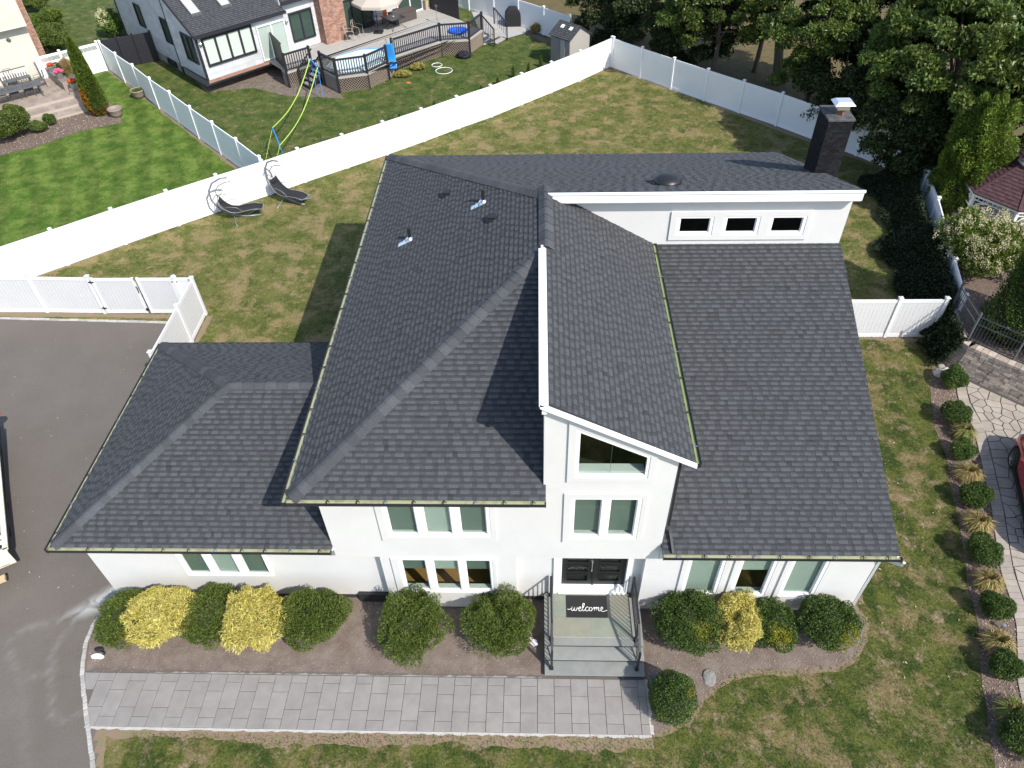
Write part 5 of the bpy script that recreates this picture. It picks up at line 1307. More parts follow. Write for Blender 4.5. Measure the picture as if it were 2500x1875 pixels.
def stone_wall():
    t = thing('retaining_wall', 'curved stacked-stone retaining wall between flagstone driveway and metal fence', 'retaining wall', (15.4, 20.2, 0))
    segs = [((15.35, 22.3), (15.12, 21.2), 1.2), ((15.12, 21.2), (15.05, 20.4), 1.2), ((15.05, 20.4), (15.27, 19.98), 1.2), ((15.27, 19.98), (WB0 + WD * 7)[:], 1.2)]
    rdd = random.Random(8); tops = []
    for k, (a, b, H) in enumerate(segs):
        a, b = Vector(a), Vector(b); d = b - a; L = d.length; d.normalize(); nn = Vector((-d.y, d.x))
        if nn.x < 0: nn = -nn
        core = MB(); core.slab([(a.x + nn.x * .05, a.y + nn.y * .05, 0), (b.x + nn.x * .05, b.y + nn.y * .05, 0), (b.x + nn.x * .28, b.y + nn.y * .28, H - .02), (a.x + nn.x * .28, a.y + nn.y * .28, H - .02)], (nn.x * .3, nn.y * .3, 0)); core.build('wall_core', MT['joint'], t)
        rows = 10; h = H / rows
        for j in range(rows):
            s = -rdd.uniform(0, .2)
            while s < L:
                w = rdd.uniform(.16, .42); s0, s1 = max(0, s) + .006, min(L, s + w) - .006; s += w
                if s1 - s0 < .04: continue
                z0, z1 = j * h + .007, (j + 1) * h - .007; o0 = .20 * (j / rows) + rdd.uniform(-.015, .012)
                if j == rows - 1: o0 -= .03
                p, q = a + d * s0 + nn * o0, a + d * s1 + nn * (o0 + rdd.uniform(-.01, .01)); dep = .14 if j < rows - 1 else .32
                MB().slab([(p.x, p.y, z0), (q.x, q.y, z0), (q.x + nn.x * .012, q.y + nn.y * .012, z1), (p.x + nn.x * .012, p.y + nn.y * .012, z1)], (nn.x * dep, nn.y * dep, 0), rdd.uniform(.65, 1.25)).build('stone', MT['stone'], t, tint=True)
stone_wall()
sheet('upper_bed', [(15.5, 22.3), (15.4, 21.0), (15.45, 20.3), (15.6, 20.1), (24, 12.2), (60, 12.2), (60, 33), (18.4, 33)], .9, MT['mulch'])
mf = thing('metal_picket_fence', 'black metal picket fence on top of the stone retaining wall', 'fence', (15.4, 20.5, 1.2))
mp_ = [(15.55, 22.15), (15.50, 20.45), (16.62, 19.38), (18.2, 17.9), (19.8, 16.4)]
for i, p in enumerate(mp_):
    MB().box(p[0] - .03, p[0] + .03, p[1] - .03, p[1] + .03, 1.15, 2.42).build('post', MT['cast_iron'], mf)
    if i < len(mp_) - 1:
        a, b = Vector((*p, 0)), Vector((*mp_[i + 1], 0))
        for z in (1.3, 1.95, 2.25): MB().bar((a.x, a.y, z), (b.x, b.y, z), .025, .03).build('rail', MT['cast_iron'], mf)
        n_ = int((b - a).length / .11)
        for k in range(1, n_): c = a.lerp(b, k / n_); MB().tube([(c.x, c.y, 1.22), (c.x, c.y, 2.33), (c.x, c.y, 2.40)], [.010, .010, .003], 4).build('picket', MT['cast_iron'], mf)

# ================================================================== RED CAR
def car():
    hd = Vector((.27, .963, 0)).normalized(); rt = Vector((hd.y, -hd.x, 0)); WBs = 2.85
    fw = Vector((15.40, 15.58, 0)); org = fw - hd * (WBs / 2) + rt * .80
    t = thing('red_car', 'dark red car parked on the flagstone driveway, cut by the right photo edge', 'car', org, math.atan2(hd.y, hd.x))
    # local frame: x forward, y left
    st = [(-2.38, .50, .55, .80, .80, .80), (-2.30, .78, .35, .95, 1.0, .92), (-1.9, .88, .25, 1.0, 1.15, .97), (-1.3, .92, .2, 1.02, 1.5, .82), (-.6, .93, .2, 1.02, 1.66, .74), (.2, .93, .2, 1.0, 1.66, .74), (.75, .93, .2, 1.0, 1.46, .78), (1.15, .92, .2, 1.0, 1.12, .88), (1.7, .90, .22, .92, .98, .9), (2.15, .84, .28, .82, .86, .86), (2.36, .62, .40, .70, .72, .70)]
    V = []; Fs = []; npt = 0
    for (x, w, zb, zs, zr, rw) in st:
        half = [(0, zb), (w * .85, zb), (w * .97, zb + .12), (w, (zb + zs) / 2), (w * .985, zs - .08), (w * .93, zs), (min(w * .9, w * rw / .9), zs + (zr - zs) * .55), (w * rw, zr - .05 * (zr > 1.2)), (w * rw * .6, zr), (0, zr + .015)]
        ring = half + [(-a, b) for a, b in half[-2:0:-1]]; npt = len(ring)
        V += [(x, a, b) for a, b in ring]
    for i in range(len(st) - 1):
        for k in range(npt): Fs.append((i * npt + k, i * npt + (k + 1) % npt, (i + 1) * npt + (k + 1) % npt, (i + 1) * npt + k))
    Fs += [tuple(range(npt)), tuple(reversed(range((len(st) - 1) * npt, len(st) * npt)))]
    mb = MB().add(V, Fs); me = mb.mesh('body', MT['red_paint'], smooth=True); o = bpy.data.objects.new('body', me); C.objects.link(o)
    ss = o.modifiers.new('s', 'SUBSURF'); ss.levels = 2; ss.render_levels = 2
    cutters = []
    for x in (-WBs / 2, WBs / 2):
        c = MB().tube([(x, -1.2, .36), (x, 1.2, .36)], .42, 28); co = bpy.data.objects.new('cut', c.mesh('cut', None)); C.objects.link(co); cutters.append(co)
        bo = o.modifiers.new('b', 'BOOLEAN'); bo.object = co; bo.operation = 'DIFFERENCE'; bo.solver = 'EXACT'
    bpy.context.view_layer.update(); dg = bpy.context.evaluated_depsgraph_get(); nm = bpy.data.meshes.new_from_object(o.evaluated_get(dg)); 
    o.modifiers.clear(); o.data = nm; o.parent = t
    if not nm.materials: nm.materials.append(MT['red_paint'])
    for co in cutters: bpy.data.objects.remove(co)
    L = dict(world=False)
    MB().add([(1.12, .70, 1.09), (1.12, -.70, 1.09), (.40, -.60, 1.62), (.40, .60, 1.62)], [(0, 1, 2, 3)]).build('windscreen', mat('car_glass', (.02, .025, .03), .05), t, **L)
    cg = bpy.data.materials['car_glass']
    for s in (1, -1):
        MB().add([(.85, s * .86, 1.06), (-1.5, s * .86, 1.08), (-1.1, s * .74, 1.50), (.15, s * .72, 1.56)], [(0, 1, 2, 3)]).build('side_window', cg, t, **L)
        MB().ellip((2.08, s * .66, .74), (.22, .14, .08), 12, 8).build('headlight', MT['headlight'], t, smooth=True, **L)
        MB().ellip((.72, s * 1.0, 1.05), (.09, .12, .07), 10, 6).build('mirror', MT['red_paint'], t, smooth=True, **L)
        MB().box(-1.2, 1.1, s * .90 - .03, s * .90 + .03, .20, .30).build('rocker_panel', MT['tyre'], t, **L)
        for x in (-WBs / 2, WBs / 2):
            y0, y1 = s * .70, s * .93
            w_ = thing('wheel', '', '', (0, 0, 0)); w_.parent = t
            pr = [(.22, y0), (.345, y0 + s * .0), (.36, y0 + s * .04), (.36, y1 - s * .04), (.345, y1), (.25, y1), (.24, y1 - s * .03)]
            def ring(prof, n=32):
                m_ = MB(); v = []
                for r_, yy in prof:
                    for k in range(n): a = 2 * math.pi * k / n; v.append((x + r_ * math.cos(a), yy, .36 + r_ * math.sin(a)))
                return m_.add(v, [(i * n + k, i * n + (k + 1) % n, (i + 1) * n + (k + 1) % n, (i + 1) * n + k) for i in range(len(prof) - 1) for k in range(n)])
            ring(pr).build('tyre', MT['tyre'], w_, smooth=True, **L)
            ring([(.25, y1 - s * .004), (.235, y1 - s * .01), (.235, y0)]).build('rim_barrel', MT['rim'], w_, smooth=True, **L)
            sp = MB()
            for k in range(10):
                a = 2 * math.pi * k / 10
                for da in (-.09, .09):
                    sp.bar((x + .04 * math.cos(a), y1 - s * .03, .36 + .04 * math.sin(a)), (x + .24 * math.cos(a + da), y1 - s * .015, .36 + .24 * math.sin(a + da)), .014, .02, up=(0, 1, 0))
            sp.tube([(x, y1 - s * .05, .36), (x, y1 - s * .01, .36)], .045, 12); sp.build('rim', MT['rim'], w_, **L)
            MB().tube([(x, y0, .36), (x, y1 - s * .08, .36)], .2, 20).build('brake_disc', MT['tyre'], w_, **L)
    MB().box(2.22, 2.36, -.45, .45, .42, .62).build('grille', MT['black_metal'], t, bevel=.02, **L)
    MB().add([(-1.7, .66, 1.16), (-1.7, -.66, 1.16), (-1.15, -.58, 1.58), (-1.15, .58, 1.58)], [(3, 2, 1, 0)]).build('rear_window', cg, t, **L)
car()

# ================================================================== GAZEBO
def gazebo():
    p1 = at(2489, 512, 2.6); gz = 2.6; Rg = 2.35
    # octagon whose vertex sits at p1; centre to the right and back
    a0 = math.radians(-118); c = Vector((p1.x - Rg * math.cos(a0), p1.y - Rg * math.sin(a0), 0))
    t = thing('gazebo', 'white octagonal gazebo with burgundy tiled two-tier roof at the right edge', 'gazebo', c)
    vt = lambda k, r, z: Vector((c.x + r * math.cos(a0 + k * math.pi / 4), c.y + r * math.sin(a0 + k * math.pi / 4), z))
    MB().prism([vt(k, Rg + .05, 0)[:2] for k in range(8)], .9, 1.15).build('floor', MT['gazebo_white'], t)
    gr_ = bpy.data.objects.new('roof', None); C.objects.link(gr_); gr_.parent = t
    for k in range(8):
        a, b = vt(k, Rg + .15, gz), vt(k + 1, Rg + .15, gz); c_, d_ = vt(k + 1, .62, gz + .95), vt(k, .62, gz + .95)
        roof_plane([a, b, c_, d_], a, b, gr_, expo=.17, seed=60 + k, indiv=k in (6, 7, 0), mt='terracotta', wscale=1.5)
        MB().bar(a + Vector((0, 0, .02)), d_ + Vector((0, 0, .03)), .10, .04).build('hip_cap', MT['terracotta'], gr_, tint=True)
        MB().slab([vt(k, Rg + .10, gz - .14), vt(k + 1, Rg + .10, gz - .14), vt(k + 1, Rg + .10, gz), vt(k, Rg + .10, gz)], (vt(k, 1, 0) - vt(k, 1.03, 0))).build('fascia', MT['gazebo_white'], t)
        e = vt(k, Rg, 0); MB().box(e.x - .06, e.x + .06, e.y - .06, e.y + .06, 1.1, gz - .05).build('column', MT['gazebo_white'], t)
        m0, m1 = vt(k, Rg, gz - .30), vt(k + 1, Rg, gz - .30); MB().bar(m0, m1, .04, .05).build('frieze_rail', MT['gazebo_white'], t)
        for q_ in (0, 1):
            s_ = vt(k + q_, Rg, gz - .75); e_ = vt(k + q_, Rg, gz - .32).lerp(vt(k + 1 - q_, Rg, gz - .32), .28); mid = s_.lerp(e_, .5) + Vector((0, 0, .1))
            MB().tube([s_, mid, e_], .035, 5).build('bracket', MT['gazebo_white'], t)
        nb_ = 9
        sp = MB()
        for j in range(1, nb_): x = m0.lerp(m1, j / nb_); sp.box(x.x - .012, x.x + .012, x.y - .012, x.y + .012, gz - .30, gz - .12)
        sp.build('spindles', MT['gazebo_white'], t)
        r0, r1 = vt(k, Rg, 1.95), vt(k + 1, Rg, 1.95); MB().bar(r0, r1, .05, .05).build('handrail', MT['gazebo_white'], t)
        # cupola
        MB().slab([vt(k, .60, gz + .90), vt(k + 1, .60, gz + .90), vt(k + 1, .60, gz + 1.22), vt(k, .60, gz + 1.22)], (vt(k, 1, 0) - vt(k, 1.02, 0))).build('cupola_side', MT['gazebo_white'], t)
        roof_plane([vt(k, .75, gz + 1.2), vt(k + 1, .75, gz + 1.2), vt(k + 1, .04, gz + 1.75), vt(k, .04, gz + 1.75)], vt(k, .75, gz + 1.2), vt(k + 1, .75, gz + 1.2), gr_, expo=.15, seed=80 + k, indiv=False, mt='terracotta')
    finish_shingles(300)
gazebo()
fence_run('pale fence with an open spindle top behind the gazebo', [(20.2, 31.6), (21.9, 30.6), (23.6, 29.6), (25.3, 28.6)], H=2.5, latt=True, mt='gazebo_white', name='spindle_top_fence')

# ================================================================== TREES AND SCREEN PLANTING ON THE RIGHT
def ctr(px_, py_, z): return at(px_, py_, z)
tree('broadleaf_tree', 'huge glossy broadleaf tree leaning over the fence at the upper right', (20.6, 36.6), 10, (19.3, 34.6, 5.6, 4.1, 4.2, 3.3), 150000, .22, .10, MT['tree'], .32, seed=3, nclump=190, clump=.85, tint=(.7, 1.8), flat=.7)
tree('drooping_tree', 'tall tree with drooping pale green branches behind the back fence, trunk visible below', (14.9, 46.0), 9, (13.4, 46.6, 6.8, 4.2, 2.6, 2.0), 60000, .28, .06, MT['willow'], .30, droop=.9, seed=4, nclump=80, clump=.95, tint=(.6, 1.7), flat=1.2)
tree('leafy_shrub_tree', 'dense leafy tree just behind the back fence corner beside the shed', (6.3, 54.0), 5, (6.1, 54.0, 2.6, 2.3, 1.8, 2.6), 40000, .19, .08, MT['tree'], .12, seed=5, nclump=70, clump=.75, tint=(.7, 1.8))
US = [((1690, 90), 2.0, (2.6, 1.5, 2.0), 'low dark understory tree right of the dense leafy tree', 6), ((1600, 20), 3.2, (3.0, 2.2, 2.8), 'shadowed tree at the top edge above the low understory tree', 7),
      ((1760, 20), 4.2, (3.4, 2.4, 3.0), 'shadowed tree at the top edge left of the drooping tree', 21), ((2010, 75), 4.6, (3.0, 2.4, 3.2), 'shadowed tree directly right of the drooping tree', 8),
      ((2060, 200), 2.6, (2.0, 1.8, 2.4), 'low dark tree filling the gap between drooping tree and huge glossy tree', 12), ((2120, 40), 5.0, (3.0, 2.4, 3.0), 'dark tree behind the left half of the huge glossy crown', 9),
      ((2330, 30), 6.0, (3.0, 2.4, 3.0), 'dark tree at the top edge behind the huge glossy crown', 22), ((2470, 110), 5.0, (2.6, 2.6, 3.2), 'dark tree in the top right corner of the picture', 10),
      ((2475, 290), 3.2, (2.2, 2.0, 2.6), 'dark tree between the huge glossy tree and the gazebo', 13), ((2230, 330), 2.6, (2.2, 1.8, 2.2), 'dark low tree below the huge glossy crown by the ivy fence', 23), ((1880, -30), 5.0, (4.0, 2.5, 3.0), 'far shadowed tree above the drooping tree at the top edge', 14),
      ((2165, 235), 3.0, (1.9, 1.6, 2.2), 'dark low tree right behind the chimney top, leaning over the fence end', 25), ((1480, 5), 3.0, (2.4, 2.0, 2.6), 'leafy shadowed tree at the top edge above the fence corner', 26)]
for (pp, z_, rr, lb, sd_) in US:
    q = at(pp[0], pp[1], z_); tree('understory_tree', lb, (q.x + .2, q.y + .3), z_ * 2, (q.x, q.y, z_, *rr), 34000, .20, .085, MT['darkleaf' if sd_ not in (8, 21) else 'tree'], .16, seed=sd_, nclump=60, clump=.85, tint=(.5, 2.0))
shrub('arborvitae', 'bright yellow-green arborvitae standing behind the cream-flowered hydrangea', 'tree', (18.9, 30.0, 3.0), (1.55, 1.5, 3.3), 46000, .17, .05, MT['arbor'], spread=.8, up=.5, amp=.34, lumps=60, core=.6, seed=97, tint=(.5, 1.7), power=40)
cone_tree('arborvitae', 'dark arborvitae above the metal picket fence', (17.4, 21.0), 7.0, 1.5, 34000, .12, .035, MT['box'], tint=(.5, 1.8), seed=3, amp=.35, power=.6, z0=.95)
cone_tree('arborvitae', 'very tall dark arborvitae at the right edge, mostly out of frame', (18.7, 20.2), 13.0, 1.8, 50000, .12, .035, MT['box'], tint=(.5, 1.8), seed=4, amp=.35, power=.6, z0=.95)
def hydrangea():
    t = shrub('hydrangea', 'large hydrangea covered in cream flower heads beside the gazebo', 'shrub', (17.9, 25.3, 1.9), (1.9, 2.0, 1.35), 26000, .13, .055, MT['hydra'], spread=1.0, amp=.3, lumps=30, core=.75, seed=77, tint=(.6, 1.5), subs=10)
    rng = np.random.default_rng(5); P, N, q = blob(200, (17.9, 25.3, 1.95), (1.92, 2.02, 1.4), 30, .3, .05, -.1, rng); allP = []; 
    for p, nn_ in zip(P, N):
        k = 30; u = rng.normal(size=(k, 3)) * np.array([.05, .05, .075]) + p + nn_ * .05; allP.append(u)
    A = np.concatenate(allP); D = unit(rng.normal(size=A.shape)); quads_np('flower_heads', leafmesh(A, D, np.full(len(A), .05), np.full(len(A), .045), rng), MT['cream'], t, rng.uniform(.75, 1.15, (len(A), 1)) * np.ones((1, 3)))
hydrangea()
# ivy bank creeping over the side yard fence and ground
def ivy(label, P0, n, spread_, zf, seed, L=.11):
    rng = np.random.default_rng(seed); a, b = np.array(P0[0]), np.array(P0[1]); s = rng.random(n); off = rng.random(n) ** 1.5 * spread_
    d = (b - a) / np.linalg.norm(b - a); nn_ = np.array([-d[1], d[0]]); nn_ = nn_ if nn_[0] < 0 else -nn_
    w_ = spread_ * (0.7 + .3 * np.sin(s * 19) * np.sin(s * 7 + 1)); off = off * w_ / spread_
    xy = a + (b - a) * s[:, None] + nn_ * off[:, None] + rng.normal(size=(n, 2)) * .05
    kx = rng.random((40, 2)) * np.array([1, spread_]); lm = np.exp(-(((s[:, None] - kx[:, 0]) * 11) ** 2 + ((off[:, None] - kx[:, 1]) * 2.2) ** 2)).max(1)
    z = (zf * np.clip(1 - off / w_, 0, 1) ** 1.8 * .9 + .28 * lm) * rng.uniform(.8, 1.05, n) + .04
    P = np.concatenate([xy, z[:, None]], 1); D = unit(rng.normal(size=(n, 3)) + np.array([nn_[0] * .6, nn_[1] * .6, .4]))
    o = quads_np('ivy', leafmesh(P, D, L * rng.uniform(.6, 1.3, n), L * .8 * rng.uniform(.6, 1.3, n), rng), MT['ivyleaf'], None, rng.uniform(.5, 1.8, (n, 1)) * np.ones((1, 3)), kind='stuff'); tag(o, label, 'ivy')
ivy('dark ivy spilling over the side-yard fence onto the lawn', ((17.95, 34.0), (15.75, 22.4)), 60000, 1.9, 1.5, 5)
ivy('dark ivy mounded at the foot of the retaining wall by the short white fence', ((15.5, 22.6), (15.15, 20.2)), 11000, .95, 1.35, 6)

# ================================================================== HANGING LOUNGERS
def lounger(label, loc, rz):
    t = thing('hanging_lounger', label, 'lounge chair', loc, rz, group='two grey hanging loungers by the long white fence'); L = dict(world=False)
    arc = [(.95, 0, .06), (.3, 0, .05), (-.35, 0, .16), (-.85, 0, .55), (-1.12, 0, 1.05), (-1.1, 0, 1.55), (-.85, 0, 1.93), (-.45, 0, 2.12), (-.1, 0, 2.15)]
    MB().tube(arc, .04, 8).build('arc_frame', MT['grey_tube'], t, smooth=True, **L)
    for s in (1, -1): MB().tube([(.2, 0, .06), (.5, s * .35, .04), (.85, s * .78, .02)] if s > 0 else [(-.3, 0, .14), (-.25, -.4, .05), (-.1, -.85, .02)], .028, 8).build('leg', MT['grey_tube'], t, smooth=True, **L)
    MB().tube([(-.3, 0, .14), (-.3, .45, .05), (-.2, .85, .02)], .028, 8).build('leg', MT['grey_tube'], t, smooth=True, **L)
    prof = [(-.78, 1.12), (-.72, .92), (-.58, .70), (-.35, .52), (-.05, .46), (.35, .52), (.75, .55), (1.12, .50)]
    seat = MB(); V = []; 
    for i, (x, z) in enumerate(prof):
        w = .25 + .07 * math.sin(i / 7 * 3.14); V += [(x, -w, z), (x, 0, z - .03), (x, w, z)]
    seat.add(V, [(i * 3 + k, i * 3 + k + 1, i * 3 + k + 4, i * 3 + k + 3) for i in range(7) for k in range(2)]); so = seat.build('sling_seat', MT['charcoal_mesh'], t, smooth=True, **L)
    sm = so.modifiers.new('s', 'SOLIDIFY'); sm.thickness = .012
    for s in (1, -1): MB().tube([(x, s * (.27 + .07 * math.sin(i / 7 * 3.14)), z) for i, (x, z) in enumerate(prof)], .018, 6).build('seat_frame', MT['grey_tube'], t, smooth=True, **L)
    MB().tube([(1.12, -.27, .50), (1.18, 0, .50), (1.12, .27, .50)], .018, 6).build('seat_frame', MT['grey_tube'], t, **L)
    MB().tube([(-.78, -.25, 1.12), (-.8, 0, 1.2), (-.78, .25, 1.12)], .018, 6).build('seat_frame', MT['grey_tube'], t, **L)
    MB().tube([(-.78, .0, 1.18), (-.82, 0, 1.5), (-.6, 0, 1.78), (-.25, 0, 1.92), (0, 0, 1.93)], .022, 6).build('hanger_arm', MT['grey_tube'], t, smooth=True, **L)
    MB().tube([(-.1, 0, 2.15), (0, 0, 1.93)], .008, 5).build('chain', MT['metal'], t, **L)
    for s in (1, -1): MB().tube([(-.6, s * .3, .75), (-.35, s * .36, .82), (0, s * .36, .75), (.25, s * .33, .52)], .014, 5).build('armrest', MT['grey_tube'], t, smooth=True, **L)
    MB().ellip((-.70, 0, .98), (.07, .2, .12), 10, 6).build('headrest', MT['black_fabric'], t, smooth=True, **L)
    MB().tube([(-1.12, -.0, 1.3), (-1.2, -.12, 1.34), (-1.2, -.12, 1.24)], .012, 5).build('hook', MT['black_metal'], t, **L)
q = at(590, 531); lounger('grey hanging lounger nearer the driveway gate, seat pointing right along the fence', (q.x, q.y, 0), math.radians(10))
q = at(708, 492); lounger('grey hanging lounger with a black headrest, nearer the roof corner', (q.x, q.y, 0), math.radians(-26))

# ================================================================== DUMP TRAILER AT LEFT EDGE
def trailer():
    z = 1.25; a = at(18, 1340, z); b = at(-14, 990, z); d = (b - a).to_2d().normalized(); nn_ = Vector((-d.y, d.x))
    if nn_.x > 0: nn_ = -nn_
    Lg = 6.2; Wd = 2.3; rz = math.atan2(d.y, d.x)
    t = thing('open_trailer', 'cream-rimmed open trailer full of diagonal white boards at the left edge of the driveway', 'trailer', (a.x, a.y, 0))
    P = lambda s, w_, zz: (a.x + d.x * s + nn_.x * w_, a.y + d.y * s + nn_.y * w_, zz)
    cr = mat('cream_rim', (.62, .60, .40), .6, (.74, .73, .62), 6)
    MB().slab([P(0, 0, z - .06), P(Lg, 0, z - .06), P(Lg, 0, z - .025), P(0, 0, z - .025)], (nn_.x * .04, nn_.y * .04, 0)).build('side_panel', MT['black_metal'], t)
    MB().slab([P(0, Wd, .35), P(Lg, Wd, .35), P(Lg, Wd, z - .05), P(0, Wd, z - .05)], (nn_.x * .04, nn_.y * .04, 0)).build('side_panel', MT['black_metal'], t)
    MB().slab([P(0, .05, .6), P(0, Wd, .6), P(0, Wd, z - .05), P(0, .05, z - .05)], (d.x * .04, d.y * .04, 0)).build('tailgate', cr, t)
    MB().slab([P(0, .2, .62), P(Lg, .05, .62), P(Lg, Wd, .62), P(0, Wd, .62)], (0, 0, .05)).build('floor', MT['black_metal'], t)
    for (p, q_) in ((P(0, .05, z), P(Lg, .05, z)), (P(0, Wd, z), P(Lg, Wd, z)), (P(-.02, 0, z), P(-.02, Wd + .05, z)), (P(Lg, 0, z), P(Lg, Wd, z))): MB().bar(p, q_, .14, .05).build('rim', cr, t)
    MB().bar(P(-.22, .45, .4), P(-.22, Wd, .4), .2, .1).build('bumper_plank', MT['lumber'], t)
    for s in (1.8, 3.0):
        c = P(s, -.12, .32); MB().tube([P(s, .35, .32), P(s, .6, .32)], .32, 20).build('wheel', MT['tyre'], t)
    MB().box(P(Lg, 0, 0)[0] - .1, P(Lg, 0, 0)[0] + .12, P(Lg, 0, 0)[1] - .1, P(Lg, 0, 0)[1] + .1, z - .1, z + .07).build('corner_latch', MT['rust'], t)
    rd_ = random.Random(2)
    for i in range(20):
        s = .12 + i * .28; e = rd_.uniform(-.04, .04)
        MBb = MB().bar(P(s, .10, 1.12 + e), P(s + .55, 1.15, .80 + e), .15, .03, up=(.3, .1, 1)); o = MBb.build('white_board', MT['letter' if i % 3 else 'shed_wall'], None)
        tag(o, ['white board lying in the trailer'][0], 'board', 'white boards piled diagonally in the open trailer')
trailer()

# ================================================================== NEIGHBOUR HOUSE WITH BLACK-RAILED DECK
O = Vector((-20.35, 45.2, 0)); UU = Vector((.7, .714, 0)).normalized(); VV = Vector((-UU.y, UU.x, 0)); NANG = math.atan2(UU.y, UU.x)
def N(s, t, z=0.0): return O + UU * s + VV * t + Vector((0, 0, z))
def nbox(mb, s0, s1, t0, t1, z0, z1, tint=1.0):
    return mb.add([N(s, t, z) for z in (z0, z1) for t in (t0, t1) for s in (s0, s1)], [(0, 2, 3, 1), (4, 5, 7, 6), (0, 1, 5, 4), (2, 6, 7, 3), (0, 4, 6, 2), (1, 3, 7, 5)], tint)
nh = thing('grey_sided_house', 'pale sided house with black trim and skylights at the top left of centre', 'house', N(4, 4))
def siding(parent, a, b, z0, z1, out, mt, pitch=.26, holes=(), slope=None):
    """overlapping boards on the wall line a->b; slope(s) gives the local top height"""
    a, b, out = Vector(a), Vector(b), Vector(out); d = b - a; L = d.length; d.normalize(); mb = MB(); z = z0; rd_ = random.Random(int(z0 * 10 + L * 7))
    while z < z1 - .02:
        h = min(pitch, z1 - z); s = -rd_.uniform(0, .6)
        while s < L:
            w = rd_.uniform(.55, .62); s0, s1 = max(0, s), min(L, s + w - .004); s += w
            if s1 - s0 < .02: continue
            cs, cz = (s0 + s1) / 2, z + h / 2
            if slope and cz > slope(cs): continue
            spans = [(s0, s1)]
            for h_ in holes:
                if h_[2] < cz < h_[3]: spans = [w2 for (p0, p1) in spans for w2 in ((p0, min(p1, h_[0])), (max(p0, h_[1]), p1)) if w2[1] - w2[0] > .02]
            if not spans: continue
            e = rd_.uniform(-.006, .006); tn = rd_.uniform(.9, 1.08)
            for (s0, s1) in spans:
              p, q_ = a + d * s0, a + d * s1
              mb.add([p + out * .028 + Vector((0, 0, z + e)), q_ + out * .028 + Vector((0, 0, z + e)), q_ + out * .012 + Vector((0, 0, z + h)), p + out * .012 + Vector((0, 0, z + h)), p + Vector((0, 0, z + e)), q_ + Vector((0, 0, z + e))], [(0, 1, 2, 3), (4, 5, 1, 0)], tn)
        z += h
    mb.build('siding', MT[mt], parent, tint=True, kind='stuff')
# solid cores
core = MB(); 
nbox(core, .0, 6.0, .0, 3.6, .98, 3.66); core.add([N(0, 0, 3.64), N(6, 0, 3.64), N(6, 3.6, 5.6), N(0, 3.6, 5.6), N(0, 3.6, 3.66), N(6, 3.6, 3.66)], [(0, 3, 4), (1, 5, 2), (4, 3, 2, 5)])
nbox(core, .42, 9.0, 3.6, 13.1, .66, 5.6); nbox(core, 6.0, 17.8, .22, 5.0, .9, 4.2)
core.build('wall', MT['siding_grey'], nh, tint=True)
fo = MB(); nbox(fo, .5, 9, 3.7, 13.0, 0, .66); nbox(fo, .5, 6, 1.6, 3.69, 0, .98); nbox(fo, 6, 17.7, .3, 4.8, 0, .9)
fo.build('foundation', mat('nb_foundation', (.30, .29, .27), .9, (.4, .39, .36), 4), nh)
siding(nh, N(0, 0), N(6, 0), .98, 3.6, -VV, 'siding_grey', .29, holes=[(.3, 3.65, 1.7, 3.4), (3.9, 6.0, 1.0, 3.2)])
siding(nh, N(0, 3.6), N(0, 0), .98, 5.6, -UU, 'siding_grey', .27, holes=[(1.75, 3.25, 1.85, 3.48)], slope=lambda s: 3.6 + (3.6 - s) * .54 - .12)
siding(nh, N(.42, 13.1), N(.42, 3.6), .66, 5.6, -UU, 'siding_grey', .27, holes=[(3.55, 4.5, 2.0, 3.45), (7.45, 8.45, 1.85, 3.42)])
siding(nh, N(6, .22), N(8.45, .22), .98, 4.1, -VV, 'siding_grey', .29, holes=[(6.3 - 6, 8.2 - 6, 1.5, 3.25)])
siding(nh, N(10.3, .22), N(17.7, .22), .98, 4.1, -VV, 'siding_grey', .29, holes=[(0, 7.4, .9, 3.2)])
for q_ in ((-.04, .09, -.05, .06, .98, 3.66), (-.035, .06, 3.5, 3.62, .4, 5.3), (.36, .48, 13.0, 13.14, .6, 6), (-.035, .06, .07, 3.2, .96, 1.06)): nbox(MB(), *q_).build('corner_board', MT['black_trim'], nh)
bs = MB(); nbox(bs, .05, 6, -.03, .05, .78, .98); bs.build('brick_sill', MT['brick_red'], nh, tint=True)
# bay windows
def nwin(s0, s1, z0, z1, n, tpl, fw=.10, mt='black_trim', gl='shade', axis='u'):
    f = MB()
    P = (lambda s, o, z: N(s, tpl - o, z)) if axis == 'u' else (lambda s, o, z: N(tpl - o, s, z))
    def bx(a, b, c, d, o0, o1):
        V = [P(s, o, z) for z in (c, d) for o in (o1, o0) for s in (a, b)]
        f.add(V, [(0, 2, 3, 1), (4, 5, 7, 6), (0, 1, 5, 4), (2, 6, 7, 3), (0, 4, 6, 2), (1, 3, 7, 5)])
    bx(s0, s1, z0, z0 + fw, -.02, .08); bx(s0, s1, z1 - fw, z1, -.02, .08)
    w = (s1 - s0 - fw) / n
    for i in range(n + 1): bx(s0 + i * w, s0 + i * w + fw, z0 + fw, z1 - fw, -.02, .08)
    fo_ = f.build('window', MT[mt], nh)
    for i in range(n):
        a, b = s0 + i * w + fw, s0 + (i + 1) * w
        m_ = MB().poly([P(a, .012, z0 + fw), P(b, .012, z0 + fw), P(b, .012, z1 - fw), P(a, .012, z1 - fw)])
        m_.build('pane', MT['glass'] if gl != 'dark' else MT['glass_dark'], fo_)
        m_ = MB().poly([P(a, .002, z0 + fw), P(b, .002, z0 + fw), P(b, .002, z1 - fw), P(a, .002, z1 - fw)])
        m_.build('blind', MT[{'shade': 'letter', 'grey': 'shade_cloth'}.get(gl, 'shade_grey')], fo_)
nwin(.30, 3.66, 1.74, 3.40, 4, -.03, .12)
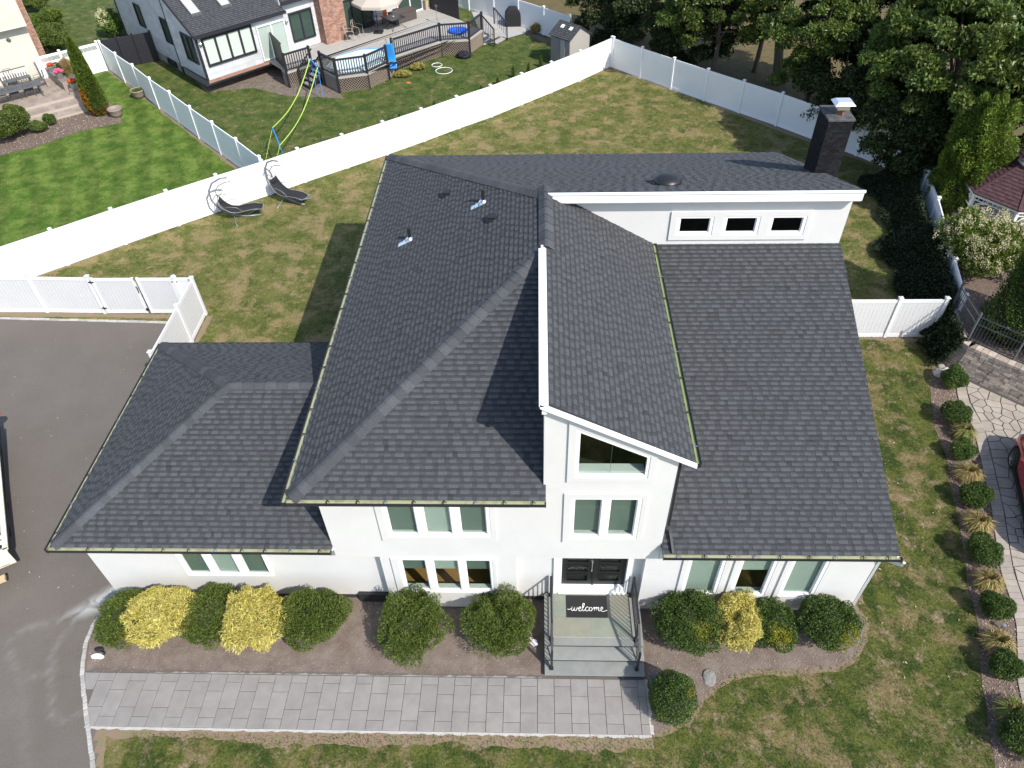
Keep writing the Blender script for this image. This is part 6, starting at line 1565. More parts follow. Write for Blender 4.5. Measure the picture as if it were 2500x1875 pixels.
nwin(3.95, 5.95, 1.05, 3.15, 2, -.03, .07, 'white_trim', 'grey')
nwin(6.45, 8.15, 1.50, 3.28, 2, .20, .09, 'black_trim', 'dark')
nwin(.35, 1.85, 1.85, 3.48, 2, -.03, .09, 'black_trim', 'dark', axis='v')
nwin(4.7, 5.65, 1.88, 3.42, 1, .40, .07, 'black_trim', 'dark', axis='v')
nwin(8.6, 9.55, 2.02, 3.46, 1, .40, .07, 'black_trim', 'dark', axis='v')
nwin(5.6, 6.8, .15, .55, 1, .46, .05, 'black_trim', 'dark', axis='v')
nwin(10.4, 12.9, 1.0, 3.1, 3, .2, .08, 'black_trim', 'dark')
nwin(15.0, 17.3, 1.0, 3.1, 2, .2, .08, 'white_trim', 'dark')
# roof of the front wing
nr = bpy.data.objects.new('roof', None); C.objects.link(nr); nr.parent = nh
sl = .535
Ra, Rb, Rc, Rd = N(-.12, -.2, 3.66), N(6.05, -.2, 3.66), N(6.05, 5.4, 3.66 + 5.6 * sl), N(-.12, 5.4, 3.66 + 5.6 * sl)
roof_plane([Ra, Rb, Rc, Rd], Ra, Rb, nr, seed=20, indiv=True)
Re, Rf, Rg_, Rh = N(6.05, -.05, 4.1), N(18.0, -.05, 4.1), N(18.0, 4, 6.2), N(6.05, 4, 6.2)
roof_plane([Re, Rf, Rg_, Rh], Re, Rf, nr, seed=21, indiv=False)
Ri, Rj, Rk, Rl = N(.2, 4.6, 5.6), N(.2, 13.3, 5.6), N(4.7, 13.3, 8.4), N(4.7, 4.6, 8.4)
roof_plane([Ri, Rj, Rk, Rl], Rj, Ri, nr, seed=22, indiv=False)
finish_shingles(300)
ft = MB(); 
ft.add([], []); nbox(ft, -.15, 6.1, -.34, -.2, 3.50, 3.66); nbox(ft, 6.0, 18.1, -.19, -.05, 3.92, 4.1)
ft.slab([Ra + Vector((0, 0, -.16)), Ra + Vector((0, 0, .02)), Rd + Vector((0, 0, .02)), Rd + Vector((0, 0, -.16))], -UU * .05)
ft.build('gutter', MT['black_trim'], nh)
for s0, s1 in ((.62, 1.30), (2.6, 3.3)):
    up = lambda t_: 3.66 + (t_ + .2) * sl
    k = MB(); q4 = [N(s0, 1.0, up(1.0) + .02), N(s1, 1.0, up(1.0) + .02), N(s1, 2.4, up(2.4) + .02), N(s0, 2.4, up(2.4) + .02)]
    k.slab(q4, Vector((0, 0, .10))); f_ = k.build('skylight', MT['cast_iron'], nh)
    q5 = [N(s0 + .07, 1.08, up(1.08) + .125), N(s1 - .07, 1.08, up(1.08) + .125), N(s1 - .07, 2.32, up(2.32) + .125), N(s0 + .07, 2.32, up(2.32) + .125)]
    MB().poly(q5).build('pane', MT['skylight'], f_)
# brick chimney
nc = bpy.data.objects.new('chimney', None); C.objects.link(nc); nc.parent = nh
bricks(nc, 8.45, 10.2, -.55, .8, .9, 6.8, 'fl', 'brick_red', 'mortar', .23, .085, ang=NANG, org=(O.x, O.y))
# wall lamp
for p in (N(.2, -.1, 3.1), N(6.2, .1, 2.9)): MB().ellip(p, (.09, .09, .13), 10, 6).build('wall_lamp', MT['metal'], nh)

# deck -------------------------------------------------------------
dk = thing('raised_deck', 'raised grey deck with black railings and lattice skirt', 'deck', N(10, -3))
DP = [tuple(N(4.3, -.0)[:2]), tuple(N(4.25, -2.1)[:2]), tuple(N(4.1, -2.7)[:2]), (-14.50, 47.45), (-14.2, 48.2), (-13.62, 46.7), (-12.35, 45.45), (-10.53, 45.95), (-9.45, 47.55), (-9.3, 48.6), (-6.45, 51.2), (-4.6, 51.45), (-3.8, 53.0), (-3.9, 54.6), tuple(N(17.9, .2)[:2])]
DP = [tuple(N(4.3, .0)[:2]), tuple(N(4.1, -2.55)[:2]), tuple(N(5.85, -2.6)[:2]), tuple(N(6.1, -1.9)[:2]), tuple(N(5.85, -3.85)[:2]), (-12.35, 45.45), (-10.53, 45.95), (-9.45, 47.5), (-9.3, 48.6), (-6.45, 51.2), (-4.6, 51.45), (-3.75, 53.2), tuple(N(17.6, -3.5)[:2]), tuple(N(17.9, .2)[:2])]
fl_ = MB(); fl_.prism(DP, .90, .98); fl_.build('deck_frame', MT['lattice'], dk)
# boards clipped to the deck outline by strips along UU
def poly_strip(poly, s0, s1):
    out = poly
    a, b = UU.x, UU.y
    out = clip(out, VV.x, VV.y, -(VV.dot(O)) - s0); 
    if len(out) >= 3: out = clip(out, -VV.x, -VV.y, VV.dot(O) + s1)
    return out
s = -9.0
while s < .25:
    c_ = poly_strip(DP, s + .004, s + .296)
    if len(c_) >= 3:
        MB().prism(c_, .985, 1.0, random.uniform(.95, 1.05)).build('deck_board', MT['deck'], dk, tint=True)
    s += .30
def rail_run(pts, z0=1.0, H=1.02, step=.15):
    for i in range(len(pts)):
        p = Vector(pts[i]); po = MB().box(p.x - .075, p.x + .075, p.y - .075, p.y + .075, 0 if z0 < 1.1 else .9, z0 + H + .08).build('railing_post', MT['black_trim'], dk)
        MB().lathe((p.x, p.y, z0 + H + .08), [(.10, 0), (.10, .03), (.01, .08)], 4).build('post_cap', MT['black_trim'], po)
    for a, b in zip(pts[:-1], pts[1:]):
        a, b = Vector((*a, 0)), Vector((*b, 0)); d = (b - a).normalized(); a = a + d * .06; b = b - d * .06; L = (b - a).length
        rl = MB().bar(a + Vector((0, 0, z0 + H)), b + Vector((0, 0, z0 + H)), .15, .08).build('top_rail', MT['black_trim'], dk)
        MB().bar(a + Vector((0, 0, z0 + .10)), b + Vector((0, 0, z0 + .10)), .05, .05).build('bottom_rail', MT['black_trim'], dk)
        n_ = max(2, int(L / step))
        for k in range(1, n_): c_ = a.lerp(b, k / n_); MB().box(c_.x - .024, c_.x + .024, c_.y - .024, c_.y + .024, z0 + .1, z0 + H).build('baluster', MT['black_trim'], dk)
R1 = [tuple(N(4.1, -2.47)[:2]), tuple(N(5.85, -2.61)[:2])]; R2 = [(-13.50, 46.61), (-12.32, 45.42), (-10.55, 46.0), (-9.50, 47.45)]; R3 = [(-9.30, 48.67), (-6.47, 51.25), (-4.56, 51.5), (-3.79, 53.3)]
rail_run(R1); rail_run(R2); rail_run(R3)
# lattice skirt
def skirt(pts):
    for a, b in zip(pts[:-1], pts[1:]):
        a, b = Vector((*a, 0)), Vector((*b, 0)); d = (b - a).normalized(); L = (b - a).length; nn_ = Vector((d.y, -d.x, 0)); lm = MB(); hh = .88; s_ = 0
        while s_ < L + hh:
            for sg in (1, -1):
                x0, x1 = (s_, s_ - hh) if sg > 0 else (s_ - hh, s_)
                c0, c1 = max(0, min(L, x0)), max(0, min(L, x1))
                if abs(c1 - c0) > .03:
                    f0, f1 = (c0 - x0) / (x1 - x0), (c1 - x0) / (x1 - x0); P_ = a + d * c0 + nn_ * .008 * sg; Q_ = a + d * c1 + nn_ * .008 * sg
                    lm.bar(P_ + Vector((0, 0, .02 + hh * f0)), Q_ + Vector((0, 0, .02 + hh * f1)), .008, .045, up=nn_)
            s_ += .17
        lm.build('lattice_panel', MT['lattice'], dk)
        MB().slab([a + Vector((0, 0, .88)), b + Vector((0, 0, .88)), b + Vector((0, 0, .985)), a + Vector((0, 0, .985))], nn_ * .03).build('skirt_board', MT['deck'], dk, tint=True)
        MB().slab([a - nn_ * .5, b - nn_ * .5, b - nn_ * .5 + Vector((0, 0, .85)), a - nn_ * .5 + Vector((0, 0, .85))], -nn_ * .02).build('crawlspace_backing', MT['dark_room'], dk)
skirt([tuple(N(4.1, -1.9)[:2]), tuple(N(4.1, -2.55)[:2]), tuple(N(5.85, -2.6)[:2])]); skirt([tuple(N(5.85, -3.85)[:2]), (-12.33, 45.4), (-10.53, 45.95), (-9.45, 47.55), (-9.3, 48.62), (-6.45, 51.2), (-4.6, 51.45), (-3.75, 53.2)])
# privacy screens
def screen(a, b, z0, z1, label):
    t = thing('privacy_screen', label, 'screen', a)
    a, b = Vector(a), Vector(b); d = (b - a); n_ = max(3, int(d.length / .14)); 
    for k in range(n_):
        p, q_ = a.lerp(b, (k + .04) / n_), a.lerp(b, (k + .96) / n_); MB().slab([p + Vector((0, 0, z0)), q_ + Vector((0, 0, z0)), q_ + Vector((0, 0, z1)), p + Vector((0, 0, z1))], d.cross(Vector((0, 0, 1))).normalized() * .03).build('board', MT['black_trim'], t)
    MB().bar(a + Vector((0, 0, z1)), b + Vector((0, 0, z1)), .08, .06).build('rail', MT['black_trim'], t); MB().bar(a + Vector((0, 0, z0)), b + Vector((0, 0, z0)), .06, .08).build('rail', MT['black_trim'], t)
screen(N(4.75, -.15), N(4.15, -2.4), .75, 2.65, 'black slatted privacy screen beside the sliding door at the left end of the deck')
screen(N(17.75, -.1), N(17.65, -3.5), 1.0, 2.9, 'black slatted privacy screen at the right end of the deck')
# stairs down to the lawn
sr = thing('deck_stairs', 'black-railed wooden stairs going down from the deck to the lawn', 'stairs', N(5.9, -3.2))
for k in range(4):
    z = .80 - k * .2; s0 = 5.95 - k * .28
    m_ = MB(); nbox(m_, s0 - .3, s0, -3.75, -2.75, z - .04, z); m_.build('tread', MT['deck'], sr, tint=True)
for tt_ in (-2.72, -3.78):
    a, b = N(6.0, tt_, 1.95), N(4.75, tt_, 1.0); MB().bar(a, b, .07, .06).build('handrail', MT['black_trim'], sr)
    MB().bar(N(6.0, tt_, .85), N(4.75, tt_, .05), .05, .2).build('stringer', MT['black_trim'], sr)
    MB().bar(N(4.78, tt_, 0), N(4.78, tt_, 1.05), .09, .09).build('newel_post', MT['black_trim'], sr)
    for k in range(1, 9): f_ = k / 9; MB().bar(N(6.0 - 1.25 * f_, tt_, .9 - .8 * f_), N(6.0 - 1.25 * f_, tt_, 1.92 - .93 * f_), .03, .03).build('baluster', MT['black_trim'], sr)
# right-hand stairs to the concrete
s2 = thing('deck_stairs', 'short black-railed stairs at the right end of the deck toward the concrete pad', 'stairs', (-2.9, 54, 0))
for k in range(3): MB().prism([(-3.7 + k * .3, 53.4), (-3.4 + k * .3, 53.1), (-2.7 + k * .3, 54.2), (-3.0 + k * .3, 54.5)], .66 - k * .3, .72 - k * .3).build('tread', MT['deck'], s2, tint=True)
for (a, b) in (((-3.79, 53.3, 1.95), (-2.95, 52.85, 1.15)), ((-3.0, 54.7, 1.95), (-2.1, 54.0, 1.15))):
    a, b = Vector(a), Vector(b); MB().bar(a, b, .08, .06).build('handrail', MT['black_trim'], s2)
    MB().bar((b.x, b.y, 0), b, .09, .09).build('newel_post', MT['black_trim'], s2); MB().bar((a.x, a.y, .9), a, .09, .09).build('newel_post', MT['black_trim'], s2)
    for k in range(1, 7): p = a.lerp(b, k / 7); MB().bar((p.x, p.y, p.z - .95), p, .03, .03).build('baluster', MT['black_trim'], s2)
sheet('concrete_pad', px((1180, 112), (1284, 82), (1284, 66), (1215, 40)) + [(-5, 60), (-4.2, 56), (-3.9, 54.6)], .05, MT['pad'])
# round pool with liner, set in the deck
pc = (at(905, 138, .98)); 
pl = thing('swimming_pool', 'pale above-ground pool rim set into the deck behind the railing', 'pool', (-11.7, 48.0, 0))
MB().prism([(-13.35, 47.0), (-12.2, 46.1), (-10.75, 46.4), (-9.9, 47.6), (-9.7, 48.9), (-10.4, 49.9), (-11.6, 49.75), (-12.9, 48.7)], .99, 1.06).build('pool_cover', MT['pool_cover'], pl, bevel=.02)
MB().tube([(-9.7, 48.9, 1.06), (-10.4, 49.9, 1.06), (-11.6, 49.75, 1.06), (-12.9, 48.7, 1.06)], .04, 6).build('pool_rim', MT['blue_plastic'], pl)
# slide
sl_ = thing('pool_slide', 'bright blue plastic slide hooked over the deck railing', 'slide', (-9.4, 48.0, 0))
a_, b_ = at(948, 108, 2.1), at(960, 160, .75); ctrl = [a_ + Vector((0, 0, 0)), a_.lerp(b_, .12) + Vector((0, 0, .12)), a_.lerp(b_, .5) + Vector((0, 0, .05)), b_ + Vector((0, .05, -.05)), b_ + Vector((.02, -.25, -.12))]
mb = MB(); W_ = .24; V = []
for p in ctrl: V += [p + Vector((-W_, 0, .09)), p + Vector((-W_ * .7, 0, 0)), p + Vector((0, 0, .03)), p + Vector((W_ * .7, 0, 0)), p + Vector((W_, 0, .09))]
mb.add(V, [(i * 5 + k, i * 5 + k + 1, i * 5 + k + 6, i * 5 + k + 5) for i in range(len(ctrl) - 1) for k in range(4)]); so = mb.build('chute', MT['blue_plastic'], sl_, smooth=True); so.modifiers.new('s', 'SOLIDIFY').thickness = .03
for sg in (-1, 1): MB().tube([a_ + Vector((sg * .2, .1, -1.1)), a_ + Vector((sg * .2, .1, .0))], .025, 6).build('support', MT['grey_tube'], sl_)
for sg in (-1, 1): MB().tube([a_ + Vector((sg * .22, .6, -1.1)), a_ + Vector((sg * .22, .5, .15)), a_ + Vector((sg * .22, .1, .2))], .02, 6).build('ladder_rail', MT['metal'], sl_)
# blue kiddie pool
q = at(1118, 78, 1.0); kp = thing('kiddie_pool', 'round bright blue kiddie pool standing on the deck behind the railing', 'kiddie pool', q)
MB().lathe(q, [(.62, 0), (.66, .16), (.60, .18), (.56, .06), (.02, .05)], 24, sq=.9).build('shell', MT['blue_tarp'], kp, smooth=True)
# umbrella
ub = N(12.2, -1.25, 1.0); um = thing('patio_umbrella', 'large beige octagonal patio umbrella over the dark deck table', 'umbrella', ub)
MB().tube([ub, ub + Vector((0, 0, 2.3)), ub + Vector((-.55, -.15, 3.2))], .03, 8).build('pole', MT['black_metal'], um)
MB().box(ub.x - .32, ub.x + .32, ub.y - .32, ub.y + .32, ub.z, ub.z + .07).build('base', MT['black_metal'], um, bevel=.02)
uc = at(917, -25, 3.65); Rr_ = 1.72
rim = [uc + Vector((Rr_ * math.cos(k * math.pi / 4 + .3), Rr_ * math.sin(k * math.pi / 4 + .3), -.62)) for k in range(8)]; mid = [uc + (r_ - uc) * .42 + Vector((0, 0, .06)) for r_ in rim]
for k in range(8):
    MB().slab([rim[k], rim[(k + 1) % 8], mid[(k + 1) % 8], mid[k]], (0, 0, .012)).build('canopy_panel', MT['fabric_beige'], um)
    MB().slab([rim[k], rim[(k + 1) % 8], rim[(k + 1) % 8] - Vector((0, 0, .16)), rim[k] - Vector((0, 0, .16))], (rim[k] - uc) * .006).build('valance', MT['fabric_beige'], um)
    MB().slab([mid[k] + Vector((0, 0, .05)), mid[(k + 1) % 8] + Vector((0, 0, .05)), uc + Vector((0, 0, .14))], (0, 0, .01)).build('top_vent', MT['fabric_beige'], um)
    MB().tube([uc, rim[k]], .012, 4).build('rib', MT['black_metal'], um)
MB().slab([mid[k] + Vector((0, 0, .03)) for k in range(8)], (0, 0, .01)).build('vent_trim', MT['cast_iron'], um)
# table
tb = thing('deck_table', 'square dark metal table on crossed legs on the deck', 'table', N(13.5, -1.4, 1.0), NANG); L = dict(world=False)
MB().box(-.62, .62, -.6, .6, .68, .72).build('tabletop', MT['black_metal'], tb, bevel=.02, **L)
for sx_ in (-1, 1):
    for sy_ in (-1, 1): MB().tube([(sx_ * .15, sy_ * .15, .66), (sx_ * .2, sy_ * .2, .35), (sx_ * .6, sy_ * .55, .0)], .02, 6).build('leg', MT['black_metal'], tb, **L)
cu = MB().lathe((0, 0, .725), [(.05, 0), (.055, .06), (.05, .06)], 12).build('cup', MT['letter'], None); cu.location = N(13.5, -1.35, 1.0); tag(cu, 'small white cup on the dark deck table', 'cup')
# sofa / storage bench
sb_ = thing('wicker_bench', 'long brown storage bench behind the dark deck table', 'bench', N(14.8, -.65, 1.0), NANG)
MB().box(-.95, .95, -.42, .42, 0, .62).build('box', MT['wicker'], sb_, bevel=.02, **L); MB().box(-.98, .98, -.45, .45, .62, .68).build('lid', MT['wicker'], sb_, bevel=.01, **L)
oc = thing('orange_chair', 'orange cushioned chair behind the brown bench', 'chair', N(13.7, .0, 1.0), NANG - .3)
MB().box(-.3, .3, -.3, .3, .3, .42).build('seat', MT['orange'], oc, bevel=.03, **L); MB().box(-.3, .3, .22, .32, .42, .95).build('backrest', MT['orange'], oc, bevel=.03, **L)
for sx_ in (-.26, .26):
    for sy_ in (-.26, .26): MB().box(sx_ - .02, sx_ + .02, sy_ - .02, sy_ + .02, 0, .3).build('leg', MT['black_metal'], oc, **L)
cb_ = thing('black_cooler', 'black square cooler between the orange chair and the glass door', 'cooler', N(14.9, .0, 1.0), NANG); MB().box(-.28, .28, -.22, .22, 0, .55).build('box', MT['black_fabric'], cb_, bevel=.05, **L); MB().box(-.3, .3, -.24, .24, .55, .62).build('lid', MT['black_fabric'], cb_, bevel=.03, **L)
def patio_chair(label, loc, rz, mt='cast_iron', name='metal_chair', group=None, solid=None):
    t = thing(name, label, 'chair', loc, rz, group); L = dict(world=False)
    MB().box(-.25, .25, -.25, .25, .42, .45).build('seat', MT[solid or mt], t, **L)
    bk = MB(); bk.tube([(-.25, .26, .43), (-.26, .32, .8), (-.16, .34, .98), (.16, .34, .98), (.26, .32, .8), (.25, .26, .43)], .016, 6)
    for k in range(5): bk.bar((-.2 + k * .1, .28, .46), (.2 - k * .1, .34, .95), .01, .012)
    bk.build('backrest', MT[mt], t, **L)
    for s in (-1, 1):
        MB().tube([(s * .26, .24, .02), (s * .25, .25, .43)], .016, 6).build('leg', MT[mt], t, **L); MB().tube([(s * .28, -.28, .02), (s * .25, -.24, .43)], .016, 6).build('leg', MT[mt], t, **L)
        MB().tube([(s * .27, .28, .66), (s * .32, .0, .68), (s * .30, -.24, .62), (s * .26, -.25, .44)], .014, 6).build('armrest', MT[mt], t, **L)
    return t
patio_chair('thin metal chair beside the brick chimney at the deck door', N(10.0, -1.0, 1.0), NANG + 1.2, 'lattice', name='deck_chair', solid='black_fabric')
patio_chair('bronze metal armchair half under the beige umbrella', N(10.9, -.7, 1.0), NANG + .5, 'lattice', name='deck_chair', solid='black_fabric')
patio_chair('dark armchair with a high back left of the dark table', N(12.3, -.5, 1.0), NANG + 1.4, 'black_metal', name='deck_chair', solid='black_fabric')
patio_chair('white-grey armchair in front of the black cooler', N(13.1, -.1, 1.0), NANG + .2, 'grey_tube', name='deck_chair', solid='letter')
# torch, barrel planter, trash bag, hoses, grill
q = N(16.05, -2.96, 1.0); to = thing('garden_torch', 'thin metal torch on the deck behind the railing', 'torch', q); MB().tube([q, q + Vector((0, 0, 1.0))], .015, 6).build('pole', MT['grey_tube'], to)
MB().lathe(q + Vector((0, 0, 1.0)), [(.03, 0), (.09, .12), (.09, .2), (.04, .22)], 12).build('head', MT['cast_iron'], to)
q = N(17.4, -.1, 1.0); bp_ = thing('planter_box', 'tall tapered planter with yellow flowers beside the glass door', 'planter', q); MB().lathe(q, [(.14, 0), (.22, .62), (.18, .6)], 4).build('pot', MT['lattice'], bp_); MB().ellip(q + Vector((0, 0, .68)), (.18, .18, .1), 10, 6, jit=.2).build('plant', MT['gold'], bp_, tint=True)
q = at(1133, 138, .1); tg = thing('rubbish_bag', 'crumpled black rubbish bag on the lawn before the lattice skirt', 'bag', (q.x, q.y, 0)); MB().ellip((q.x, q.y, .2), (.48, .3, .26), 14, 9, jit=.16).build('sack', mat('bag_plastic', (.02, .02, .025), .25), tg)
for (p, r_, lb) in (((1067, 160), .34, 'small pale hoop lying on the bare soil under the deck edge'), ((1084, 174), .54, 'larger pale hoop lying on the lawn edge')):
    q = at(*p); hp_ = thing('hose_ring', lb, 'hoop', (q.x, q.y, 0)); MB().tube([(q.x + r_ * math.cos(a) , q.y + r_ * math.sin(a), .04) for a in np.linspace(0, 6.283, 28)], .022, 6).build('ring', MT['letter'], hp_)
q = at(997, 203); rd2 = thing('red_frisbee', 'small orange-red disc on the lawn below the hostas', 'disc', (q.x, q.y, 0)); MB().lathe((q.x, q.y, .01), [(.13, 0), (.14, .03), (.03, .045)], 16).build('disc', MT['orange'], rd2)
for i, (p, r_) in enumerate((((983, 188), .5), ((1022, 170), .5))):
    q = at(*p); shrub('hosta', ['yellow-green hosta clump below the blue slide, left one', 'yellow-green hosta clump nearer the pale hoops'][i], 'plant', (q.x, q.y, .15), (r_ * 1.2, r_ * .7, .25), 900, .22, .07, MT['gold'], spread=.6, up=.2, tint=(.35, .8), core=None, seed=90 + i, zmin=0)
q = at(1253, 63); gl_ = thing('covered_grill', 'barbecue grill under a black fabric cover on the concrete pad', 'grill', (q.x, q.y, .05))
MB().add([(q.x + a * w_, q.y + b * w2, z) for z, w_, w2 in ((.06, .62, .36), (.9, .58, .34), (1.15, .42, .3), (1.32, .30, .2)) for a, b in ((-1, -1), (1, -1), (1, 1), (-1, 1))],
         [(i * 4 + k, i * 4 + (k + 1) % 4, (i + 1) * 4 + (k + 1) % 4, (i + 1) * 4 + k) for i in range(3) for k in range(4)] + [(12, 13, 14, 15)]).build('cover', MT['black_fabric'], gl_, bevel=.06)
# net game frame: lime straps between blue poles
ng = thing('garden_game_net', 'lime strap and blue pole net game stretched from the deck to the long fence', 'game net', tuple(at(675, 385)))
pA, pB = at(665, 312, 1.45), at(683, 355, 1.45); pC, pD = at(757, 143, 2.3), at(775, 165, 2.0)
MB().tube([pA, pB], .03, 6).build('crossbar', MT['blue_plastic'], ng); MB().tube([pC, pD], .03, 6).build('crossbar', MT['blue_plastic'], ng)
for s_, e_ in ((pA, pC), (pB, pD)):
    MB().tube([s_.lerp(e_, f_) + Vector((0, 0, -1.1 * math.sin(math.pi * f_) * .5)) for f_ in np.linspace(0, 1, 14)], .028, 5).build('strap', MT['lime_strap'], ng)
for p in (pA, pB): MB().tube([p, Vector((p.x + .05, p.y + .3, 0))], .02, 6).build('pole', MT['blue_plastic' if p is pB else 'lime_strap'], ng); MB().tube([p, Vector((p.x - .5, p.y - 1.0, 0))], .012, 5).build('guy_rope', MT['lime_strap'], ng)
for p in (pC, pD): MB().tube([p, Vector((p.x, p.y, .2))], .02, 6).build('pole', MT['blue_plastic'], ng)
# black slatted gate beside the house
bg_ = thing('slatted_gate', 'black horizontal-slat fence gate between the white fence corner and the pale house', 'gate', (-27.3, 50.3, 0))
ga, gb = Vector((-28.7, 49.75, 0)), Vector((-25.95, 51.2, 0)); dd_ = gb - ga
for f_ in (0, .3, .62, .98):
    p = ga + dd_ * f_; MB().box(p.x - .05, p.x + .05, p.y - .05, p.y + .05, 0, 2.0).build('post', MT['black_trim'], bg_)
for k in range(14):
    z = .08 + k * .135; MB().bar(ga + Vector((0, 0, z)), gb + Vector((0, 0, z)), .03, .128).build('slat', MT['black_trim'], bg_)
# shed
def shed():
    z = 1.95; A_, B_, C_ = at(1391, 97, z), at(1345, 82, z), at(1440, 80, z); D_ = B_ + (C_ - A_); ap1 = (A_ + C_) / 2; ap0 = (B_ + D_) / 2
    t = thing('garden_shed', 'small beige shed with a dark shingled gable roof behind the long white fence', 'shed', ((A_.x + D_.x) / 2, (A_.y + D_.y) / 2, 0))
    g = lambda p, zz=0: Vector((p.x, p.y, zz)); hz = 2.55
    MB().slab([g(A_), g(B_), g(B_, z), g(A_, z)], (C_ - A_).normalized() * .04).build('door_wall', MT['shed_wall'], t)
    MB().add([g(A_), g(C_), g(C_, z), g(ap1, hz), g(A_, z)], [(0, 1, 2, 3, 4)]).build('gable_wall', MT['shed_side'], t)
    MB().add([g(B_), g(D_), g(D_, z), g(ap0, hz), g(B_, z)], [(4, 3, 2, 1, 0)]).build('gable_wall', MT['shed_side'], t)
    MB().add([g(C_), g(D_), g(D_, z), g(C_, z)], [(0, 1, 2, 3)]).build('back_wall', MT['shed_side'], t)
    rf = bpy.data.objects.new('roof', None); C.objects.link(rf); rf.parent = t
    e = (B_ - A_).normalized() * .12; o1 = (A_ - C_).normalized() * .1
    P1, P2, P3, P4 = g(A_, z - .05) - e + o1, g(B_, z - .05) + e + o1, g(ap0, hz + .02) + e, g(ap1, hz + .02) - e
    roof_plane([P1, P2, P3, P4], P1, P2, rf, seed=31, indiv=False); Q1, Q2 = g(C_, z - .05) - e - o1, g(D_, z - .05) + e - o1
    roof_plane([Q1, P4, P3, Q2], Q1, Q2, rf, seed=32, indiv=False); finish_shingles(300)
    for f_ in (.3, .68): m_ = P1.lerp(P2, f_).lerp(P4.lerp(P3, f_), .55) + Vector((0, 0, .04)); MB().slab([m_ + e * -1 , m_ + e * 1, m_ + e * 1 + (P4 - P1) * .2, m_ - e + (P4 - P1) * .2], (0, 0, .03)).build('roof_light', MT['letter'], rf)
    for f_ in (.25, .55): p = A_.lerp(B_, f_); MB().slab([g(p, .2) - (C_ - A_).normalized() * .02, g(A_.lerp(B_, f_ + .22), .2) - (C_ - A_).normalized() * .02, g(A_.lerp(B_, f_ + .22), 1.8) - (C_ - A_).normalized() * .02, g(p, 1.8) - (C_ - A_).normalized() * .02], (C_ - A_).normalized() * .015).build('door', MT['shed_side' if f_ < .3 else 'shed_wall'], t)
shed()
for i, (x, y) in enumerate(((1253, 178), (1290, 170), (1320, 152), (1357, 140), (1215, 195), (1175, 215), (1150, 233), (1060, 253), (975, 285))):
    q = at(x, y, .3); lb = ['evergreen sapling %s beyond the long fence' % w_ for w_ in ('left of the shed shadow', 'third from the shed', 'second from the shed', 'right in front of the shed', 'fifth from the shed', 'sixth from the shed', 'seventh from the shed', 'above the middle of the fence', 'farthest from the shed')][i]
    cone_tree('evergreen_sapling', lb, (q.x, q.y), .75 if i < 4 else .45, .16, 500, .09, .035, MT['yew'], cat='sapling', seed=40 + i, group='evergreen saplings planted along the far side of the long fence')
q = at(1308, 75, .2); shrub('flowering_plant', 'small reddish flowering plant beside the concrete pad', 'plant', (q.x, q.y, .35), (.45, .35, .4), 900, .16, .05, MT['strawgrass'], up=.8, core=None, seed=61)

# ================================================================== LEFT NEIGHBOUR
lo = Vector((-32.0, 47.85, 0)); la = math.radians(41); LU = Vector((math.cos(la), math.sin(la), 0)); LV = Vector((-LU.y, LU.x, 0))
def LN(s, t, z=0.0): return lo + LU * s + LV * t + Vector((0, 0, z))
def lbox(mb, s0, s1, t0, t1, z0, z1, tint=1.0): return mb.add([LN(s, t, z) for z in (z0, z1) for t in (t0, t1) for s in (s0, s1)], [(0, 2, 3, 1), (4, 5, 7, 6), (0, 1, 5, 4), (2, 6, 7, 3), (0, 4, 6, 2), (1, 3, 7, 5)], tint)
lh = thing('cream_sided_house', 'cream sided house at the top left corner with a patio below it', 'house', LN(-4, 4))
cm_ = MB(); lbox(cm_, -14, 0, .05, 9, .4, 3.6); lbox(cm_, -14, .02, -.5, 8, 3.6, 7.5); cm_.build('wall', MT['siding_cream'], lh, tint=True)
def lsid(a, b, z0, z1, out):
    a, b, out = Vector(a), Vector(b), Vector(out); mb = MB(); z = z0; p_ = .13
    while z < z1: mb.add([a + out * .03 + Vector((0, 0, z)), b + out * .03 + Vector((0, 0, z)), b + out * .01 + Vector((0, 0, z + p_)), a + out * .01 + Vector((0, 0, z + p_)), a + Vector((0, 0, z)), b + Vector((0, 0, z))], [(0, 1, 2, 3), (4, 5, 1, 0)], random.uniform(.97, 1.03)); z += p_
    mb.build('siding', MT['siding_cream'], lh, tint=True, kind='stuff')
lsid(LN(-14, .05), LN(0, .05), .5, 3.5, -LV); lsid(LN(-14, -.5), LN(.02, -.5), 3.62, 7.5, -LV)
p = LN(-1.25, -.0, 2.95); MB().ellip(p, (.16, .1, .1), 10, 6).box(p.x - .05, p.x + .05, p.y - .05, p.y + .1, p.z - .02, p.z + .1).build('wall_lamp', MT['cast_iron'], lh)
m_ = MB(); lbox(m_, -4.4, -2.7, -.02, .04, 1.5, 2.9); w_ = m_.build('window', MT['shed_wall'], lh); m_ = MB(); lbox(m_, -4.25, -2.85, -.05, -.03, 1.65, 2.75); m_.build('pane', MT['glass_dark'], w_)
lc = bpy.data.objects.new('chimney', None); C.objects.link(lc); lc.parent = lh
bricks(lc, .05, .55, 1.0, 2.2, 0, 7.5, 'fl', 'brick_red', 'mortar', .23, .09, ang=la, org=(lo.x, lo.y))
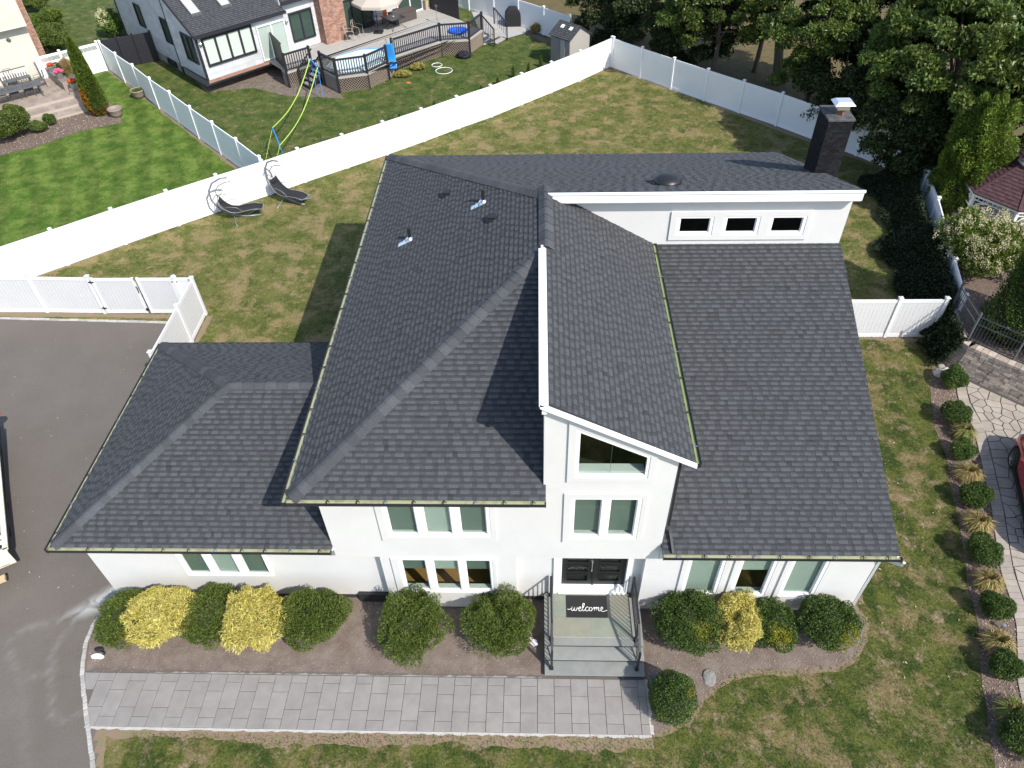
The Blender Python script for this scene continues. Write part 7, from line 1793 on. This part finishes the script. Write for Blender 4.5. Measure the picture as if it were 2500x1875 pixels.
# raised patio with steps
pt = thing('raised_patio', 'tan paver patio with two wide steps below the cream house', 'patio', (-31, 44, 0))
zc = lambda x, y, z: at(x * .16873, 100 + y * .16873, z)
pe0, pe1 = zc(-900, 1290, .5), zc(1060, 790, .5); dE = (pe1 - pe0).normalized(); nE = Vector((dE.y, -dE.x, 0))
back0, back1 = pe0 - nE * 5.5, pe1 - nE * 5.6
def pav(q4, z0, z1, rows, cols, nm):
    a, b, c, d = [Vector(v) for v in q4]
    MB().prism([tuple(v[:2]) for v in (a, b, c, d)], 0, z1 - .02).build('base', MT['mortar'], pt)
    for i in range(rows):
        for j in range(cols):
            f0, f1, g0, g1 = j / cols, (j + 1) / cols, i / rows, (i + 1) / rows; off = .5 / cols * (i % 2)
            f0, f1 = min(1, max(0, f0 + off)), min(1, f1 + off)
            if f1 - f0 < .002: continue
            L0, L1, H0, H1 = a.lerp(d, g0), b.lerp(c, g0), a.lerp(d, g1), b.lerp(c, g1)
            P_ = [L0.lerp(L1, f0), L0.lerp(L1, f1), H0.lerp(H1, f1), H0.lerp(H1, f0)]; cc = sum(P_, Vector()) / 4; P_ = [v.lerp(cc, .015) for v in P_]
            MB().prism([tuple(v[:2]) for v in P_], z1 - .03, z1 + random.uniform(-.002, .002), random.uniform(.85, 1.12)).build(nm, MT['patio'], pt, tint=True)
x0c = pe0.lerp(pe1, .3)
pav([x0c, pe1, pe1 - nE * 4.4, x0c - nE * 4.4], 0, .5, 10, 14, 'paver')
pav([x0c + nE * .95, pe1 + nE * .95 + dE * .3, pe1 + nE * .005 + dE * .3, x0c + nE * .005], 0, .33, 2, 14, 'step_paver')
pav([x0c + nE * 1.75, pe1 + nE * 1.75 + dE * .5, pe1 + nE * .955 + dE * .5, x0c + nE * .955], 0, .16, 2, 14, 'step_paver')
def cap(p0, p1, w_, z0, z1, label):
    t = thing('seat_wall', label, 'low wall', (p0.x, p0.y, 0)); MB().bar((p0.x, p0.y, z0 / 2 + z1 / 2), (p1.x, p1.y, z0 / 2 + z1 / 2), w_ - .1, z1 - z0).build('wall_body', MT['patio'], t, tint=True); MB().bar((p0.x, p0.y, z1 + .03), (p1.x, p1.y, z1 + .03), w_, .06, tint=.7).build('coping', MT['patio'], t, tint=True)
cap(zc(660, 345, 1.05), zc(945, 590, 1.05), .5, 0, 1.05, 'low tan seat wall with two flower pots at the patio edge')
cap(zc(1030, 700, .75) - dE * .1, zc(1180, 690, .75), .5, 0, .75, 'short tan pier with an orange flower pot beside the arborvitae')
for i, (x, y, z, col, lb, s_) in enumerate(((765, 440, 1.1, 'flower_red', 'white pot with small orange flowers, farthest up the seat wall', .85), (885, 540, 1.1, 'flower_pink', 'white pot with pink and red flowers on the seat wall', 1.15), (1080, 680, .8, 'flower_red', 'white pot with orange flowers on the short pier', 1.1))):
    q = zc(x, y, z); t = thing('flower_pot', lb, 'flower pot', q, group='white flower pots on the patio walls')
    MB().lathe(q, [(.15, 0), (.20, .34), (.21, .34), (.18, .30)], 16).build('pot', MT['pot_white'], t, smooth=True)
    rng = np.random.default_rng(i); P_, N_, _ = blob(500, q + Vector((0, 0, .42)), (.28 * s_, .26 * s_, .16 * s_), 8, .2, .3, -.2, rng); quads_np('flowers', leafmesh(P_, unit(rng.normal(size=P_.shape)), np.full(len(P_), .08), np.full(len(P_), .07), rng), MT[col], t, rng.uniform(.6, 1.2, (len(P_), 1)) * np.ones((1, 3)))
    quads_np('leaves', leafmesh(P_ * 1 - np.array([0, 0, .08]), N_, np.full(len(P_), .09), np.full(len(P_), .05), rng), MT['hydra'], t, rng.uniform(.6, 1.2, (len(P_), 1)) * np.ones((1, 3)))
# table, chairs and bench
ta = thing('patio_table', 'long grey rectangular table on the tan patio', 'table', zc(215, 680, 1.22) - Vector((0, 0, .72)), math.atan2(dE.y, dE.x) + .05)
MB().box(-1.6, 1.45, -.52, .52, .68, .72).build('tabletop', MT['cast_iron'], ta, bevel=.02, **L)
for sx_ in (-1.4, 1.25):
    for sy_ in (-.42, .42): MB().box(sx_ - .03, sx_ + .03, sy_ - .03, sy_ + .03, 0, .68).build('leg', MT['cast_iron'], ta, **L)
ang = math.atan2(dE.y, dE.x)
for i, (x, y, a_, lb) in enumerate(((60, 880, 3.14, 'leftmost near-side chair at the patio table, partly cut off'), (250, 850, 3.14, 'near-side metal chair at the middle of the patio table'), (460, 800, 3.14, 'near-side metal chair at the right end of the patio table'), (200, 590, 0, 'far-side metal chair between bench and patio table'), (620, 660, -1.57, 'metal chair at the head of the patio table near the seat wall'), (-20, 650, 0, 'far-side metal chair at the left photo edge'))):
    q = zc(x, y, .5) if i != 3 else zc(x, y + 40, .6); q.z = .5
    patio_chair(lb, q, ang + a_, 'cast_iron', group='metal chairs round the long patio table')
q = zc(290, 500, .5); bn = thing('slatted_bench', 'grey slatted bench against the cream house wall', 'bench', LN(-1.9, -.75, .5), la)
MB().box(-.8, .8, -.25, .25, .40, .44).build('seat', MT['cast_iron'], bn, **L)
for k in range(11): MB().box(-.76 + k * .15, -.70 + k * .15, .24, .27, .44, .92).build('slat', MT['gazebo_white'], bn, **L)
MB().box(-.8, .8, .23, .28, .92, .97).build('top_rail', MT['cast_iron'], bn, **L)
for sx_ in (-.75, .75):
    MB().box(sx_ - .03, sx_ + .03, -.25, .28, 0, .4).build('leg', MT['cast_iron'], bn, **L)
# plants on the left
bA = at(246, 283); cone_tree('arborvitae', 'tall slim bright arborvitae standing between patio and white fence', (-26.45, 42.75), 4.4, .72, 22000, .12, .035, MT['arbor'], lean=(-.2, .3), tint=(.5, 1.5), seed=9, amp=.25, power=.5, patches=[(.12, .38, math.radians(-130), .7, (3.2, .9, .6)), (0, .1, math.radians(-90), 2.5, (2.4, .7, .6))])
shrub('mixed_shrub', 'leafy green shrub with pale edges at the lower left patio corner', 'shrub', (-30.5, 39.9, .85), (1.75, 1.6, 1.05), 20000, .12, .05, MT['hydra'], spread=1.0, subs=7, seed=70, tint=(.3, 1.1), amp=.3, core=.8)
shrub('mixed_shrub', 'small low shrub right beside the larger leafy one below the patio steps', 'shrub', (-29.05, 40.5, .35), (.6, .5, .4), 3500, .10, .04, MT['yew'], spread=1.0, subs=7, seed=71, core=.8)
q = at(127, 305); shrub('mixed_shrub', 'tiny round bush alone in the bark mulch', 'shrub', (q.x, q.y, .35), (.4, .38, .4), 2500, .10, .045, MT['box'], spread=1.0, subs=7, seed=72, core=.7)
q = at(150, 165, .8); shrub('mixed_shrub', 'dark green bush behind the white lattice-top fence section near the pots', 'shrub', (q.x, q.y, .8), (.85, .7, .8), 6000, .12, .05, MT['box'], spread=1.0, subs=7, seed=73, core=.8)
q = at(158, 150, 1.2); shrub('plume_grass', 'pale feathery plume grass beside the slim arborvitae', 'ornamental grass', (q.x + .4, q.y - .6, 1.0), (.45, .4, .7), 2500, .22, .02, MT['strawgrass'], up=1.2, spread=.4, seed=74, core=None)
q = at(125, 100, .9); shrub('mixed_shrub', 'big dark rhododendron behind the lattice-top fence', 'shrub', (q.x, q.y, 1.0), (1.6, 1.5, 1.1), 11000, .17, .05, MT['yew'], spread=1.0, subs=7, seed=75, tint=(.5, 1.5), core=.8)
q = at(118, 48, .6); shrub('mixed_shrub', 'yellow-green rounded shrub beyond the big dark rhododendron', 'shrub', (q.x, q.y, .7), (1.3, 1.2, .8), 8000, .12, .05, MT['arbor'], spread=1.0, subs=7, seed=76, tint=(.7, 1.5), core=.8)
q = at(80, 8, .6); shrub('mixed_shrub', 'green shrub at the very top left against the cream house', 'shrub', (q.x, q.y, .7), (1.4, 1.2, .8), 8000, .14, .05, MT['yew'], spread=1.0, subs=7, seed=77, tint=(.7, 1.6), core=.8)
def hyd2():
    q = at(278, 52, .9); t = shrub('white_hydrangea', 'white-flowered hydrangea against the far corner of the pale house', 'shrub', (q.x, q.y, .95), (1.15, 1.5, .95), 8000, .16, .08, MT['box'], spread=1.0, seed=78, tint=(.8, 2.0), core=.8)
    rng = np.random.default_rng(8); P_, N_, _ = blob(26, (q.x - .1, q.y + .2, 1.05), (1.15, 1.5, .9), 6, .1, .05, .0, rng); A_ = np.concatenate([p + rng.normal(size=(60, 3)) * .08 for p in P_])
    quads_np('flower_heads', leafmesh(A_, unit(rng.normal(size=A_.shape)), np.full(len(A_), .08), np.full(len(A_), .07), rng), MT['cream'], t, rng.uniform(.8, 1.2, (len(A_), 1)) * np.array([[1, 1.05, 1.0]]))
hyd2()
for i, (x, y, lb, ff) in enumerate(((287, 284, 'round weathered pot on the lawn edge right of the slim arborvitae, soil inside', False), (341, 238, 'round brown pot with grass growing in it beside the dividing fence', True))):
    q = at(x, y); t = thing('garden_pot', lb, 'pot', q, group='round brown pots on the mown lawn')
    MB().lathe(q, [(.26, .0), (.36, .2), (.40, .42), (.44, .46), (.43, .52), (.37, .50), (.35, .40)], 24).build('pot', MT['pot_grey'], t, smooth=True)
    MB().lathe(q + Vector((0, 0, .38)), [(.35, 0), (.02, .02)], 20).build('soil', MT['pot_soil'], t)
    if ff:
        rng = np.random.default_rng(3); P_, N_, _ = blob(900, q + Vector((0, 0, .42)), (.36, .36, .12), 5, .1, .4, 0, rng); quads_np('plant', leafmesh(P_, unit(N_ + np.array([0, 0, 1.])), np.full(len(P_), .12), np.full(len(P_), .02), rng), MT['hydra'], t, rng.uniform(.6, 1.4, (len(P_), 1)) * np.ones((1, 3)))
# distant tree mass beyond the yards
tree('shade_tree', 'broad tree at the top edge beyond the grey house yard', (2, 66), 7, (2, 66, 4, 4.5, 3, 3), 16000, .28, .12, MT['tree'], .25, seed=20, nclump=40, clump=1.2)

# smooth edges on round things is handled per mesh; done
